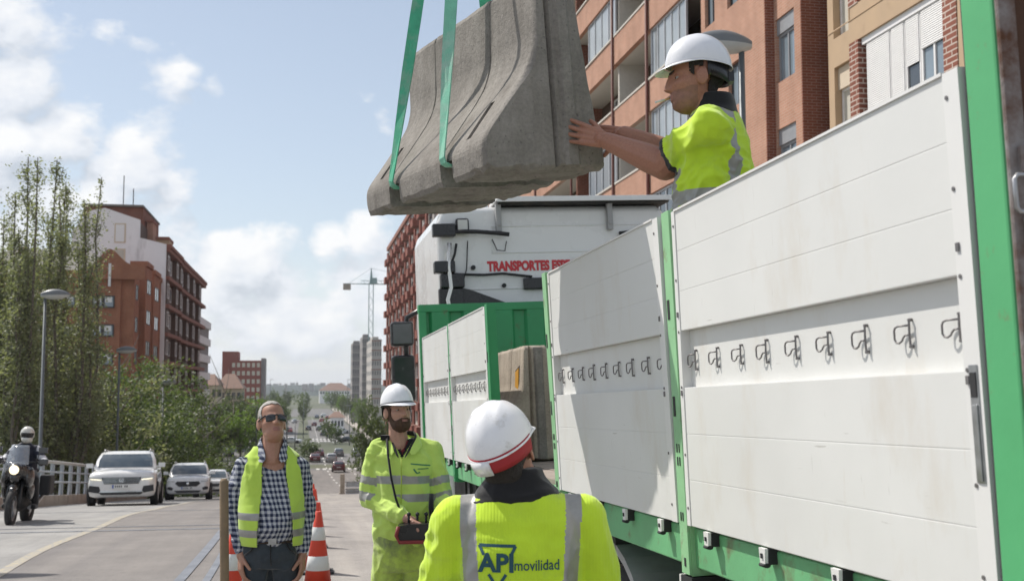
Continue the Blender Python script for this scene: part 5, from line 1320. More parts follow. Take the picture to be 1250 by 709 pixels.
for o in op2:
    wpart(RB, X2+.12, o[0], o[1], o[2], o[3]-.42, fr='grey_frame', pane='pane_blue', n=2)
    b = MB(); b.bb(X2+.05, X2+.2, o[0], o[1], o[3]-.419, o[3]); part(b, 'lintel_panel', [M['grey_frame']], RB)
    b = MB(); b.bb(X2+.14, X2+.16, o[0]+(o[1]-o[0])*.55, o[1]-.06, o[2]+.35, o[3]-.48); part(b, 'curtain', [M['curtain']], RB)
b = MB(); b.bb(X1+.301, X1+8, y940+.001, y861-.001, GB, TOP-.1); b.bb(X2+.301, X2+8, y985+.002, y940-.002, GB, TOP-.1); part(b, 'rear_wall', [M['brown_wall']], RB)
b = MB(); b.bb(X2+.001, X3+1.0, y985-.05, y985-.001, GB, TOP-.01); b.bb(X1+.002, X2+.3, y940-.05, y940-.001, GB, TOP-.01); part(b, 'return_wall', [M['brick_dark']], RB)  # darker brick here: shade on the returns is put into the colour
# the balcony wing
yA, yB, yC, yD, yE = y861+.02, yat(795, X1), yat(752, X1), yat(700, X1), yat(655, X1)
yF = 74.0
bays = [(yA, y861+1.6, 'dark'), (y861+1.6, yB, 'glazed'), (yB, yC, 'deep'), (yC, yD, 'mixed'), (yD, yE, 'deep'), (yE, yE+6.0, 'mixed'), (yE+6.0, yF, 'glazed')]
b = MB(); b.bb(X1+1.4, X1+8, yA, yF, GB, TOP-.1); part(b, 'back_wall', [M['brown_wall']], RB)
PT = [s-.07 for s in SILL]
for bi, (a, c, kind) in enumerate(bays):
    for fi, p in enumerate(PT):
        if kind == 'dark':
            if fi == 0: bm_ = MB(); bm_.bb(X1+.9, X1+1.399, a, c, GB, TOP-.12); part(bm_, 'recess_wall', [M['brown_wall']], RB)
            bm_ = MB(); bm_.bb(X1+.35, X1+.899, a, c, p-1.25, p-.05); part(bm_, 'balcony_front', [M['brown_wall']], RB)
            continue
        f = MB(); f.bb(X1+(.0 if kind != 'deep' else -.02), X1+.18, a+.03, c-.03, p-1.12, p); part(f, 'balcony_front', [M['brick']], RB)
        f = MB(); f.bb(X1-.05, X1+.24, a+.02, c-.02, p+.001, p+.075); part(f, 'sill', [M['stone_sill']], RB)
        f = MB(); f.bb(X1+.181, X1+1.399, a, c, p-1.10, p-.95); part(f, 'balcony_slab', [M['soffit']], RB)
        if fi+1 >= len(PT): continue
        z0, z1 = p+.076, PT[fi+1]-1.121; L = c-a
        gl = kind == 'glazed' or (kind == 'mixed' and fi % 2 == 0)
        if gl:
            wpart(RB, X1+.10, a+.05, c-.05 if kind == 'glazed' else a+L*.62, z0, z1, fr='alu', pane='pane' if (fi+bi) % 3 == 0 else 'pane_grey', n=5 if kind == 'glazed' else 4, name='glazed_gallery')
            if kind == 'mixed': wpart(RB, X1+1.36, a+L*.68, c-.4, p-.9, z1-.25, fr='white_frame', pane='pane', n=2)
        else:
            wpart(RB, X1+1.34, a+.35, a+.35+L*.38, p-.9, z1-.2, fr='alu' if fi % 2 else 'dark_frame', pane='pane', n=2)
            wpart(RB, X1+1.34, a+L*.58, a+L*.58+1.1, p-.1, z1-.2, fr='white_frame', pane='pane', n=2)
    if kind not in ('dark',):
        pp = MB(); pp.tube([(X1-.075, c, GB), (X1-.075, c, TOP)], .06, 8); part(pp, 'downpipe', [mat('brown_pipe', (.16, .06, .045), .6)], RB)
        pw = MB(); pw.bb(X1+.19, X1+1.398, c-.08, c+.08, GB, TOP-.1); part(pw, 'dividing_wall', [M['brick_dark'] if bi % 2 else M['soffit']], RB)
# chair back standing on one open balcony, a drying rack
b = MB()
yy = yD-2.2; zz = PT[8]-.95 if len(PT) > 8 else 10
zz = [p for p in PT if abs(p-12.7) < .6][0]-.94
for dy in (0, .9): b.tube([(X1+.45, yy+dy, zz), (X1+.30, yy+dy, zz+1.45)], .022, 6)
for k in (.75, 1.1, 1.45): b.tube([(X1+.45-.15*k/1.45, yy, zz+k), (X1+.45-.15*k/1.45, yy+.9, zz+k)], .018, 6)
tag(b.build('drying_rack', M['dark_frame']), 'dark metal rack standing on an open balcony beside the hanging barrier', 'rack')
# ---- near right: beige block with roller shutters
BB = empty('beige_apartment_building', (X3, 24, GB), label='beige block with white roller shutters above the white truck sides', cat='building', group='apartment buildings')
yl, yr = y1019, 14.0
def zz(px, py): return zat(py, X3, yat(px, X3))
zh = zz(1110, 10); zs0 = zz(1112, 105)-.02       # head and sill of the shutter row
ys_ = [yat(p, X3) for p in (1060, 1092, 1110, 1129, 1163)]
ypl = (yat(1057, X3), yat(1046, X3)); ypr = (yat(1181, X3), yat(1163.5, X3))
FL = 2.97
b = MB()
levels = [k for k in range(-5, 4)]
op = []
for k in levels:
    z0, z1 = zs0-.35+FL*k, zh+.05+FL*k
    op.append((ypr[0]-.0, ypl[1], z0, z1)); op.append((yat(1045, X3), yat(1026, X3), z0-.5, z1-.35))
wall_x('wall', X3, .3, yr, yl, GB, TOP-1.5, op, M['beige'], BB)
b = MB(); b.bb(X3+.301, X3+8, yr, yl, GB, TOP-1.6); part(b, 'rear_wall', [M['brown_wall']], BB)
for k in levels:
    z0, z1 = zs0-.35+FL*k, zh+.05+FL*k
    for (a, c) in (ypl, ypr): pp = MB(); pp.bb(X3-.02, X3+.25, a, c, z0+.003, z1-.003); part(pp, 'brick_pillar', [M['brick_pillar']], BB)
    h = MB(); h.bb(X3+.06, X3+.2, ypr[1]+.01, ypl[0]-.04, z1-.16, z1-.004); part(h, 'window_head', [M['white_frame']], BB)
    drop = [0, 0, .42, .52] if k == 0 else [.3, .55, .2, .0] if k % 2 else [.0, .3, .6, .5]
    for i in range(4):
        c, a = ys_[i], ys_[i+1]; c -= .06 if i == 0 else 0
        wpart(BB, X3+.12, a+.01, c-.01, z0, z1-.162, fr='white_frame', pane='pane_blue' if i == 3 else 'pane', n=2 if i == 3 else 1)
        zb = z0+(z1-z0)*drop[i]; s = MB(); s.bb(X3+.085, X3+.099, a+.05, c-.05, max(zb, z0), z1-.165); part(s, 'roller_shutter', [M['shutter']], BB)
    wpart(BB, X3+.2, yat(1045, X3)+.02, yat(1026, X3)-.02, z0-.5, z1-.9, fr='white_frame', pane='curtain', n=1)
    s = MB(); s.bb(X3+.1, X3+.25, yat(1045, X3)+.004, yat(1026, X3)-.004, z1-.899, z1-.36); part(s, 'wall_panel', [M['beige_pale']], BB)
    s = MB(); s.bb(X3-.015, X3-.001, yr, yl-.02, z1+.55, z1+.58); s.bb(X3-.015, X3-.001, yat(1046, X3)-.02, yat(1046, X3)+.02, z1+.581, z1+1.0); part(s, 'wall_joint', [M['beige']], BB)
# ---- middle right block hidden mostly behind cab and barrier
MBk = empty('mid_apartment_building', (14.5, 100, GB), label='brick apartment block glimpsed between the truck cab and the hanging barrier', cat='building', group='apartment buildings')
b = MB(); b.bb(14.5, 26, 78, 128, GB, 21); part(b, 'wall', [M['brick']], MBk)
for k in range(9):
    f = MB(); f.bb(14.2, 14.499, 79, 127, -9+3*k, -8.6+3*k); part(f, 'floor_band', [M['slab']], MBk)
    for j in range(9): wpart(MBk, 14.47, 80.5+j*5.2, 83.3+j*5.2, -8.2+3*k, -6.9+3*k, n=2)
# ---- far right block with the red balconies (px 465-525)
FX = 14.6
FB = empty('balcony_apartment_building', (FX, 168, GB), label='tall pale block with red balconies beside the truck mirrors', cat='building', group='apartment buildings')
y0f, y1f = 132.0, 206.0; FT = 26.3
M['pale_wall'] = mat('pale_grey_wall', (.40, .365, .34), .85, var=.1, vscale=.6); M['red_balcony'] = brick_mat('red_balcony_brick', (.27, .085, .06), (.23, .07, .05), (.30, .17, .14), scale=.5)
b = MB(); b.bb(FX, FX+12, y0f, y1f, GB, FT); part(b, 'wall', [M['pale_wall']], FB)
bal = MB(); bal.bb(-.9, -.001, 0, 3.2, 0, 1.05); bal_me = bal.mesh('balcony', [M['red_balcony']])
col_me = MB().bb(-.25, -.001, 0, 1.6, 0, 37).mesh('brick_pier', [M['red_balcony']])
for j in range(10):
    yj = y0f+1.2+j*7.4
    put('brick_pier', col_me, FB, (0, yj+4.9-168, 0.2))
    for k in range(12):
        zk = -10.4+3.0*k
        if zk > FT-2.5: continue
        put('balcony', bal_me, FB, (0, yj+(1.2 if (j+k) % 2 else .2)-168, zk-GB))
        wpart(FB, FX-.02, yj+.6, yj+3.6, zk+1.06, zk+2.5, fr='white_frame' if (j*k) % 3 else 'dark_frame', pane='pane' if (j+k) % 4 else 'curtain', n=2)
b = MB(); b.bb(FX+1, FX+9, 150, 160, FT, FT+2.6); b.bb(FX-.3, FX+12.2, y0f-.2, y1f+.2, FT-.6, FT+.1); part(b, 'roof_edge', [M['slab']], FB)
# ---- grey towers farther off, crane
M['tower_grey'] = mat('grey_tower_wall', (.27, .25, .245), .9, var=.08, vscale=.1); M['tower_pale'] = mat('pale_tower_wall', (.44, .41, .38), .9, var=.08, vscale=.1)
M['tower_window'] = mat('far_tower_window', (.13, .13, .135), .3, var=.2)
def tower(px0, px1, d, pytop, depth, wallm, label, cols, rows, name='tower_block', stepw=None):
    xa, ya_ = cpt(px0, d); xb, yb = cpt(px1, d); zt = 1.88+(469-pytop)/1400*d; yy = (ya_+yb)/2
    t = empty(name, ((xa+xb)/2, yy, -13.5), label=label, cat='building', group='distant tower blocks'); w = (xb-xa)/2; h = zt+13.5
    b = MB(); b.bb(-w, w, 0, depth, 0, h); b.bb(-w*.7, w*.6, depth*.2, depth*.6, h, h+1.0); b.build('wall', [M[wallm]], t)
    fw_, fh = 2*w/cols, 3.0; wm = MB().bb(-fw_*.2, fw_*.2, -.06, -.001, 0, 1.3).mesh('window', [M['tower_window']]); sm_ = MB().bb(-.06, -.001, -.8, .8, 0, 1.3).mesh('window', [M['tower_window']])
    bm_ = MB().bb(-w-.12, w+.12, -.15, -.0005, 0, .22).mesh('floor_band', [M['tower_pale'] if wallm == 'tower_grey' else M['slab']])
    for r in range(rows):
        z = h-2.2-r*fh
        if z < 8: break
        put('floor_band', bm_, t, (0, 0, z+1.6))
        for c in range(cols): put('window', wm, t, (-w+fw_*(c+.5), 0, z))
        for c in range(int(depth/5)): put('window', sm_, t, (-w, 2.5+c*5, z))
    return t
tower(430.5, 442, 430, 419, 16, 'tower_grey', 'leftmost grey tower block beside the construction crane', 4, 9)
tower(442.5, 452, 400, 411, 18, 'tower_grey', 'grey tower block right behind the crane mast', 4, 10)
tower(454, 466, 360, 414, 30, 'tower_pale', 'pale brown tower block nearest the red balconies', 4, 10)
cx_, cy_ = cpt(452.5, 395); ct = empty('tower_crane', (cx_, cy_, -13.5), label='construction tower crane rising behind the grey towers', cat='crane')
M['crane'] = mat('pale_green_crane_steel', (.27, .36, .36), .6, var=.1)
zj = 1.88+(469-347)/1400*395+13.5; hm = zj+5
b = MB(); a_ = .75
for sx in (-1, 1):
    for sy in (-1, 1): b.bb(sx*a_-.1, sx*a_+.1, sy*a_-.1, sy*a_+.1, 0, zj)
k = 0; z = 0
while z < zj-2:
    s = 1 if k % 2 else -1
    for sy in (-1, 1): b.tube([(-a_*s, sy*a_, z), (a_*s, sy*a_, z+2)], .06, 4); b.tube([(sy*a_, -a_*s, z), (sy*a_, a_*s, z+2)], .06, 4)
    z += 2; k += 1
b.build('mast', M['crane'], ct)
b = MB(); jl0, jl1 = -9.6, 30
for yy in (-.6, .6): b.bb(jl0, jl1, yy-.09, yy+.09, zj, zj+.18)
b.bb(jl0+6, jl1, -.08, .08, zj+1.2, zj+1.36)
x = jl0+6; k = 0
while x < jl1-1.5:
    for yy in (-.6, .6): b.tube([(x, yy, zj+.1), (x+.75, 0, zj+1.3), (x+1.5, yy, zj+.1)], .05, 4)
    x += 1.5
b.build('jib', M['crane'], ct)
b = MB(); b.box((0, 0, zj+3), (1.2, 1.2, 5.4), taper=(.2, .2)); b.box((1.2, -1, zj+1.2), (1.4, 1.2, 1.9)); b.build('slewing_head', M['crane'], ct)
b = MB(); b.bb(jl0, jl0+2.6, -.8, .8, zj-2.0, zj-.01); b.build('counterweight', M['concrete'], ct)
b = MB(); b.tube([(0, 0, zj+5.6), (jl0+2, 0, zj+.3)], .06, 4); b.tube([(0, 0, zj+5.6), (20, 0, zj+1.3)], .06, 4); b.build('tie_bar', M['crane'], ct)
# ---- left: white gable block with the brown flank
gd = 123.0
def gp(px, py, d=gd): x, y = cpt(px, d); return (x, y, 1.88+(469-py)/1400*d)
GX, GYY, _ = gp(200, 300)
G = empty('white_gable_building', (GX, GYY, GB), label='apartment block with a white gable wall and brown flank on the left', cat='building', group='apartment buildings')
prof = [gp(*p) for p in ((88, 283), (109, 258), (126, 254.5), (168, 268), (168, 290), (200, 297.5))]
pr = [(p[0]-GX, p[2]-GB) for p in prof]; pr[-1] = (0, pr[-1][1]); pr += [(0, 0), (pr[0][0], 0)]
b = MB(); b.prism(pr, 0, .5, 'Y'); b.build('gable_wall', [M['white_wall']], G)
pr2 = [(p[0]+(0.2 if i < 2 else -.0), p[1]-.25 if p[1] > 1 else p[1]) for i, p in enumerate(pr)]; pr2 = [(min(p[0], -.35), p[1]) for p in pr2]
b = MB(); b.prism(pr2, .501, 48, 'Y'); b.build('wall', [M['brown_wall']], G)
def gbox(px0, py0, px1, py1, dy0, dy1, name, m):
    a, c = gp(px0, py0), gp(px1, py1); b = MB(); b.bb(a[0]-GX, c[0]-GX, dy0, dy1, c[2]-GB, a[2]-GB); return b.build(name, [M[m]], G)
gbox(92, 246, 165, 281, 4, 18, 'roof_storey', 'brick_dark'); gbox(90.5, 243.5, 166, 246, 3.6, 18.5, 'roof_edge', 'grey_roof')
gbox(167, 261, 175, 290, 6, 9, 'chimney', 'brick'); gbox(166.5, 259, 176, 262, 5.8, 9.2, 'chimney_cap', 'slab'); gbox(182, 286, 198, 300, 4, 8, 'chimney', 'beige'); gbox(181.5, 283, 198.5, 286.4, 3.8, 8.2, 'chimney_cap', 'slab')
for (a, c) in ((138, 139), (151, 151.6)): pass
for (py0, py1) in ((273, 297), (304, 329)):
    a, c = gp(138, py0), gp(151.5, py1); b = MB(); b.bb(a[0]-GX, c[0]-GX, -.06, -.001, c[2]-GB, a[2]-GB); w = b.build('window', [M['beige_pale']], G)
    b = MB(); b.bb(a[0]-GX+.12, c[0]-GX-.15, -.08, -.061, c[2]-GB+.12, a[2]-GB-.15); b.build('pane', [M['white_frame'] if py0 < 300 else M['curtain']], w)
a = gp(133, 398); 
zt_f = pr[-3][1]
steps = [(0.55, 14, 0.0), (14, 30, -.15), (30, 47.8, -.1)]
for si, (ya0, ya1, dz) in enumerate(steps):
    zt = zt_f-.4+dz; n_c = 3 if si == 0 else 4
    for k in range(9):
        z = zt-.35-3.05*k
        if z < 1: break
        b = MB(); b.bb(-.349, .35, ya0, ya1-.05, z, z+.42); b.build('floor_slab', [M['slab']], G)
        for c in range(n_c):
            wq = (ya1-ya0)/n_c; yc = ya0+wq*c
            if c % 2 == 0: b = MB(); b.bb(-.349, .12, yc+.2, yc+wq*.55, z-2.62, z-.001); b.build('enclosed_balcony', [M['brown_wall']], G)
            q = window(G, .13 if c % 2 == 0 else -.32, yc+.3 if c % 2 == 0 else yc+.5, yc+wq*.5 if c % 2 == 0 else yc+wq*.8, z-1.95, z-.35, fr='white_frame', pane='pane_grey' if (c+k) % 2 else 'pane', n=2, face=1)
    b = MB(); b.bb(-.5, .5, ya0-.1, ya1-.1, zt+.071, zt+.45); b.build('roof_edge', [M['slab']], G)
b = MB()
for px, py in ((133.5, 198), (146, 215)):
    a = gp(px, 243); t_ = gp(px, py); b.tube([(a[0]-GX, 8, a[2]-GB), (t_[0]-GX, 8, t_[2]-GB)], .06, 5); b.bb(t_[0]-GX-.35, t_[0]-GX+.35, 7.95, 8.05, (t_[2]-GB)-4.8, (t_[2]-GB)-4.4)
b.build('roof_antenna', [M['dark_frame']], G)
# striped white and grey block just beyond
x_, y_, _ = gp(240, 400, 176); Sb = empty('striped_building', (-15.2, 174, GB), label='narrow white and grey banded block beyond the brown flank', cat='building', group='apartment buildings')
zt = 1.88+(469-390)/1400*176-GB; b = MB(); b.bb(-14, -.3, 0, 20, 0, zt); b.build('wall', [M['tower_grey']], Sb)
for k in range(9): b = MB(); b.bb(-.299, .05, -.05, 20, zt-1.1-2.7*k, zt-2.7*k+.05); b.build('white_band', [M['white_wall']], Sb)
for k in range(9):
    b = MB(); b.bb(-14.1, -.301, -.2, -.001, zt-1.1-2.7*k, zt-2.7*k+.05); b.build('white_band', [M['white_wall']], Sb)
# ---- left: orange brick block
od = 105.0; OX, OY, _ = gp(146, 330, od); O = empty('orange_brick_building', (OX, OY, GB), label='orange brick block with a curved parapet behind the poplars on the left', cat='building', group='apartment buildings')
def oz(py): return 1.88+(469-py)/1400*od-GB
def ox(px): return gp(px, 300, od)[0]-OX
zc = oz(331)
fw_l = ox(-70)
b = MB(); b.bb(fw_l, 0, 0, 14, 0, zc); b.build('wall', [M['brick_orange']], O)
b = MB(); n = 24
out = [(fw_l, zc+.01)]+[(ox(95), zc+.01)]
for i in range(n+1):
    u = i/n; px = 100+74*u; py = 331-20*(exp(-((px-132)/16)**2))-7*max(0, min(1, (px-100)/30))*(1 if px < 160 else 1)
    out.append((ox(px), oz(py)))
out += [(ox(174.5), oz(325)), (ox(174.5), oz(341)), (fw_l, oz(341))]
b.prism(out, -.35, -.002, 'Y'); b.build('parapet', [M['brick_orange']], O)
def front_window(px0, px1, py0, py1):
    w = MB(); x0, x1, z0, z1 = ox(px0), ox(px1), oz(py1), oz(py0); t = .12
    for (a, c, e, f) in ((x0, x1, z0, z0+t), (x0, x1, z1-t, z1), (x0, x0+t, z0+t, z1-t), (x1-t, x1, z0+t, z1-t), ((x0+x1)/2-t, (x0+x1)/2+t, z0+t, z1-t)): w.bb(a, c, -.09, -.001, e, f)
    o = w.build('window', [M['dark_frame']], O); p = MB(); p.bb(x0+.02, x1-.02, -.05, -.002, z0+.02, z1-.02); p.build('pane', [M['pane_blue']], o)
    for k in (.1, .58): c = MB(); c.bb(x0+(x1-x0)*k, x0+(x1-x0)*(k+.30), -.06, -.0501, z0+.5, z1-.1); c.build('curtain', [M['white_frame']], o)
for py in (361, 396, 431, 466, 501):
    for p0 in (112, 66, 34, 2, -30): front_window(p0, p0+27, py, py+15)
for i, (ya0, ya1) in enumerate(((0.3, 3.4), (5.2, 9.6), (11.2, 15.8), (17.2, 21.5))):
    zt = zc+(.1, 1.1, .9, .7)[i]*1.0-.05*i; xr = (1.15, 1.5, 1.5, 1.4)[i]
    b = MB(); b.bb(.001, xr, ya0, ya1, 0, zt); b.build('bay', [M['brick_orange']], O)
    b = MB(); b.bb(.001, xr+.15, ya0-.1, ya1+.1, zt+.001, zt+.45); b.build('bay_cap', [M['brick_orange']], O)
    for k in range(7): window(O, xr+.02, ya0+.8, ya1-.8, zt-2.6-3*k, zt-1.2-3*k, fr='dark_frame', pane='pane', n=2, face=1)
b = MB(); b.bb(-3, .0005, 14.001, 22, 0, zc-.4); b.build('side_wall', [M['brick_dark']], O)
x0, x1 = ox(-60), ox(150)
b = MB(); b.add([(x0, 1, zc), (x1, 1, zc), (x1-2, 13, zc), (x0, 13, zc), (x0+4, 7, oz(296)), (ox(88), 7, oz(296))], [(0, 1, 5, 4), (1, 2, 5), (2, 3, 4, 5), (3, 0, 4), (3, 2, 1, 0)]); b.build('roof', [M['grey_roof']], O)
b = MB(); b.bb(ox(131.5), ox(134.5), -.45, -.3505, oz(350), oz(322)); b.build('vent_pipe', [M['white_frame']], O)
b = MB(); b.bb(ox(8), ox(16), 5, 7, oz(310), oz(296)); b.build('chimney', [M['brick_orange']], O)
# ---- far left: red tower, cream houses
def block(name, px0, px1, py0, py1, d, depth, m, label, wins=None, cat='building', wm='pane', roof=None):
    xa, ya_ = cpt(px0, d); xb, yb = cpt(px1, d); y = (ya_+yb)/2; zt = 1.88+(469-py0)/1400*d; z0 = gz(y)-.2
    t = empty(name, ((xa+xb)/2, y, z0), label=label, cat=cat, group='distant buildings'); w = (xb-xa)/2; h = zt-z0
    b = MB(); b.bb(-w, w, 0, depth, 0, h); b.build('wall', [M[m]], t)
    if wins:
        cols, rows = wins; cw = 2*w/cols; rh = h/rows if rows*3.6 > h else 3.0
        me = MB().bb(-cw*.30, cw*.30, -.05, -.001, 0, rh*.52).mesh('window', [M[wm]])
        me2 = MB().bb(.001, .05, -cw*.30, cw*.30, 0, rh*.52).mesh('window', [M[wm]])
        for r in range(rows):
            for c in range(cols): put('window', me, t, (-w+cw*(c+.5), 0, h-rh*(r+.82)))
            for c in range(int(depth/cw/1.2)): put('window', me2, t, (w, cw*(c+.8), h-rh*(r+.82)))
    if roof:
        b = MB(); rr = roof; b.add([(-w-.5, -.5, h+.01), (w+.5, -.5, h+.01), (w+.5, depth+.5, h+.01), (-w-.5, depth+.5, h+.01), (-w*.35, depth*.5, h+rr), (w*.35, depth*.5, h+rr)], [(0, 1, 5, 4), (1, 2, 5), (2, 3, 4, 5), (3, 0, 4), (3, 2, 1, 0)]); b.build('roof', [M['tile_roof']], t)
    return t
M['red_far'] = mat('far_red_brick', (.25, .085, .065), .9, var=.1, vscale=.3); M['cream'] = mat('cream_wall', (.52, .43, .32), .9, var=.08, vscale=.3)
t = block('red_tower_block', 283, 319, 440, 540, 330, 14, 'red_far', 'dark red tower block with white windows far off on the left', (6, 9), wm='curtain')
h = t.location; b = MB(); xa = (cpt(272, 330)[0]-h.x); xb = (cpt(291, 330)[0]-h.x); b.bb(xa, xb, .5, 12, 0, 1.88+(469-429)/1400*330-h.z); b.build('stair_tower', [M['red_far']], t)
b = MB(); xa = (cpt(319, 330)[0]-h.x)+.01; xb = (cpt(324, 330)[0]-h.x); b.bb(xa, xb, 1, 13, 0, 1.88+(469-437)/1400*330-h.z); b.build('side_wing', [M['tower_grey']], t)
block('cream_house', 264, 296, 474, 520, 262, 14, 'cream', 'cream house with a hipped tile roof below the red tower', (5, 2), roof=3.4)
block('cream_house', 246, 266, 470, 520, 240, 16, 'cream', 'cream house with a tile roof beside the banded block', (3, 2), roof=2.4)
block('long_low_building', 391, 431, 476.5, 482, 900, 30, 'white_wall', 'long white building with a red roof on the skyline', (12, 1), roof=6)
block('low_shed', 405, 421, 509, 514, 330, 10, 'white_wall', 'low pale shed beyond the trees across the crossing', (4, 1), roof=1.6)
R3 = random.Random(5)
for k in range(16):
    px = 326+k*7.5+R3.uniform(-2, 2); d = R3.uniform(1400, 2600); w = R3.uniform(2.0, 7); top = R3.uniform(466.6, 468.6)
    block('distant_building', px, px+w, top, 480, d, 20, R3.choice(['tower_pale', 'tower_pale', 'tower_grey']), 'small pale building on the hazy skyline', None)
# ------------------------------------------------------------------ trees
def leaf_mat(name, c1, c2):
    m = bpy.data.materials.new(name); m.use_nodes = True; t = m.node_tree; q = NT(t); b = t.nodes['Principled BSDF']; o = t.nodes['Material Output']
    gi = q.n('ShaderNodeNewGeometry'); ob = q.n('ShaderNodeTexCoord').outputs['Object']
    n = q.noise(ob, 1.1, 4, .6); r = gi.outputs['Random Per Island']
    f = q.m('ADD', q.m('MULTIPLY', r, .6), q.mr(n, .3, .7, -.1, .5))
    c = q.mix(f, (*c1, 1), (*c2, 1)); t.links.new(c, b.inputs['Base Color']); b.inputs['Roughness'].default_value = .55; b.inputs['Specular IOR Level'].default_value = .35
    tr = q.n('ShaderNodeBsdfTranslucent'); t.links.new(q.mix(1.0, c, (1.25, 1.35, .65, 1), 'MULTIPLY'), tr.inputs[0])
    mx = q.n('ShaderNodeMixShader'); mx.inputs[0].default_value = .38; t.links.new(b.outputs[0], mx.inputs[1]); t.links.new(tr.outputs[0], mx.inputs[2]); t.links.new(mx.outputs[0], o.inputs[0]); return m
M['leaf_poplar'] = leaf_mat('poplar_leaves', (.15, .168, .105), (.32, .33, .225)); M['leaf_green'] = leaf_mat('green_leaves', (.055, .088, .038), (.15, .185, .08))
M['leaf_bright'] = leaf_mat('bright_leaves', (.09, .16, .03), (.22, .30, .07)); M['leaf_dark'] = leaf_mat('dark_leaves', (.05, .072, .034), (.135, .155, .075))
M['bark'] = mat('grey_bark', (.15, .13, .11), .95, var=.25, vscale=4, bump=.6, bscale=12)
def leaves(P, size, rng, up=.35):
    """numpy: one small quad per point"""
    n = len(P); nr = rng.normal(size=(n, 3)); nr[:, 2] = np.abs(nr[:, 2])+up; nr /= np.linalg.norm(nr, axis=1)[:, None]
    a = rng.normal(size=(n, 3)); a -= nr*(a*nr).sum(1)[:, None]; a /= np.linalg.norm(a, axis=1)[:, None]; b = np.cross(nr, a)
    s = size*rng.uniform(.6, 1.3, n)[:, None]
    V = np.stack([P-a*s*.5, P+b*s*.32, P+a*s*.6, P-b*s*.32], 1).reshape(-1, 3)
    me = bpy.data.meshes.new('crown'); me.vertices.add(4*n); me.vertices.foreach_set('co', V.ravel()); me.loops.add(4*n); me.loops.foreach_set('vertex_index', np.arange(4*n)); me.polygons.add(n); me.polygons.foreach_set('loop_start', np.arange(n)*4); me.polygons.foreach_set('loop_total', np.full(n, 4)); me.update(calc_edges=True); me.validate(); return me
def limb(b, p, d, L, r, depth, rng, tips, nseg=4, upb=.15, spread=.6):
    pts = [p]; rs = [r]
    for k in range(nseg):
        d = (d+Vector((rng.normal()*.10, rng.normal()*.10, upb*.4))).normalized(); p = p+d*(L/nseg); pts.append(p); rs.append(r*(1-.62*(k+1)/nseg))
    b.tube(pts, rs, 7 if depth > 1 else 5, cap=False)
    tips += pts[2:]
    if depth <= 0: return
    for k in range(3 if depth > 1 else 3):
        q = pts[1+rng.integers(0, len(pts)-1)]; a = rng.uniform(0, 2*pi); nd = (d*.7+Vector((cos(a), sin(a), rng.uniform(-.1, .5)))*spread).normalized(); limb(b, q, nd, L*rng.uniform(.55, .75), r*.45, depth-1, rng, tips, 3, upb, spread)
def broad_tree(seed, H, Rr, low=.12, n=11000, size=.22):
    rng = np.random.default_rng(seed); b = MB(); tips = []
    b.tube([(0, 0, -.2), (0, 0, H*.12), (rng.normal()*.15, rng.normal()*.15, H*.3)], [.028*H, .02*H, .016*H], 9, cap=False)
    for k in range(7):
        a = k*2.4+rng.uniform(-.4, .4); limb(b, Vector((0, 0, H*(.14+.03*k))), Vector((cos(a)*.8, sin(a)*.8, .75+.1*k)).normalized(), H*rng.uniform(.32, .46), .011*H, 2, rng, tips)
    C = []
    while len(C) < 150:
        v = rng.normal(size=3); v /= np.linalg.norm(v); rr = rng.uniform(.35, 1.0)**.5; z = v[2]*rr
        lump = 1+.22*noise.noise(Vector((v[0]*1.7, v[1]*1.7, v[2]*1.7))+Vector((seed, 0, 0)))*1.6
        C.append((v[0]*rr*Rr*lump*(1 if z < .3 else .9), v[1]*rr*Rr*lump, H*(low+(1-low)/2)+z*H*(1-low)/2*lump))
    C = np.array(C); C = np.concatenate([C, np.array([t for t in tips if t.z > H*.2][:120])]) if tips else C
    k = rng.integers(0, len(C), n); rc = rng.uniform(.45, 1.05, len(C))*H*.075
    u = rng.normal(size=(n, 3)); u /= np.linalg.norm(u, axis=1)[:, None]; P = C[k]+u*(rng.uniform(0, 1, n)**.45*rc[k])[:, None]*np.array([1.15, 1.15, .8])
    return b.mesh('trunk', [M['bark']]), leaves(P, size, rng)
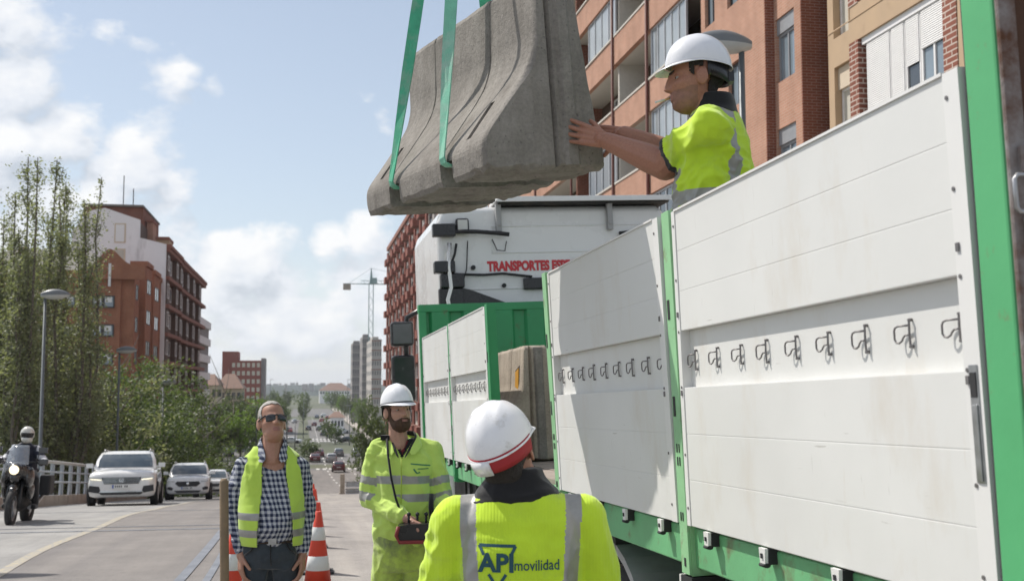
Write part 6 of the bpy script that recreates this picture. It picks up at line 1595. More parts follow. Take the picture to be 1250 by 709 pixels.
def poplar(seed, H, n=6500, size=.17, stems=4, spread=1.9):
    rng = np.random.default_rng(seed); b = MB(); P = []
    for s in range(stems):
        a = s*2*pi/stems+rng.uniform(-.5, .5); rr = spread*rng.uniform(.25, 1.0); h = H*rng.uniform(.72, 1.0)
        pts = [Vector((rng.normal()*.1, rng.normal()*.1, -.2))]
        for k in range(1, 9):
            t = k/8; pts.append(Vector((cos(a)*rr*min(1, t*1.7)+rng.normal()*.10, sin(a)*rr*min(1, t*1.7)+rng.normal()*.10, h*t)))
        b.tube(pts, [.14*(1-.93*k/8)+.008 for k in range(9)], 6, cap=False)
        for k in range(34):
            t = rng.uniform(.10, .97); i = min(int(t*8), 7); p = pts[i].lerp(pts[i+1], t*8-i); aa = rng.uniform(0, 2*pi); L = (2.3*(1-t)**.8+.5)*rng.uniform(.5, 1.1); e = p+Vector((cos(aa)*L*.40, sin(aa)*L*.40, L)); m_ = p.lerp(e, .5)+Vector((cos(aa), sin(aa), 0))*L*.09
            b.tube([p, m_, e], [.028*(1-t)+.010, .015, .006], 4, cap=False)
            nn = int(n/stems/34*1.35*(.35+1.1*(1-t))); w = rng.uniform(.1, 1, nn)
            for u in w:
                q = p.lerp(m_, u*2) if u < .5 else m_.lerp(e, u*2-1); sg = .17+.24*(1-t); P.append((q.x+rng.normal()*sg, q.y+rng.normal()*sg, q.z+rng.normal()*.16))
        for k in range(int(n/stems*.10)):
            t = rng.uniform(.72, 1.0); i = min(int(t*8), 7); p = pts[i].lerp(pts[i+1], t*8-i); P.append((p.x+rng.normal()*.10, p.y+rng.normal()*.10, p.z+rng.normal()*.12))
    return b.mesh('trunk', [M['bark']]), leaves(np.array(P), size, rng)
def tree(name, meshes, leafm, px, d, pytop, Hm, label, group, rz=0, sxy=None, ground=None):
    x, y = cpt(px, d); zb = (min(gz(y), -11.6)-.3 if y < 172 else gz(y)) if ground is None else ground; zt = 1.88+(469-pytop)/1400*d; s = (zt-zb)/Hm
    t = empty(name, (x, y, zb), (0, 0, rz), label, 'tree', group); sx = s if sxy is None else sxy
    put('trunk', meshes[0], t, scale=(sx, sx, s)); c = put('crown', meshes[1], t, scale=(sx, sx, s))
    if not c.data.materials: c.data.materials.append(M[leafm])
    c.material_slots[0].link = 'OBJECT'; c.material_slots[0].material = M[leafm]; return t
pv = [poplar(s, 24, n=26000, stems=7, spread=1.25, size=.12) for s in (3, 8, 21)]
PG = 'poplars behind the bridge railing'
for i, (px, d, py, lab) in enumerate(((24, 47, 150, 'tall sparse poplar nearest the left edge of the picture'), (68, 50, 158, 'tall sparse poplar rising behind the lamp post nearest the motorcycle'), (82, 54, 212, 'shorter sparse poplar in front of the white gable wall'), (-10, 50, 185, 'sparse poplar cut by the left edge of the picture'), (46, 55, 196, 'sparse poplar half hidden behind the two tallest poplars'))):
    tree('poplar_tree', pv[i % 3], 'leaf_poplar', px, d, py, 24, lab, PG, rz=i*1.3, sxy=1.1)
bt = [broad_tree(31, 14, 4.6, n=20000, size=.20), broad_tree(44, 14, 4.9, n=20000, size=.20), broad_tree(57, 14, 4.2, n=20000, size=.22)]
BG = 'leafy trees behind the bridge railing'
for i, (px, d, py, lm, sxy, lab) in enumerate(((150, 66, 420, 'leaf_green', 1.0, 'leafy tree behind the white car with the round emblem, topmost of the row'), (190, 74, 446, 'leaf_green', 1.0, 'leafy tree behind the second street lamp, right of the tallest leafy tree'), (116, 60, 452, 'leaf_green', .95, 'leafy tree between the first two street lamps'), (72, 58, 428, 'leaf_poplar', 1.0, 'pale leafy tree behind the first street lamp'), (18, 55, 410, 'leaf_poplar', 1.0, 'pale leafy tree behind the motorcycle rider'), (214, 88, 486, 'leaf_dark', .9, 'small dark tree beside the green traffic light'), (-30, 54, 400, 'leaf_poplar', 1.0, 'pale leafy tree at the far left edge'), (172, 84, 470, 'leaf_dark', 1.05, 'dark tree filling the gap behind the leafy row'), (95, 75, 470, 'leaf_dark', 1.1, 'dark tree behind the pale leafy trees'), (45, 72, 465, 'leaf_dark', 1.2, 'dark tree behind the poplar stems'))):
    tree('leafy_tree', bt[i % 3], lm, px, d, py, 14, lab, BG, rz=i*1.1, sxy=sxy)
sv = [broad_tree(71, 8, 3.2, n=3500, size=.32), broad_tree(83, 8, 3.6, n=3500, size=.32)]
DG = 'trees along the far avenue'
far_trees = [(256, 178, 497, 'leaf_dark'), (266, 205, 488, 'leaf_green'), (282, 215, 484, 'leaf_dark'), (296, 200, 497, 'leaf_bright'), (310, 220, 488, 'leaf_green'), (322, 235, 482, 'leaf_bright'), (340, 260, 480, 'leaf_green'), (292, 260, 478, 'leaf_dark'), (248, 160, 520, 'leaf_green'),
             (450, 128, 486, 'leaf_green'), (406, 640, 478, 'leaf_green'), (414, 560, 480, 'leaf_dark'), (422, 480, 482, 'leaf_dark'), (430, 430, 483, 'leaf_dark'), (400, 800, 477, 'leaf_bright'), (440, 370, 483, 'leaf_bright'), (447, 340, 482, 'leaf_green'), (418, 520, 479, 'leaf_bright'), (371, 420, 486, 'leaf_green'), (346, 300, 490, 'leaf_green'), (330, 300, 484, 'leaf_dark'), (411, 700, 476, 'leaf_dark'), (351, 650, 475, 'leaf_dark'), (336, 600, 474, 'leaf_green'), (374, 560, 477, 'leaf_green'), (470, 150, 500, 'leaf_green'), (435, 520, 474, 'leaf_green')]
kinds = {'leaf_dark': 'dark green', 'leaf_green': 'mid green', 'leaf_bright': 'bright green'}
ORD = ['leftmost', 'second from the left', 'third from the left', 'fourth from the left', 'fifth from the left', 'sixth from the left', 'seventh from the left', 'eighth from the left', 'ninth from the left', 'tenth from the left']
for i, (px, d, py, lm) in enumerate(far_trees):
    same = sorted([f[0] for f in far_trees if f[3] == lm and (f[0] < 385) == (px < 385) and f[0] != 450])
    lab = 'mid green tree standing left of the bearded worker in the overalls' if px == 450 else '%s of the %s avenue trees %s' % (ORD[same.index(px)], kinds[lm], 'left of the roadway' if px < 385 else 'right of the roadway')
    x, y = cpt(px, d); s_ = (1.88+(469-py)/1400*d-gz(y))/8
    tree('avenue_tree', sv[i % 2], lm, px, d, py, 8, lab, DG, rz=i*.7, sxy=.62 if px == 450 else (s_*.60 if px > 330 else s_*.9))
shrub = broad_tree(90, 3, 1.8, low=.05, n=2200, size=.22)
for px, d, py, lab in ((380, 205, 536, 'round clipped shrub on the median, beside the near cars'), (411, 268, 517, 'low shrub on the median beyond the crossing'), (401, 300, 511, 'low shrub farther along the median')):
    t = tree('shrub', shrub, 'leaf_green', px, d, py, 3, lab, 'shrubs on the median', sxy=1.2); t['category'] = 'shrub'
# far-off wood closing the avenue, one mass
rng = np.random.default_rng(12); nC = 420; cx0 = rng.uniform(-230, 330, nC); cy0 = rng.uniform(640, 1500, nC); ok = np.abs(cx0-7) > 9
cx0, cy0 = cx0[ok], cy0[ok]; hh = rng.uniform(4.5, 9, len(cx0)); nL = 26000; kk = rng.integers(0, len(cx0), nL); u = rng.normal(size=(nL, 3)); u /= np.linalg.norm(u, axis=1)[:, None]; u *= rng.uniform(0, 1, nL)[:, None]**.4
gzz = np.array([gz(q) for q in cy0]); P = np.stack([cx0[kk]+u[:, 0]*hh[kk]*.75, cy0[kk]+u[:, 1]*hh[kk]*.75, gzz[kk]+hh[kk]*(.55+.48*u[:, 2])], 1)
me = leaves(P, 1.5, rng); me.materials.append(M['leaf_dark']); tag(put('distant_wood', me), kind='stuff')
# far hills with woods
b = MB()
def hill(i, j):
    x = -1600+i*80; prof = (0, .55, 1.0, .7)[j]; return (x, 1500+j*220, -14+prof*(15+7*noise.noise(Vector((x*.004, 3.3, 0)))+3*noise.noise(Vector((x*.02, 1.3, 0)))))
b.grid(41, 4, hill, sm=True); tag(b.build('hills', mat('wooded_hill', (.03, .043, .036), .95, var=.4, vscale=.03)), kind='structure')
# ------------------------------------------------------------------ railing, lamps, signals
M['rail_blue'] = mat('pale_blue_grey_paint', (.40, .435, .47), .5, var=.08, vscale=3, dirt=(.28, .26, .25), dirt_amt=.1); M['rail_top'] = mat('beige_rail', (.47, .46, .43), .5, var=.08, vscale=3)
RL = empty('bridge_railing', (-8.0, 0, 0), label='pale grey bridge railing with tapered posts on a brown kerb at the left', cat='railing')
pm = MB(); pm.prism([(-.20, 0), (.20, 0), (.09, .50), (.13, 1.02), (-.13, 1.02), (-.09, .50)], -.03, .03, 'X'); pm.bb(.0301, .075, -.05, .05, .0, .98); pm.bb(-.24, .12, -.235, .235, -.02, -.001)
post_me = pm.mesh('post', [M['rail_blue']])
y = 14.0
while y < 66:
    put('post', post_me, RL, (0, y, gz(y)+.33), (math.atan(gslope(y)), 0, 0)); y += 1.5
for z, r in ((1.06, .055), (.74, .032), (.42, .032)):
    b = MB(); b.tube([(0.09 if z < 1 else 0, yy, gz(yy)+.33+z) for yy in [13+k*1.5 for k in range(37)]], r, 8); b.build('rail', [M['rail_top'] if z > 1 else M['rail_blue']], RL)
M['lamp_grey'] = mat('dark_grey_pole', (.13, .145, .155), .5, .2, var=.1); M['lamp_head'] = mat('pale_grey_lamp_head', (.42, .42, .41), .45, var=.08); M['lamp_top'] = mat('slate_lamp_top', (.15, .16, .17), .45, var=.08)
M['lamp_lens'] = mat('frosted_lamp_glass', (.55, .54, .50), .25, var=.05)
def lamp_meshes(H):
    p = MB(); p.tube([(0, 0, 0), (0, 0, .9), (0, 0, .92), (0, 0, H-.05)], [.085, .085, .065, .042], 12)
    p.box((0, 0, .02), (.3, .3, .04))
    h = MB()
    def fn(sgn):
        def f(i, j):
            u = i/15; a = -pi/2+pi*j/10*1.0; w = .19*(sin(pi*min(1, u*.92+.06))**.6)*(1-.25*u); t = (.20 if sgn > 0 else .15)*(sin(pi*(u*.9+.08))**.7); c = sin(a); return (-.14+.92*u, c*w, H+.03*u+sgn*t*cos(a)**.8-.0)
        return f
    h.grid(16, 11, fn(1), mi=0); lo = MB(); lo.grid(16, 11, fn(-1), mi=0)
    ln = MB(); ln.lathe([(.0, -.035), (.06, -.03), (.09, -.012), (.10, 0)], 16, c=(.48, 0, H-.085), cap=False)
    return p.mesh('pole', [M['lamp_grey']]), h.mesh('lamp_cover', [M['lamp_top']]), lo.mesh('lamp_body', [M['lamp_head']]), ln.mesh('lamp_lens', [M['lamp_lens']])
lm = lamp_meshes(6.9)
def lamp(x, y, z, rz, label, s=1.0):
    t = empty('street_lamp', (x, y, z), (0, 0, rz), label, 'street lamp', 'street lamps')
    for n_, me in zip(('pole', 'lamp_cover', 'lamp_body', 'lamp_lens'), lm): put(n_, me, t, scale=(s, s, s) if s != 1 else None)
    return t
for y, lab in ((18.0, None), (39.9, 'street lamp beside the motorcycle, nearest of the row on the left'), (55.7, 'second street lamp of the left row, above the white car with the round emblem'), (72.9, 'third street lamp of the left row, in front of the brown flank'), (89.5, 'fourth street lamp of the left row, beside the green traffic light'), (107, 'fifth and farthest street lamp of the left row')):
    lamp(-8.45, y, gz(y)-.05, .0, lab or 'street lamp just outside the left edge that shades the lane', 1.0 if lab else 1.25)
xx, yy = cpt(911, 18.2); lamp(xx, yy, gz(yy), radians(180)-YAW+.1, 'street lamp whose head shows behind the white helmet of the man on the truck', 1.112)
# slim poles down the avenue
pm = MB(); pm.tube([(0, 0, 0), (0, 0, 8.5)], [.09, .05], 8); pole_me = pm.mesh('pole', [M['lamp_grey']])
hm_ = MB(); hm_.box((.45, 0, 8.5), (1.2, .22, .12)); head_me = hm_.mesh('lamp_body', [M['lamp_head']])
def y_from_py(px, py):
    lo, hi = 58.0, 900.0; a = (py-469)/1400
    for _ in range(50):
        m = (lo+hi)/2
        if (1.88-gz(m))/m > a: lo = m
        else: hi = m
    return lo
for i, (px, d, h, sx, lab) in enumerate(((352, 150, 7.2, -1, 'slim dark lamp post right behind the shoulder of the man in the checked shirt'), (362, 185, 7.2, 1, 'slim dark lamp post on the median, right of the taller one'), (315, 175, 9.5, -1, 'tall slim lamp post left of the grey haired man'), (299, 230, 9, 1, 'slim lamp post in front of the cream house'), (372, 300, 10, 1, 'slim lamp post far down the median'), (428, 260, 9, -1, 'slim lamp post at the right kerb beyond the crossing'), (425, 420, 16, 1, 'tall slim mast far off beside the grey towers'), (331, 420, 16, 1, 'tall slim mast far off beside the red tower'), (458, 180, 8, -1, 'slim lamp post by the green tree at the right kerb'))):
    x, y = cpt(px, d); t = empty('lamp_post', (x, y, gz(y)), (0, 0, 0), lab, 'lamp post', 'slim lamp posts along the avenue'); s = h/8.5
    put('pole', pole_me, t, scale=(1.2, 1.2, s)); put('lamp_body', head_me, t, scale=(sx, 1.2, s))
# green signal
xs, ys_s = cpt(234, 90); zs = gz(ys_s)
t = empty('traffic_light', (-8.45, ys_s, zs-.1), (0, 0, 0), 'traffic light showing green at the foot of the leafy trees', 'traffic light')
b = MB(); b.tube([(0, 0, 0), (0, 0, 3.6)], .06, 10); b.build('pole', [M['lamp_grey']], t)
b = MB(); b.bb(-.16, .16, -.12, .12, 3.6, 4.6); b.build('signal_box', [M['black_gloss']], t, bevel=.03)
for z, m_ in ((4.42, mat('unlit_red_lens', (.10, .012, .01), .3)), (4.1, mat('unlit_amber_lens', (.11, .06, .01), .3)), (3.79, emis('lit_green_lens', (.02, .85, .38), 2.6))):
    b = MB(); b.lathe([(.0, -.03), (.08, -.025), (.135, 0)], 16, axis='Y', c=(0, -.125, z), cap=False); b.build('lens', [m_], t)
    b = MB(); b.grid(10, 2, lambda i, j: (cos(pi*i/9)*.145, -.12-.16*j, z+sin(pi*i/9)*.145)); b.build('visor', [M['black_gloss']], t, solid=.01)
# gate pillar with a little tile roof
x, y = cpt(262, 190); t = empty('gate_pillar', (x, y, gz(y)), label='pale stone pillar with a small red pyramid roof beside the side street', cat='pillar')
b = MB(); b.bb(-.62, .62, -.62, .62, 0, 5.0); b.bb(-.78, .78, -.78, .78, 0, .7); b.build('shaft', [M['soffit']], t)
b = MB(); b.add([(-1.15, -1.15, 5.01), (1.15, -1.15, 5.01), (1.15, 1.15, 5.01), (-1.15, 1.15, 5.01), (0, 0, 6.5)], [(0, 1, 4), (1, 2, 4), (2, 3, 4), (3, 0, 4), (3, 2, 1, 0)]); b.build('roof', [M['tile_roof']], t)
# ------------------------------------------------------------------ cars
def paint(name, c, coat=.8): return mat(name, c, .28, var=.02, vscale=2, coat=coat)
M['car_white'] = paint('white_car_paint', (.74, .74, .73)); M['car_glass'] = glass('car_glass', (.055, .075, .095), .04); M['chrome'] = mat('chrome', (.62, .62, .62), .12, 1.0, var=.05)
M['head_lamp'] = mat('headlamp_glass', (.55, .56, .56), .1, var=.1, coat=.5); M['plate'] = mat('number_plate', (.72, .72, .70), .4, var=.03); M['blue'] = mat('plate_blue', (.03, .08, .35), .4)
M['tail_red'] = mat('tail_lamp_red', (.40, .015, .015), .2, var=.2); M['drl'] = emis('lit_daytime_lamp', (1.0, .93, .70), 1.1); M['grille'] = mat('grille_black', (.018, .018, .02), .4)
def car_meshes(L, Wd, H, hood, zb=.24, suv=True, front='bars', hood_len=1.25):
    """parts of a car facing -Y, front at y=0"""
    w = Wd/2; out = []
    belt = hood+.06
    R_ = [(0.0, .74, .40, hood*.74), (.03, .86, .30, hood*.84), (.14, .96, zb, hood*.915), (.40, .995, zb, hood*.95), (hood_len*.8, 1.0, zb, hood*.99), (hood_len*1.1, 1.0, zb, belt-.02), (L*.55, 1.0, zb, belt), (L*.8, .995, zb, belt+.02), (L-.25, .97, zb, belt+.02), (L-.06, .90, zb+.06, belt-.03), (L, .80, zb+.15, belt-.14)]
    b = MB(); npt = 17; V = []
    for (y, k, z0, z1) in R_:
        ww = w*k; mid = z0+(z1-z0)*.52
        half = [(0, z0), (ww*.80, z0), (ww*.95, z0+.05), (ww*.985, z0+.16), (ww, mid), (ww*.985, z1-.16), (ww*.95, z1-.07), (ww*.86, z1-.02), (ww*.45, z1+.015), (0, z1+.025)]
        ring = half+[(-p[0], p[1]) for p in half[-2:0:-1]]
        V.append([(p[0], y, p[1]) for p in ring])
    n = len(V[0]); vs = [p for r in V for p in r]; fs = []
    for i in range(len(V)-1):
        for j in range(n): fs.append([i*n+j, i*n+(j+1) % n, (i+1)*n+(j+1) % n, (i+1)*n+j])
    fs += [list(range(n))[::-1], [(len(V)-1)*n+j for j in range(n)]]
    b.add(vs, fs, 0, True)
    # cabin
    y0, y1 = hood_len*.98, L-.12 if suv else L-.55; r0, r1 = y0+.72, (L-.62 if suv else L-1.35); tw = w*.74; bw = w*.93; zr = H
    rings = [(y0, y1, bw, belt-.05), (y0+.30, y1-.10*(1 if suv else 3), bw*.955, belt+(zr-belt)*.45), (r0-.08, r1+.06, tw*1.06, zr-.07), (r0+.10, r1-.06, tw*.96, zr-.015), (r0+.35, r1-.3, tw*.6, zr+.004)]
    def rect(a, c, ww, z, k=9):
        P = []
        for i in range(k): u = -1+2*i/(k-1); P.append((u*ww, a+.10*abs(u)**3*(1), z))
        for i in range(1, k): u = i/(k-1); P.append((ww, a+.10+(c-a-.16)*u, z))
        for i in range(1, k): u = 1-2*i/(k-1); P.append((u*ww, c-.06*abs(u)**3, z))
        for i in range(1, k-1): u = 1-i/(k-1); P.append((-ww, a+.10+(c-a-.16)*u, z))
        return P
    V = [rect(*r) for r in rings]; n = len(V[0]); vs = [p for r in V for p in r]; fs = []
    for i in range(len(V)-1):
        for j in range(n): fs.append([i*n+j, i*n+(j+1) % n, (i+1)*n+(j+1) % n, (i+1)*n+j])
    fs.append([(len(V)-1)*n+j for j in range(n)]); b.add(vs, fs, 0, True)
    out.append(('body', b.mesh('body', [M['car_white']])))
    # glass: windscreen, rear window, side windows, proud of the cabin by a few mm
    def lerp_ring(t):   # t 0..1 between ring0 and ring2
        t *= 2; i = min(int(t), 1); f = t-i; return [a+(c-a)*f for a, c in zip(rings[i], rings[i+1])]
    g_ = MB()
    def ws(i, j):
        t = .10+.80*j/6; a, c, ww, z = lerp_ring(t); u = -.90+1.80*i/10; return (u*ww, a+.10*abs(u)**3-.012, z+.004)
    g_.grid(11, 7, ws); out.append(('windscreen', g_.mesh('windscreen', [M['car_glass']])))
    g_ = MB()
    def rw(i, j):
        t = .22+.66*j/6; a, c, ww, z = lerp_ring(t); u = -.84+1.68*i/10; return (u*ww, c-.06*abs(u)**3+.012, z+.004)
    g_.grid(11, 7, rw); out.append(('rear_window', g_.mesh('rear_window', [M['car_glass']])))
    for sx in (-1, 1):
        for (u0, u1) in ((.10, .47), (.50, .86)):
            g_ = MB()
            def sw(i, j):
                t = .14+.76*j/5; a, c, ww, z = lerp_ring(t); u = u0+(u1-u0)*i/5; return (sx*(ww+.006), a+.10+(c-a-.16)*u, z)
            g_.grid(6, 6, sw); out.append(('side_window', g_.mesh('side_window', [M['car_glass']])))
    # wheels in dark arches
    wr = .36 if suv else .32; wy = (hood_len*.66, L-.86)
    for y in wy:
        for sx in (-1, 1):
            a = MB(); a.lathe([(wr+.09, 0), (wr+.085, .03), (wr*.3, .028)], 28, axis='X', c=(0, 0, 0)); a.v = [(sx*(w*.985-.012+v[0]), y+v[1], wr+.02+v[2]) for v in a.v]; out.append(('wheel_arch', a.mesh('wheel_arch', [M['black']])))
            q = MB(); q.lathe([(wr*.62, -.10), (wr*.97, -.115), (wr, -.08), (wr, .09), (wr*.96, .115), (wr*.64, .11)], 28, axis='X', cap=False); q.v = [(sx*(w*.93+v[0]), y+v[1], wr+v[2]) for v in q.v]; out.append(('tyre', q.mesh('tyre', [M['tyre']])))
            q = MB(); q.lathe([(wr*.10, .075), (wr*.16, .075), (wr*.30, .05), (wr*.58, .055), (wr*.65, .108)], 24, axis='X', cap=True)
            for k in range(5): a2 = 2*pi*k/5; q.tube([(.07, cos(a2)*wr*.12, sin(a2)*wr*.12), (.085, cos(a2)*wr*.6, sin(a2)*wr*.6)], .028, 6)
            q.v = [(sx*(w*.93+v[0]), y+v[1], wr+v[2]) for v in q.v]; out.append(('rim', q.mesh('rim', [M['metal']])))
    # mirrors
    for sx in (-1, 1):
        q = MB(); q.box((sx*(w+.09), y0+.32, belt+.07), (.20, .12, .14)); q.box((sx*(w*.95), y0+.33, belt+.03), (.14, .05, .05)); out.append(('door_mirror', q.mesh('door_mirror', [M['car_white']])))
    if suv:
        for sx in (-1, 1):
            q = MB(); q.tube([(sx*tw*.93, r0+.05, zr-.02), (sx*tw*.95, r0+.25, zr+.045), (sx*tw*.95, r1-.25, zr+.045), (sx*tw*.93, r1-.05, zr-.02)], .018, 6); out.append(('roof_rail', q.mesh('roof_rail', [M['metal']])))
    # front
    f = lambda z: -.012-.0+.03*max(0, (z-hood*.70)*1.2)
    def plate(x0, x1, z0, z1, y=-.02, th=.03, mi=0, b=None):
        b = b or MB(); b.bb(x0, x1, y, y+th, z0, z1, mi); return b
    def poly(pts, y0_, y1_, m, name):
        b = MB(); b.prism(pts, y0_, y1_, 'Y'); out.append((name, b.mesh(name, [M[m]])))
    zg = hood*.735
    if front == 'bars':
        poly([(-w*.50, zg-.155), (w*.50, zg-.155), (w*.58, zg+.035), (-w*.58, zg+.035)], -.025, .06, 'grille', 'grille')
        for k in range(4): b = plate(-w*.53, w*.53, zg-.125+.042*k, zg-.113+.042*k, -.034, .01); out.append(('grille_bar', b.mesh('grille_bar', [M['chrome']])))
        for sx in (-1, 1):
            poly([(sx*w*.585, zg-.045), (sx*w*.60, zg+.04), (sx*w*.94, zg+.065), (sx*w*.95, zg+.0)], .0, .16, 'head_lamp', 'headlight')
            poly([(sx*w*.585, zg-.05), (sx*w*.585, zg-.025), (sx*w*.90, zg+.005), (sx*w*.90, zg-.012)], -.012, .15, 'drl', 'daytime_lamp')
            poly([(sx*w*.66, zb+.13), (sx*w*.60, zb+.20), (sx*w*.64, zb+.33), (sx*w*.93, zb+.36), (sx*w*.95, zb+.18)], -.004, .10, 'grille', 'air_intake')
        poly([(-w*.56, zb+.08), (w*.56, zb+.08), (w*.66, zb+.15), (-w*.66, zb+.15)], -.02, .08, 'grille', 'lower_grille')
        poly([(-w*.58, zb+.155), (w*.58, zb+.155), (w*.62, zb+.185), (-w*.62, zb+.185)], -.03, .05, 'chrome', 'bumper_trim')
    elif front == 'wide':
        poly([(-w*.40, zg-.20), (w*.40, zg-.20), (w*.58, zg-.07), (w*.50, zg+.02), (-w*.50, zg+.02), (-w*.58, zg-.07)], -.025, .06, 'grille', 'grille')
        for sx in (-1, 1):
            poly([(sx*w*.60, zg-.02), (sx*w*.58, zg+.05), (sx*w*.92, zg+.075), (sx*w*.94, zg+.02)], .0, .16, 'head_lamp', 'headlight')
            poly([(sx*w*.70, zb+.16), (sx*w*.66, zb+.26), (sx*w*.80, zb+.32), (sx*w*.93, zb+.30), (sx*w*.93, zb+.20)], -.004, .10, 'grille', 'air_intake')
        poly([(-w*.50, zb+.06), (w*.50, zb+.06), (w*.62, zb+.15), (-w*.62, zb+.15)], -.02, .08, 'grille', 'lower_grille')
    else:
        poly([(-w*.42, zg-.15), (w*.42, zg-.15), (w*.50, zg), (-w*.50, zg)], -.025, .06, 'grille', 'grille')
        for sx in (-1, 1): poly([(sx*w*.56, zg-.03), (sx*w*.56, zg+.06), (sx*w*.92, zg+.09), (sx*w*.94, zg+.01)], .0, .18, 'head_lamp', 'headlight')
        poly([(-w*.6, zb+.08), (w*.6, zb+.08), (w*.7, zb+.2), (-w*.7, zb+.2)], -.02, .08, 'grille', 'lower_grille')
    zp = zg-.235 if front != 'wide' else zg-.26
    b = plate(-.26, .26, zp-.055, zp+.055, -.045, .012); b.bb(-.258, -.215, -.048, -.0451, zp-.053, zp+.053, 1)
    for k in range(7):
        if k != 4: b.bb(-.18+k*.055, -.148+k*.055, -.047, -.0451, zp-.030, zp+.030, 2)
    out.append(('number_plate', b.mesh('number_plate', [M['plate'], M['blue'], M['grille']])))
    # rear
    yb_ = L
    for sx in (-1, 1):
        b = MB(); b.bb(sx*w*.62, sx*w*.93, yb_-.12, yb_-.02, belt-.30, belt-.12); out.append(('tail_light', b.mesh('tail_light', [M['tail_red']])))
    b = MB(); b.bb(-.26, .26, yb_-.02, yb_+.012, belt-.42, belt-.31); out.append(('rear_plate', b.mesh('rear_plate', [M['plate']])))
    b = MB(); b.bb(-w*.8, w*.8, yb_-.1, yb_-.005, zb+.1, zb+.32); out.append(('rear_bumper', b.mesh('rear_bumper', [M['grille']])))
    return out, zg
def add_car(name, parts, loc, rot, label, cat='car', group=None):
    t = empty(name, loc, rot, label, cat, group)
    for n_, me in parts: put(n_, me, t)
    return t
def emblem_round(t, z):
    b = MB(); n = 24
    b.grid(n, 2, lambda i, j: (cos(2*pi*i/n)*(.075, .066)[j], -.040, z+sin(2*pi*i/n)*(.075, .066)[j]), wrap=True)
    for p0, p1 in (((-.045, .05), (-.0, -.0)), ((.0, .0), (.045, .05)), ((-.058, .02), (-.028, -.058)), ((-.028, -.058), (0, -.005)), ((0, -.005), (.028, -.058)), ((.028, -.058), (.058, .02))):
        a, c = Vector((p0[0], -.040, z+p0[1])), Vector((p1[0], -.040, z+p1[1])); b.tube([a, c], .006, 4)
    b.build('emblem', [M['chrome']], t, solid=.006)
def pitch_at(y): return math.atan(gslope(y))
s1, zg1 = car_meshes(4.85, 1.98, 1.70, 1.10, .25, True, 'bars', 1.30)
s2, zg2 = car_meshes(4.35, 1.82, 1.62, 1.04, .25, True, 'wide', 1.18)
s3, zg3 = car_meshes(4.35, 1.80, 1.47, .96, .21, False, 'plain', 1.20)
GC = 'white cars coming up the ramp'
y = 36.4; x, _ = cpt(152.5, 37.0); x = cpt(165, 36.9)[0]; t = add_car('suv', s1, (x, y, gz(y)), (pitch_at(y+2), 0, radians(4)), 'large white car with a round emblem and wide barred grille, nearest in the lane', 'car', GC); emblem_round(t, zg1-.055)
y = 51.5; x = cpt(238, 51.6)[0]; t = add_car('suv', s2, (x, y, gz(y)), (pitch_at(y+2), 0, radians(3)), 'white car with a wide black grille, second in the lane', 'car', GC)
b = MB(); b.lathe([(.06, -.034), (.075, -.036), (.06, -.044), (.02, -.046)], 8, axis='Y', c=(0, 0, zg2-.075)); b.build('emblem', [M['chrome']], t)
y = 63; x = cpt(265, 63)[0]; add_car('car', s3, (x, y, gz(y)), (pitch_at(y+2), 0, radians(3)), 'low white car third in the lane, half hidden by the second', 'car', GC)
y = 77; x = cpt(271, 77)[0]; t4 = add_car('car', s3, (x, y, gz(y)), (pitch_at(y+2), 0, radians(2)), 'silver car fourth in the lane, just showing behind the wooden pole', 'car', GC)
def setcol(t, m):
    for c in t.children:
        for sl in c.material_slots:
            if sl.material == M['car_white']: sl.link = 'OBJECT'; sl.material = m
P_ = {'maroon': paint('maroon_paint', (.13, .018, .022)), 'silver': paint('silver_paint', (.42, .43, .44)), 'grey': paint('grey_paint', (.16, .17, .18)), 'black': paint('black_paint', (.02, .02, .024)), 'red': paint('red_paint', (.30, .025, .02)), 'blue': paint('dark_blue_paint', (.03, .05, .10)), 'white': M['car_white'], 'pink': paint('dull_pink_paint', (.32, .16, .16))}
setcol(t4, P_['silver'])
s4, zg4 = car_meshes(4.2, 1.78, 1.52, .98, .2, True, 'plain', 1.05)
keep_ = {'body', 'windscreen', 'rear_window', 'side_window', 'tyre', 'tail_light', 'rear_plate', 'rear_bumper', 'headlight', 'grille', 'wheel_arch'}
s4 = [p for p in s4 if p[0] in keep_]; s5 = [p for p in s3 if p[0] in keep_]
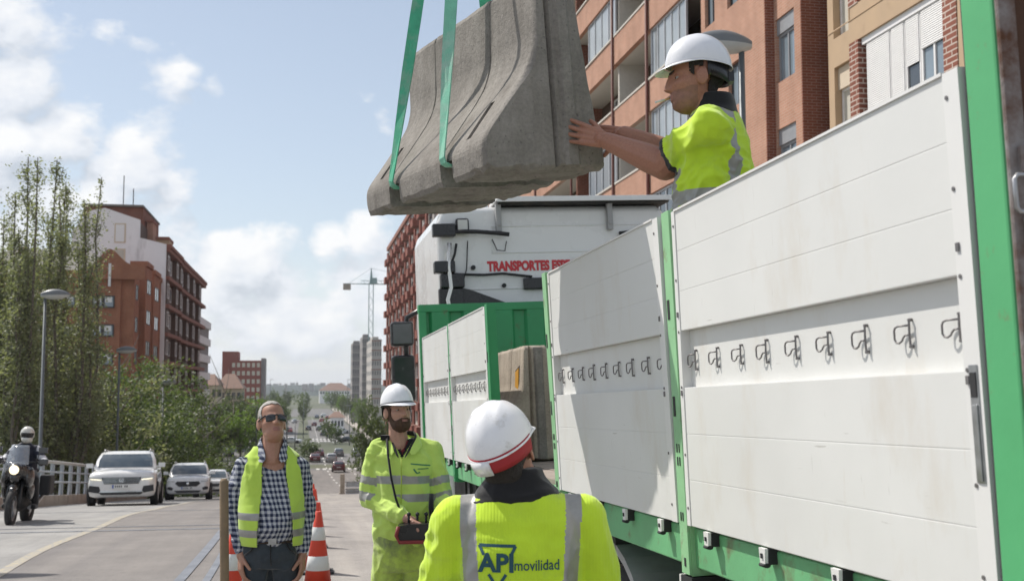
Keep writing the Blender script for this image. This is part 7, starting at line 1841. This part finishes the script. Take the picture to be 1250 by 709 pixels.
far = [(415, 574, 'maroon', 's4', 180, 'maroon hatchback driving away, nearest on the right carriageway'), (406.5, 562.5, 'silver', 's4', 180, 'silver hatchback ahead of the nearest maroon one'), (415, 555.5, 'grey', 's4', 180, 'grey car driving away between the silver hatchback and the van'), (437, 555.5, 'silver', 's4', 180, 'silver van like car in the right hand lane'), (386.5, 562, 'maroon', 's5', 180, 'dark maroon car in the left lane, nearest the median'), (391.5, 556, 'maroon', 's5', 180, 'dark maroon car just ahead of another maroon one in the left lane'),
       (437, 539, 'black', 's5', 84, 'black car turning across at the crossing'), (425, 528, 'silver', 's5', 140, 'silver car turning beyond the crossing'), (391, 524.5, 'grey', 's4', 180, 'grey car waiting beyond the crossing'), (400, 520, 'maroon', 's4', 180, 'maroon car beyond the crossing in the middle lane'), (385, 519.5, 'maroon', 's4', 180, 'maroon car beyond the crossing near the median'), (394, 514.5, 'red', 's4', 180, 'small red car far beyond the crossing'),
       (349, 537, 'white', 's5', 60, 'white car turning on the left carriageway behind the checked shirt'), (370, 540, 'white', 's5', 75, 'white car crossing near the median shrub'), (411, 511, 'red', 's4', 90, 'red car parked beyond the shrubs on the right'), (421, 512.5, 'maroon', 's4', 90, 'maroon car parked beyond the shrubs on the right, farther right'), (404, 509, 'white', 's4', 90, 'white car parked beyond the shrubs'),
       (281, 556, 'blue', 's4', 0, 'dark blue car parked along the side street, nearest the pole'), (272, 553, 'grey', 's4', 0, 'grey car parked along the side street'), (264, 559, 'black', 's4', 0, 'black car parked beside the side street kerb'), (257, 563, 'pink', 's5', 0, 'dull pink car parked by the hedge'), (247, 566, 'red', 's5', 0, 'dark red car parked left of the dull pink one'), (268, 546, 'silver', 's4', 0, 'silver car parked farther along the side street'), (251, 556, 'black', 's4', 0, 'black car parked behind the dull pink one'),
       (326, 545, 'white', 's5', 0, 'white car on the left carriageway coming towards the ramp'), (345, 518, 'grey', 's4', 0, 'grey car far along the left carriageway'), (338, 508, 'white', 's4', 0, 'white car very far along the left carriageway'), (396, 508, 'silver', 's4', 180, 'silver car very far along the right carriageway'), (378, 524.5, 'black', 's4', 180, 'black car beyond the crossing, nearest the median'), (407, 529, 'white', 's4', 180, 'white car just beyond the crossing in the right hand lane'), (396.5, 531, 'blue', 's4', 180, 'dark blue car just beyond the crossing'), (409, 516, 'grey', 's4', 180, 'grey car far beyond the crossing in the right hand lane'), (388, 510, 'blue', 's4', 180, 'dark blue car very far along the right carriageway'), (355, 527, 'red', 's4', 0, 'red car far along the left carriageway'), (361, 516, 'silver', 's4', 0, 'silver car very far along the left carriageway')]
first = {}
for (px, py, colr, kind, deg, lab) in far:
    d = y_from_py(px, py); x, y = cpt(px, d); a = radians(deg)
    loc = (x-sin(-a)*0, y if deg < 90 else y+2, gz(y)+.012)
    if kind not in first:
        t = add_car('parked_car' if False else 'car', s4 if kind == 's4' else s5, loc, (pitch_at(y)*cos(a), 0, a), lab, 'car', 'cars on the avenue'); first[kind] = t
    else: t = dup(first[kind], loc, (pitch_at(y)*cos(a), 0, a), lab)
    if colr != 'white' or kind in first: setcol(t, P_[colr])
    for c in t.children:
        for sl in c.material_slots:
            if sl.link == 'OBJECT' and c.name.startswith('body'): sl.material = P_[colr]
# pedestrian on the far crossing
x, y = cpt(401, 288); pd = empty('person', (x, y, gz(y)+.01), (0, 0, .3), 'pedestrian in dark clothes walking on the far crossing', 'person')
B = Blob(); B.ell((0, 0, 1.62), (.085, .1, .12)); B.cap((0, 0, 1.5), (0, 0, 1.4), .055); B.loft([(0, 0, .9, .16, .11), (0, 0, 1.15, .16, .11), (0, 0, 1.38, .2, .11), (0, 0, 1.45, .12, .08)])
for sx in (-1, 1): B.chain([(sx*.09, 0, .9), (sx*.1, -.05*sx, .5), (sx*.1, .14*sx, .05)], [.09, .07, .05]); B.chain([(sx*.19, 0, 1.38), (sx*.24, .03*sx, 1.1), (sx*.22, -.12*sx, .86)], [.055, .045, .04])
me = B.mesh('body', [M['skin_a'], M['black_cloth']], voxel=.02, smooth=2, mi=lambda p: 0 if p.z > 1.47 else 1); put('body', me, pd)
# ------------------------------------------------------------------ motorcycle and rider
my = 21.8; mx = cpt(43, 22.0)[0]; MC = empty('motorcycle', (mx, my, gz(my+.7)), (pitch_at(my), radians(3), radians(2)), 'black touring motorcycle with a tall screen and lit headlight', 'motorcycle')
M['mc_black'] = paint('black_fairing', (.018, .018, .02)); M['screen'] = mat('clear_screen', (.42, .46, .52), .1, var=.05, spec=.8)
M['screen'].node_tree.nodes['Principled BSDF'].inputs['Alpha'].default_value = .38
for y, nm in ((0, 'front'), (1.48, 'rear')):
    w = empty('wheel', (0, y, .33)); w.parent = MC
    q = MB(); wd = .06 if y == 0 else .085
    q.lathe([(.22, -wd*.7), (.29, -wd), (.325, -wd*.55), (.335, 0), (.325, wd*.55), (.29, wd), (.22, wd*.7)], 28, axis='X', cap=False); q.build('tyre', [M['tyre']], w)
    q = MB(); q.lathe([(.225, -.04), (.20, -.03), (.20, .03), (.225, .04)], 24, axis='X', cap=False); q.lathe([(.05, -.05), (.05, .05)], 12, axis='X')
    for k in range(6): q.tube([(0, cos(k*pi/3)*.04, sin(k*pi/3)*.04), (0, cos(k*pi/3)*.21, sin(k*pi/3)*.21)], .014, 6)
    q.lathe([(.09, .055), (.15, .055), (.15, .06), (.09, .06)], 20, axis='X'); q.build('rim', [M['metal']], w)
q = MB()
for sx in (-1, 1): q.tube([(sx*.105, 0.0, .33), (sx*.105, .12, .62), (sx*.10, .30, 1.02)], .028, 8)
q.build('fork', [M['black_gloss']], MC)
q = Blob(); q.cap((0, -.02, .69), (0, .12, .68), .075, .07); q.cap((0, -.10, .64), (0, .03, .70), .05, .07); q.build('front_mudguard', [M['mc_black']], MC, voxel=.012)
q = Blob(); q.ell((0, .14, .98), (.20, .16, .17)); q.ell((0, .0, 1.0), (.13, .12, .12)); q.ell((0, .02, .86), (.09, .10, .10))
for sx in (-1, 1): q.ell((sx*.19, .32, .86), (.09, .24, .20)); q.ell((sx*.21, .42, .66), (.07, .18, .20))
q.ell((0, .55, .98), (.17, .28, .14)); q.build('fairing', [M['mc_black']], MC, voxel=.012, smooth=4)
q = Blob(); q.ell((0, .62, .48), (.20, .30, .24)); q.ell((0, .62, .72), (.14, .3, .12)); q.build('engine', [M['chassis']], MC, voxel=.02)
q = Blob(); q.cap((0, .80, .88), (0, 1.45, .95), .13, .12); q.ell((0, 1.55, .98), (.14, .16, .07)); q.build('seat', [M['black']], MC, voxel=.015)
q = MB(); q.lathe([(0, -.03), (.05, -.025), (.082, 0)], 20, axis='Y', c=(.0, -.115, 1.0), cap=False); q.build('headlight', [emis('lit_headlamp', (1, .86, .58), 1.3)], MC)
q = MB()
q.grid(9, 7, lambda i, j: ((-1+2*i/8)*(.20-.05*j/6), -.02+.20*j/6+.10*(abs(-1+2*i/8))**2, 1.10+.34*j/6)); q.build('screen', [M['screen']], MC, solid=.005)
q = MB(); q.tube([(-.42, .44, 1.13), (-.25, .34, 1.14), (.25, .34, 1.14), (.42, .44, 1.13)], .016, 8); q.build('handlebar', [M['black_gloss']], MC)
for sx in (-1, 1):
    q = MB(); q.box((sx*.40, .31, 1.15), (.17, .05, .11)); q.build('hand_guard', [M['mc_black']], MC, bevel=.02)
    q = MB(); q.tube([(sx*.28, .34, 1.14), (sx*.33, .30, 1.32)], .008, 6); q.box((sx*.39, .30, 1.36), (.16, .04, .10)); q.build('mirror', [M['mc_black']], MC, bevel=.015)
q = MB(); q.tube([(.19, .6, .32), (.2, 1.0, .36), (.22, 1.5, .52)], [.035, .05, .06], 10); q.build('exhaust', [M['metal']], MC)
q = MB()
for sx in (-1, 1): q.tube([(sx*.09, .9, .40), (sx*.11, 1.48, .33)], .035, 8)
q.build('swing_arm', [M['chassis']], MC)
for sx in (-1, 1): q = MB(); q.box((sx*.33, 1.35, .72), (.2, .5, .38)); q.build('pannier', [M['black']], MC, bevel=.04)
RD = empty('person', MC.location, MC.rotation_euler, 'motorcyclist in a pale full face helmet and dark jacket with white sleeve stripes', 'person')
HT = frame((.02, .66, 1.62), radians(10), radians(-4))
B = Blob(); head(B, HT); B.loft([(0, .95, .95, .15, .12), (0, .88, 1.2, .16, .11), (0, .76, 1.40, .15, .10), (0, .70, 1.48, .08, .07)])
for sx in (-1, 1):
    B.chain([(sx*.18, .76, 1.38), (sx*.34, .72, 1.16), (sx*.37, .46, 1.15)], [.05, .045, .035]); hand(B, (sx*.375, .45, 1.15), (0, -1, 0), (0, 0, -1), (-sx, 0, 0), curl=.8, s=1.05)
    B.chain([(sx*.10, .95, .92), (sx*.25, .50, .82), (sx*.24, .82, .40)], [.08, .065, .05]); B.cap((sx*.24, .86, .36), (sx*.25, .64, .34), .045, .04)
B.build('body', [M['black']], RD, voxel=.008, smooth=2)
c = Blob(); c.loft([(0, .98, .90, .19, .16), (0, .92, 1.1, .20, .16), (0, .82, 1.3, .215, .15), (0, .76, 1.41, .18, .12), (0, .72, 1.48, .10, .09)])
for sx in (-1, 1): c.chain([(sx*.17, .77, 1.38), (sx*.34, .72, 1.16), (sx*.37, .50, 1.15)], [.085, .075, .055])
def jm(p):
    if abs(p.x) > .22 and (1.20 < p.z < 1.27 or .50 < p.y < .58): return 1
    return 1 if (abs(p.x) > .20 and p.z > 1.34) else 0
c.build('jacket', [mat('navy_jacket', (.014, .017, .035), .7), mat('pale_sleeve', (.55, .55, .58), .6)], RD, voxel=.01, smooth=3, fold=folds(.012, 8), mi=jm)
c = Blob()
for sx in (-1, 1): c.chain([(sx*.10, .95, .92), (sx*.25, .50, .82), (sx*.24, .82, .40)], [.115, .085, .07]); c.cap((sx*.24, .86, .34), (sx*.25, .62, .33), .06, .05)
c.build('trousers', [M['black_cloth']], RD, voxel=.012, smooth=3)
c = Blob(); c.ell((0, .0, .03), (.125, .145, .14), T=HT); c.ell((0, -.05, -.07), (.10, .11, .075), T=HT)
def hm2(p):
    q = HT.inverted()@p; return 1 if (q.y < -.06 and -.035 < q.z < .055) else 0
c.build('helmet', [mat('pale_helmet', (.55, .53, .48), .25, var=.15, vscale=12, coat=.6), mat('visor_black', (.012, .012, .014), .08)], RD, voxel=.008, smooth=3, mi=hm2)
# ------------------------------------------------------------------ thin haze over the far town
b = MB(); b.bb(-4600, 4600, -700, 5600, -18, 60)
hz_ = b.build('haze', [bpy.data.materials.new('haze')]); tag(hz_, kind='stuff')
hm = hz_.data.materials[0]; hm.use_nodes = True; t = hm.node_tree; t.nodes.remove(t.nodes['Principled BSDF'])
pv_ = t.nodes.new('ShaderNodeVolumePrincipled'); pv_.inputs['Color'].default_value = (.86, .91, 1.0, 1); pv_.inputs['Density'].default_value = .00014; pv_.inputs['Anisotropy'].default_value = .3
t.links.new(pv_.outputs[0], t.nodes['Material Output'].inputs['Volume'])
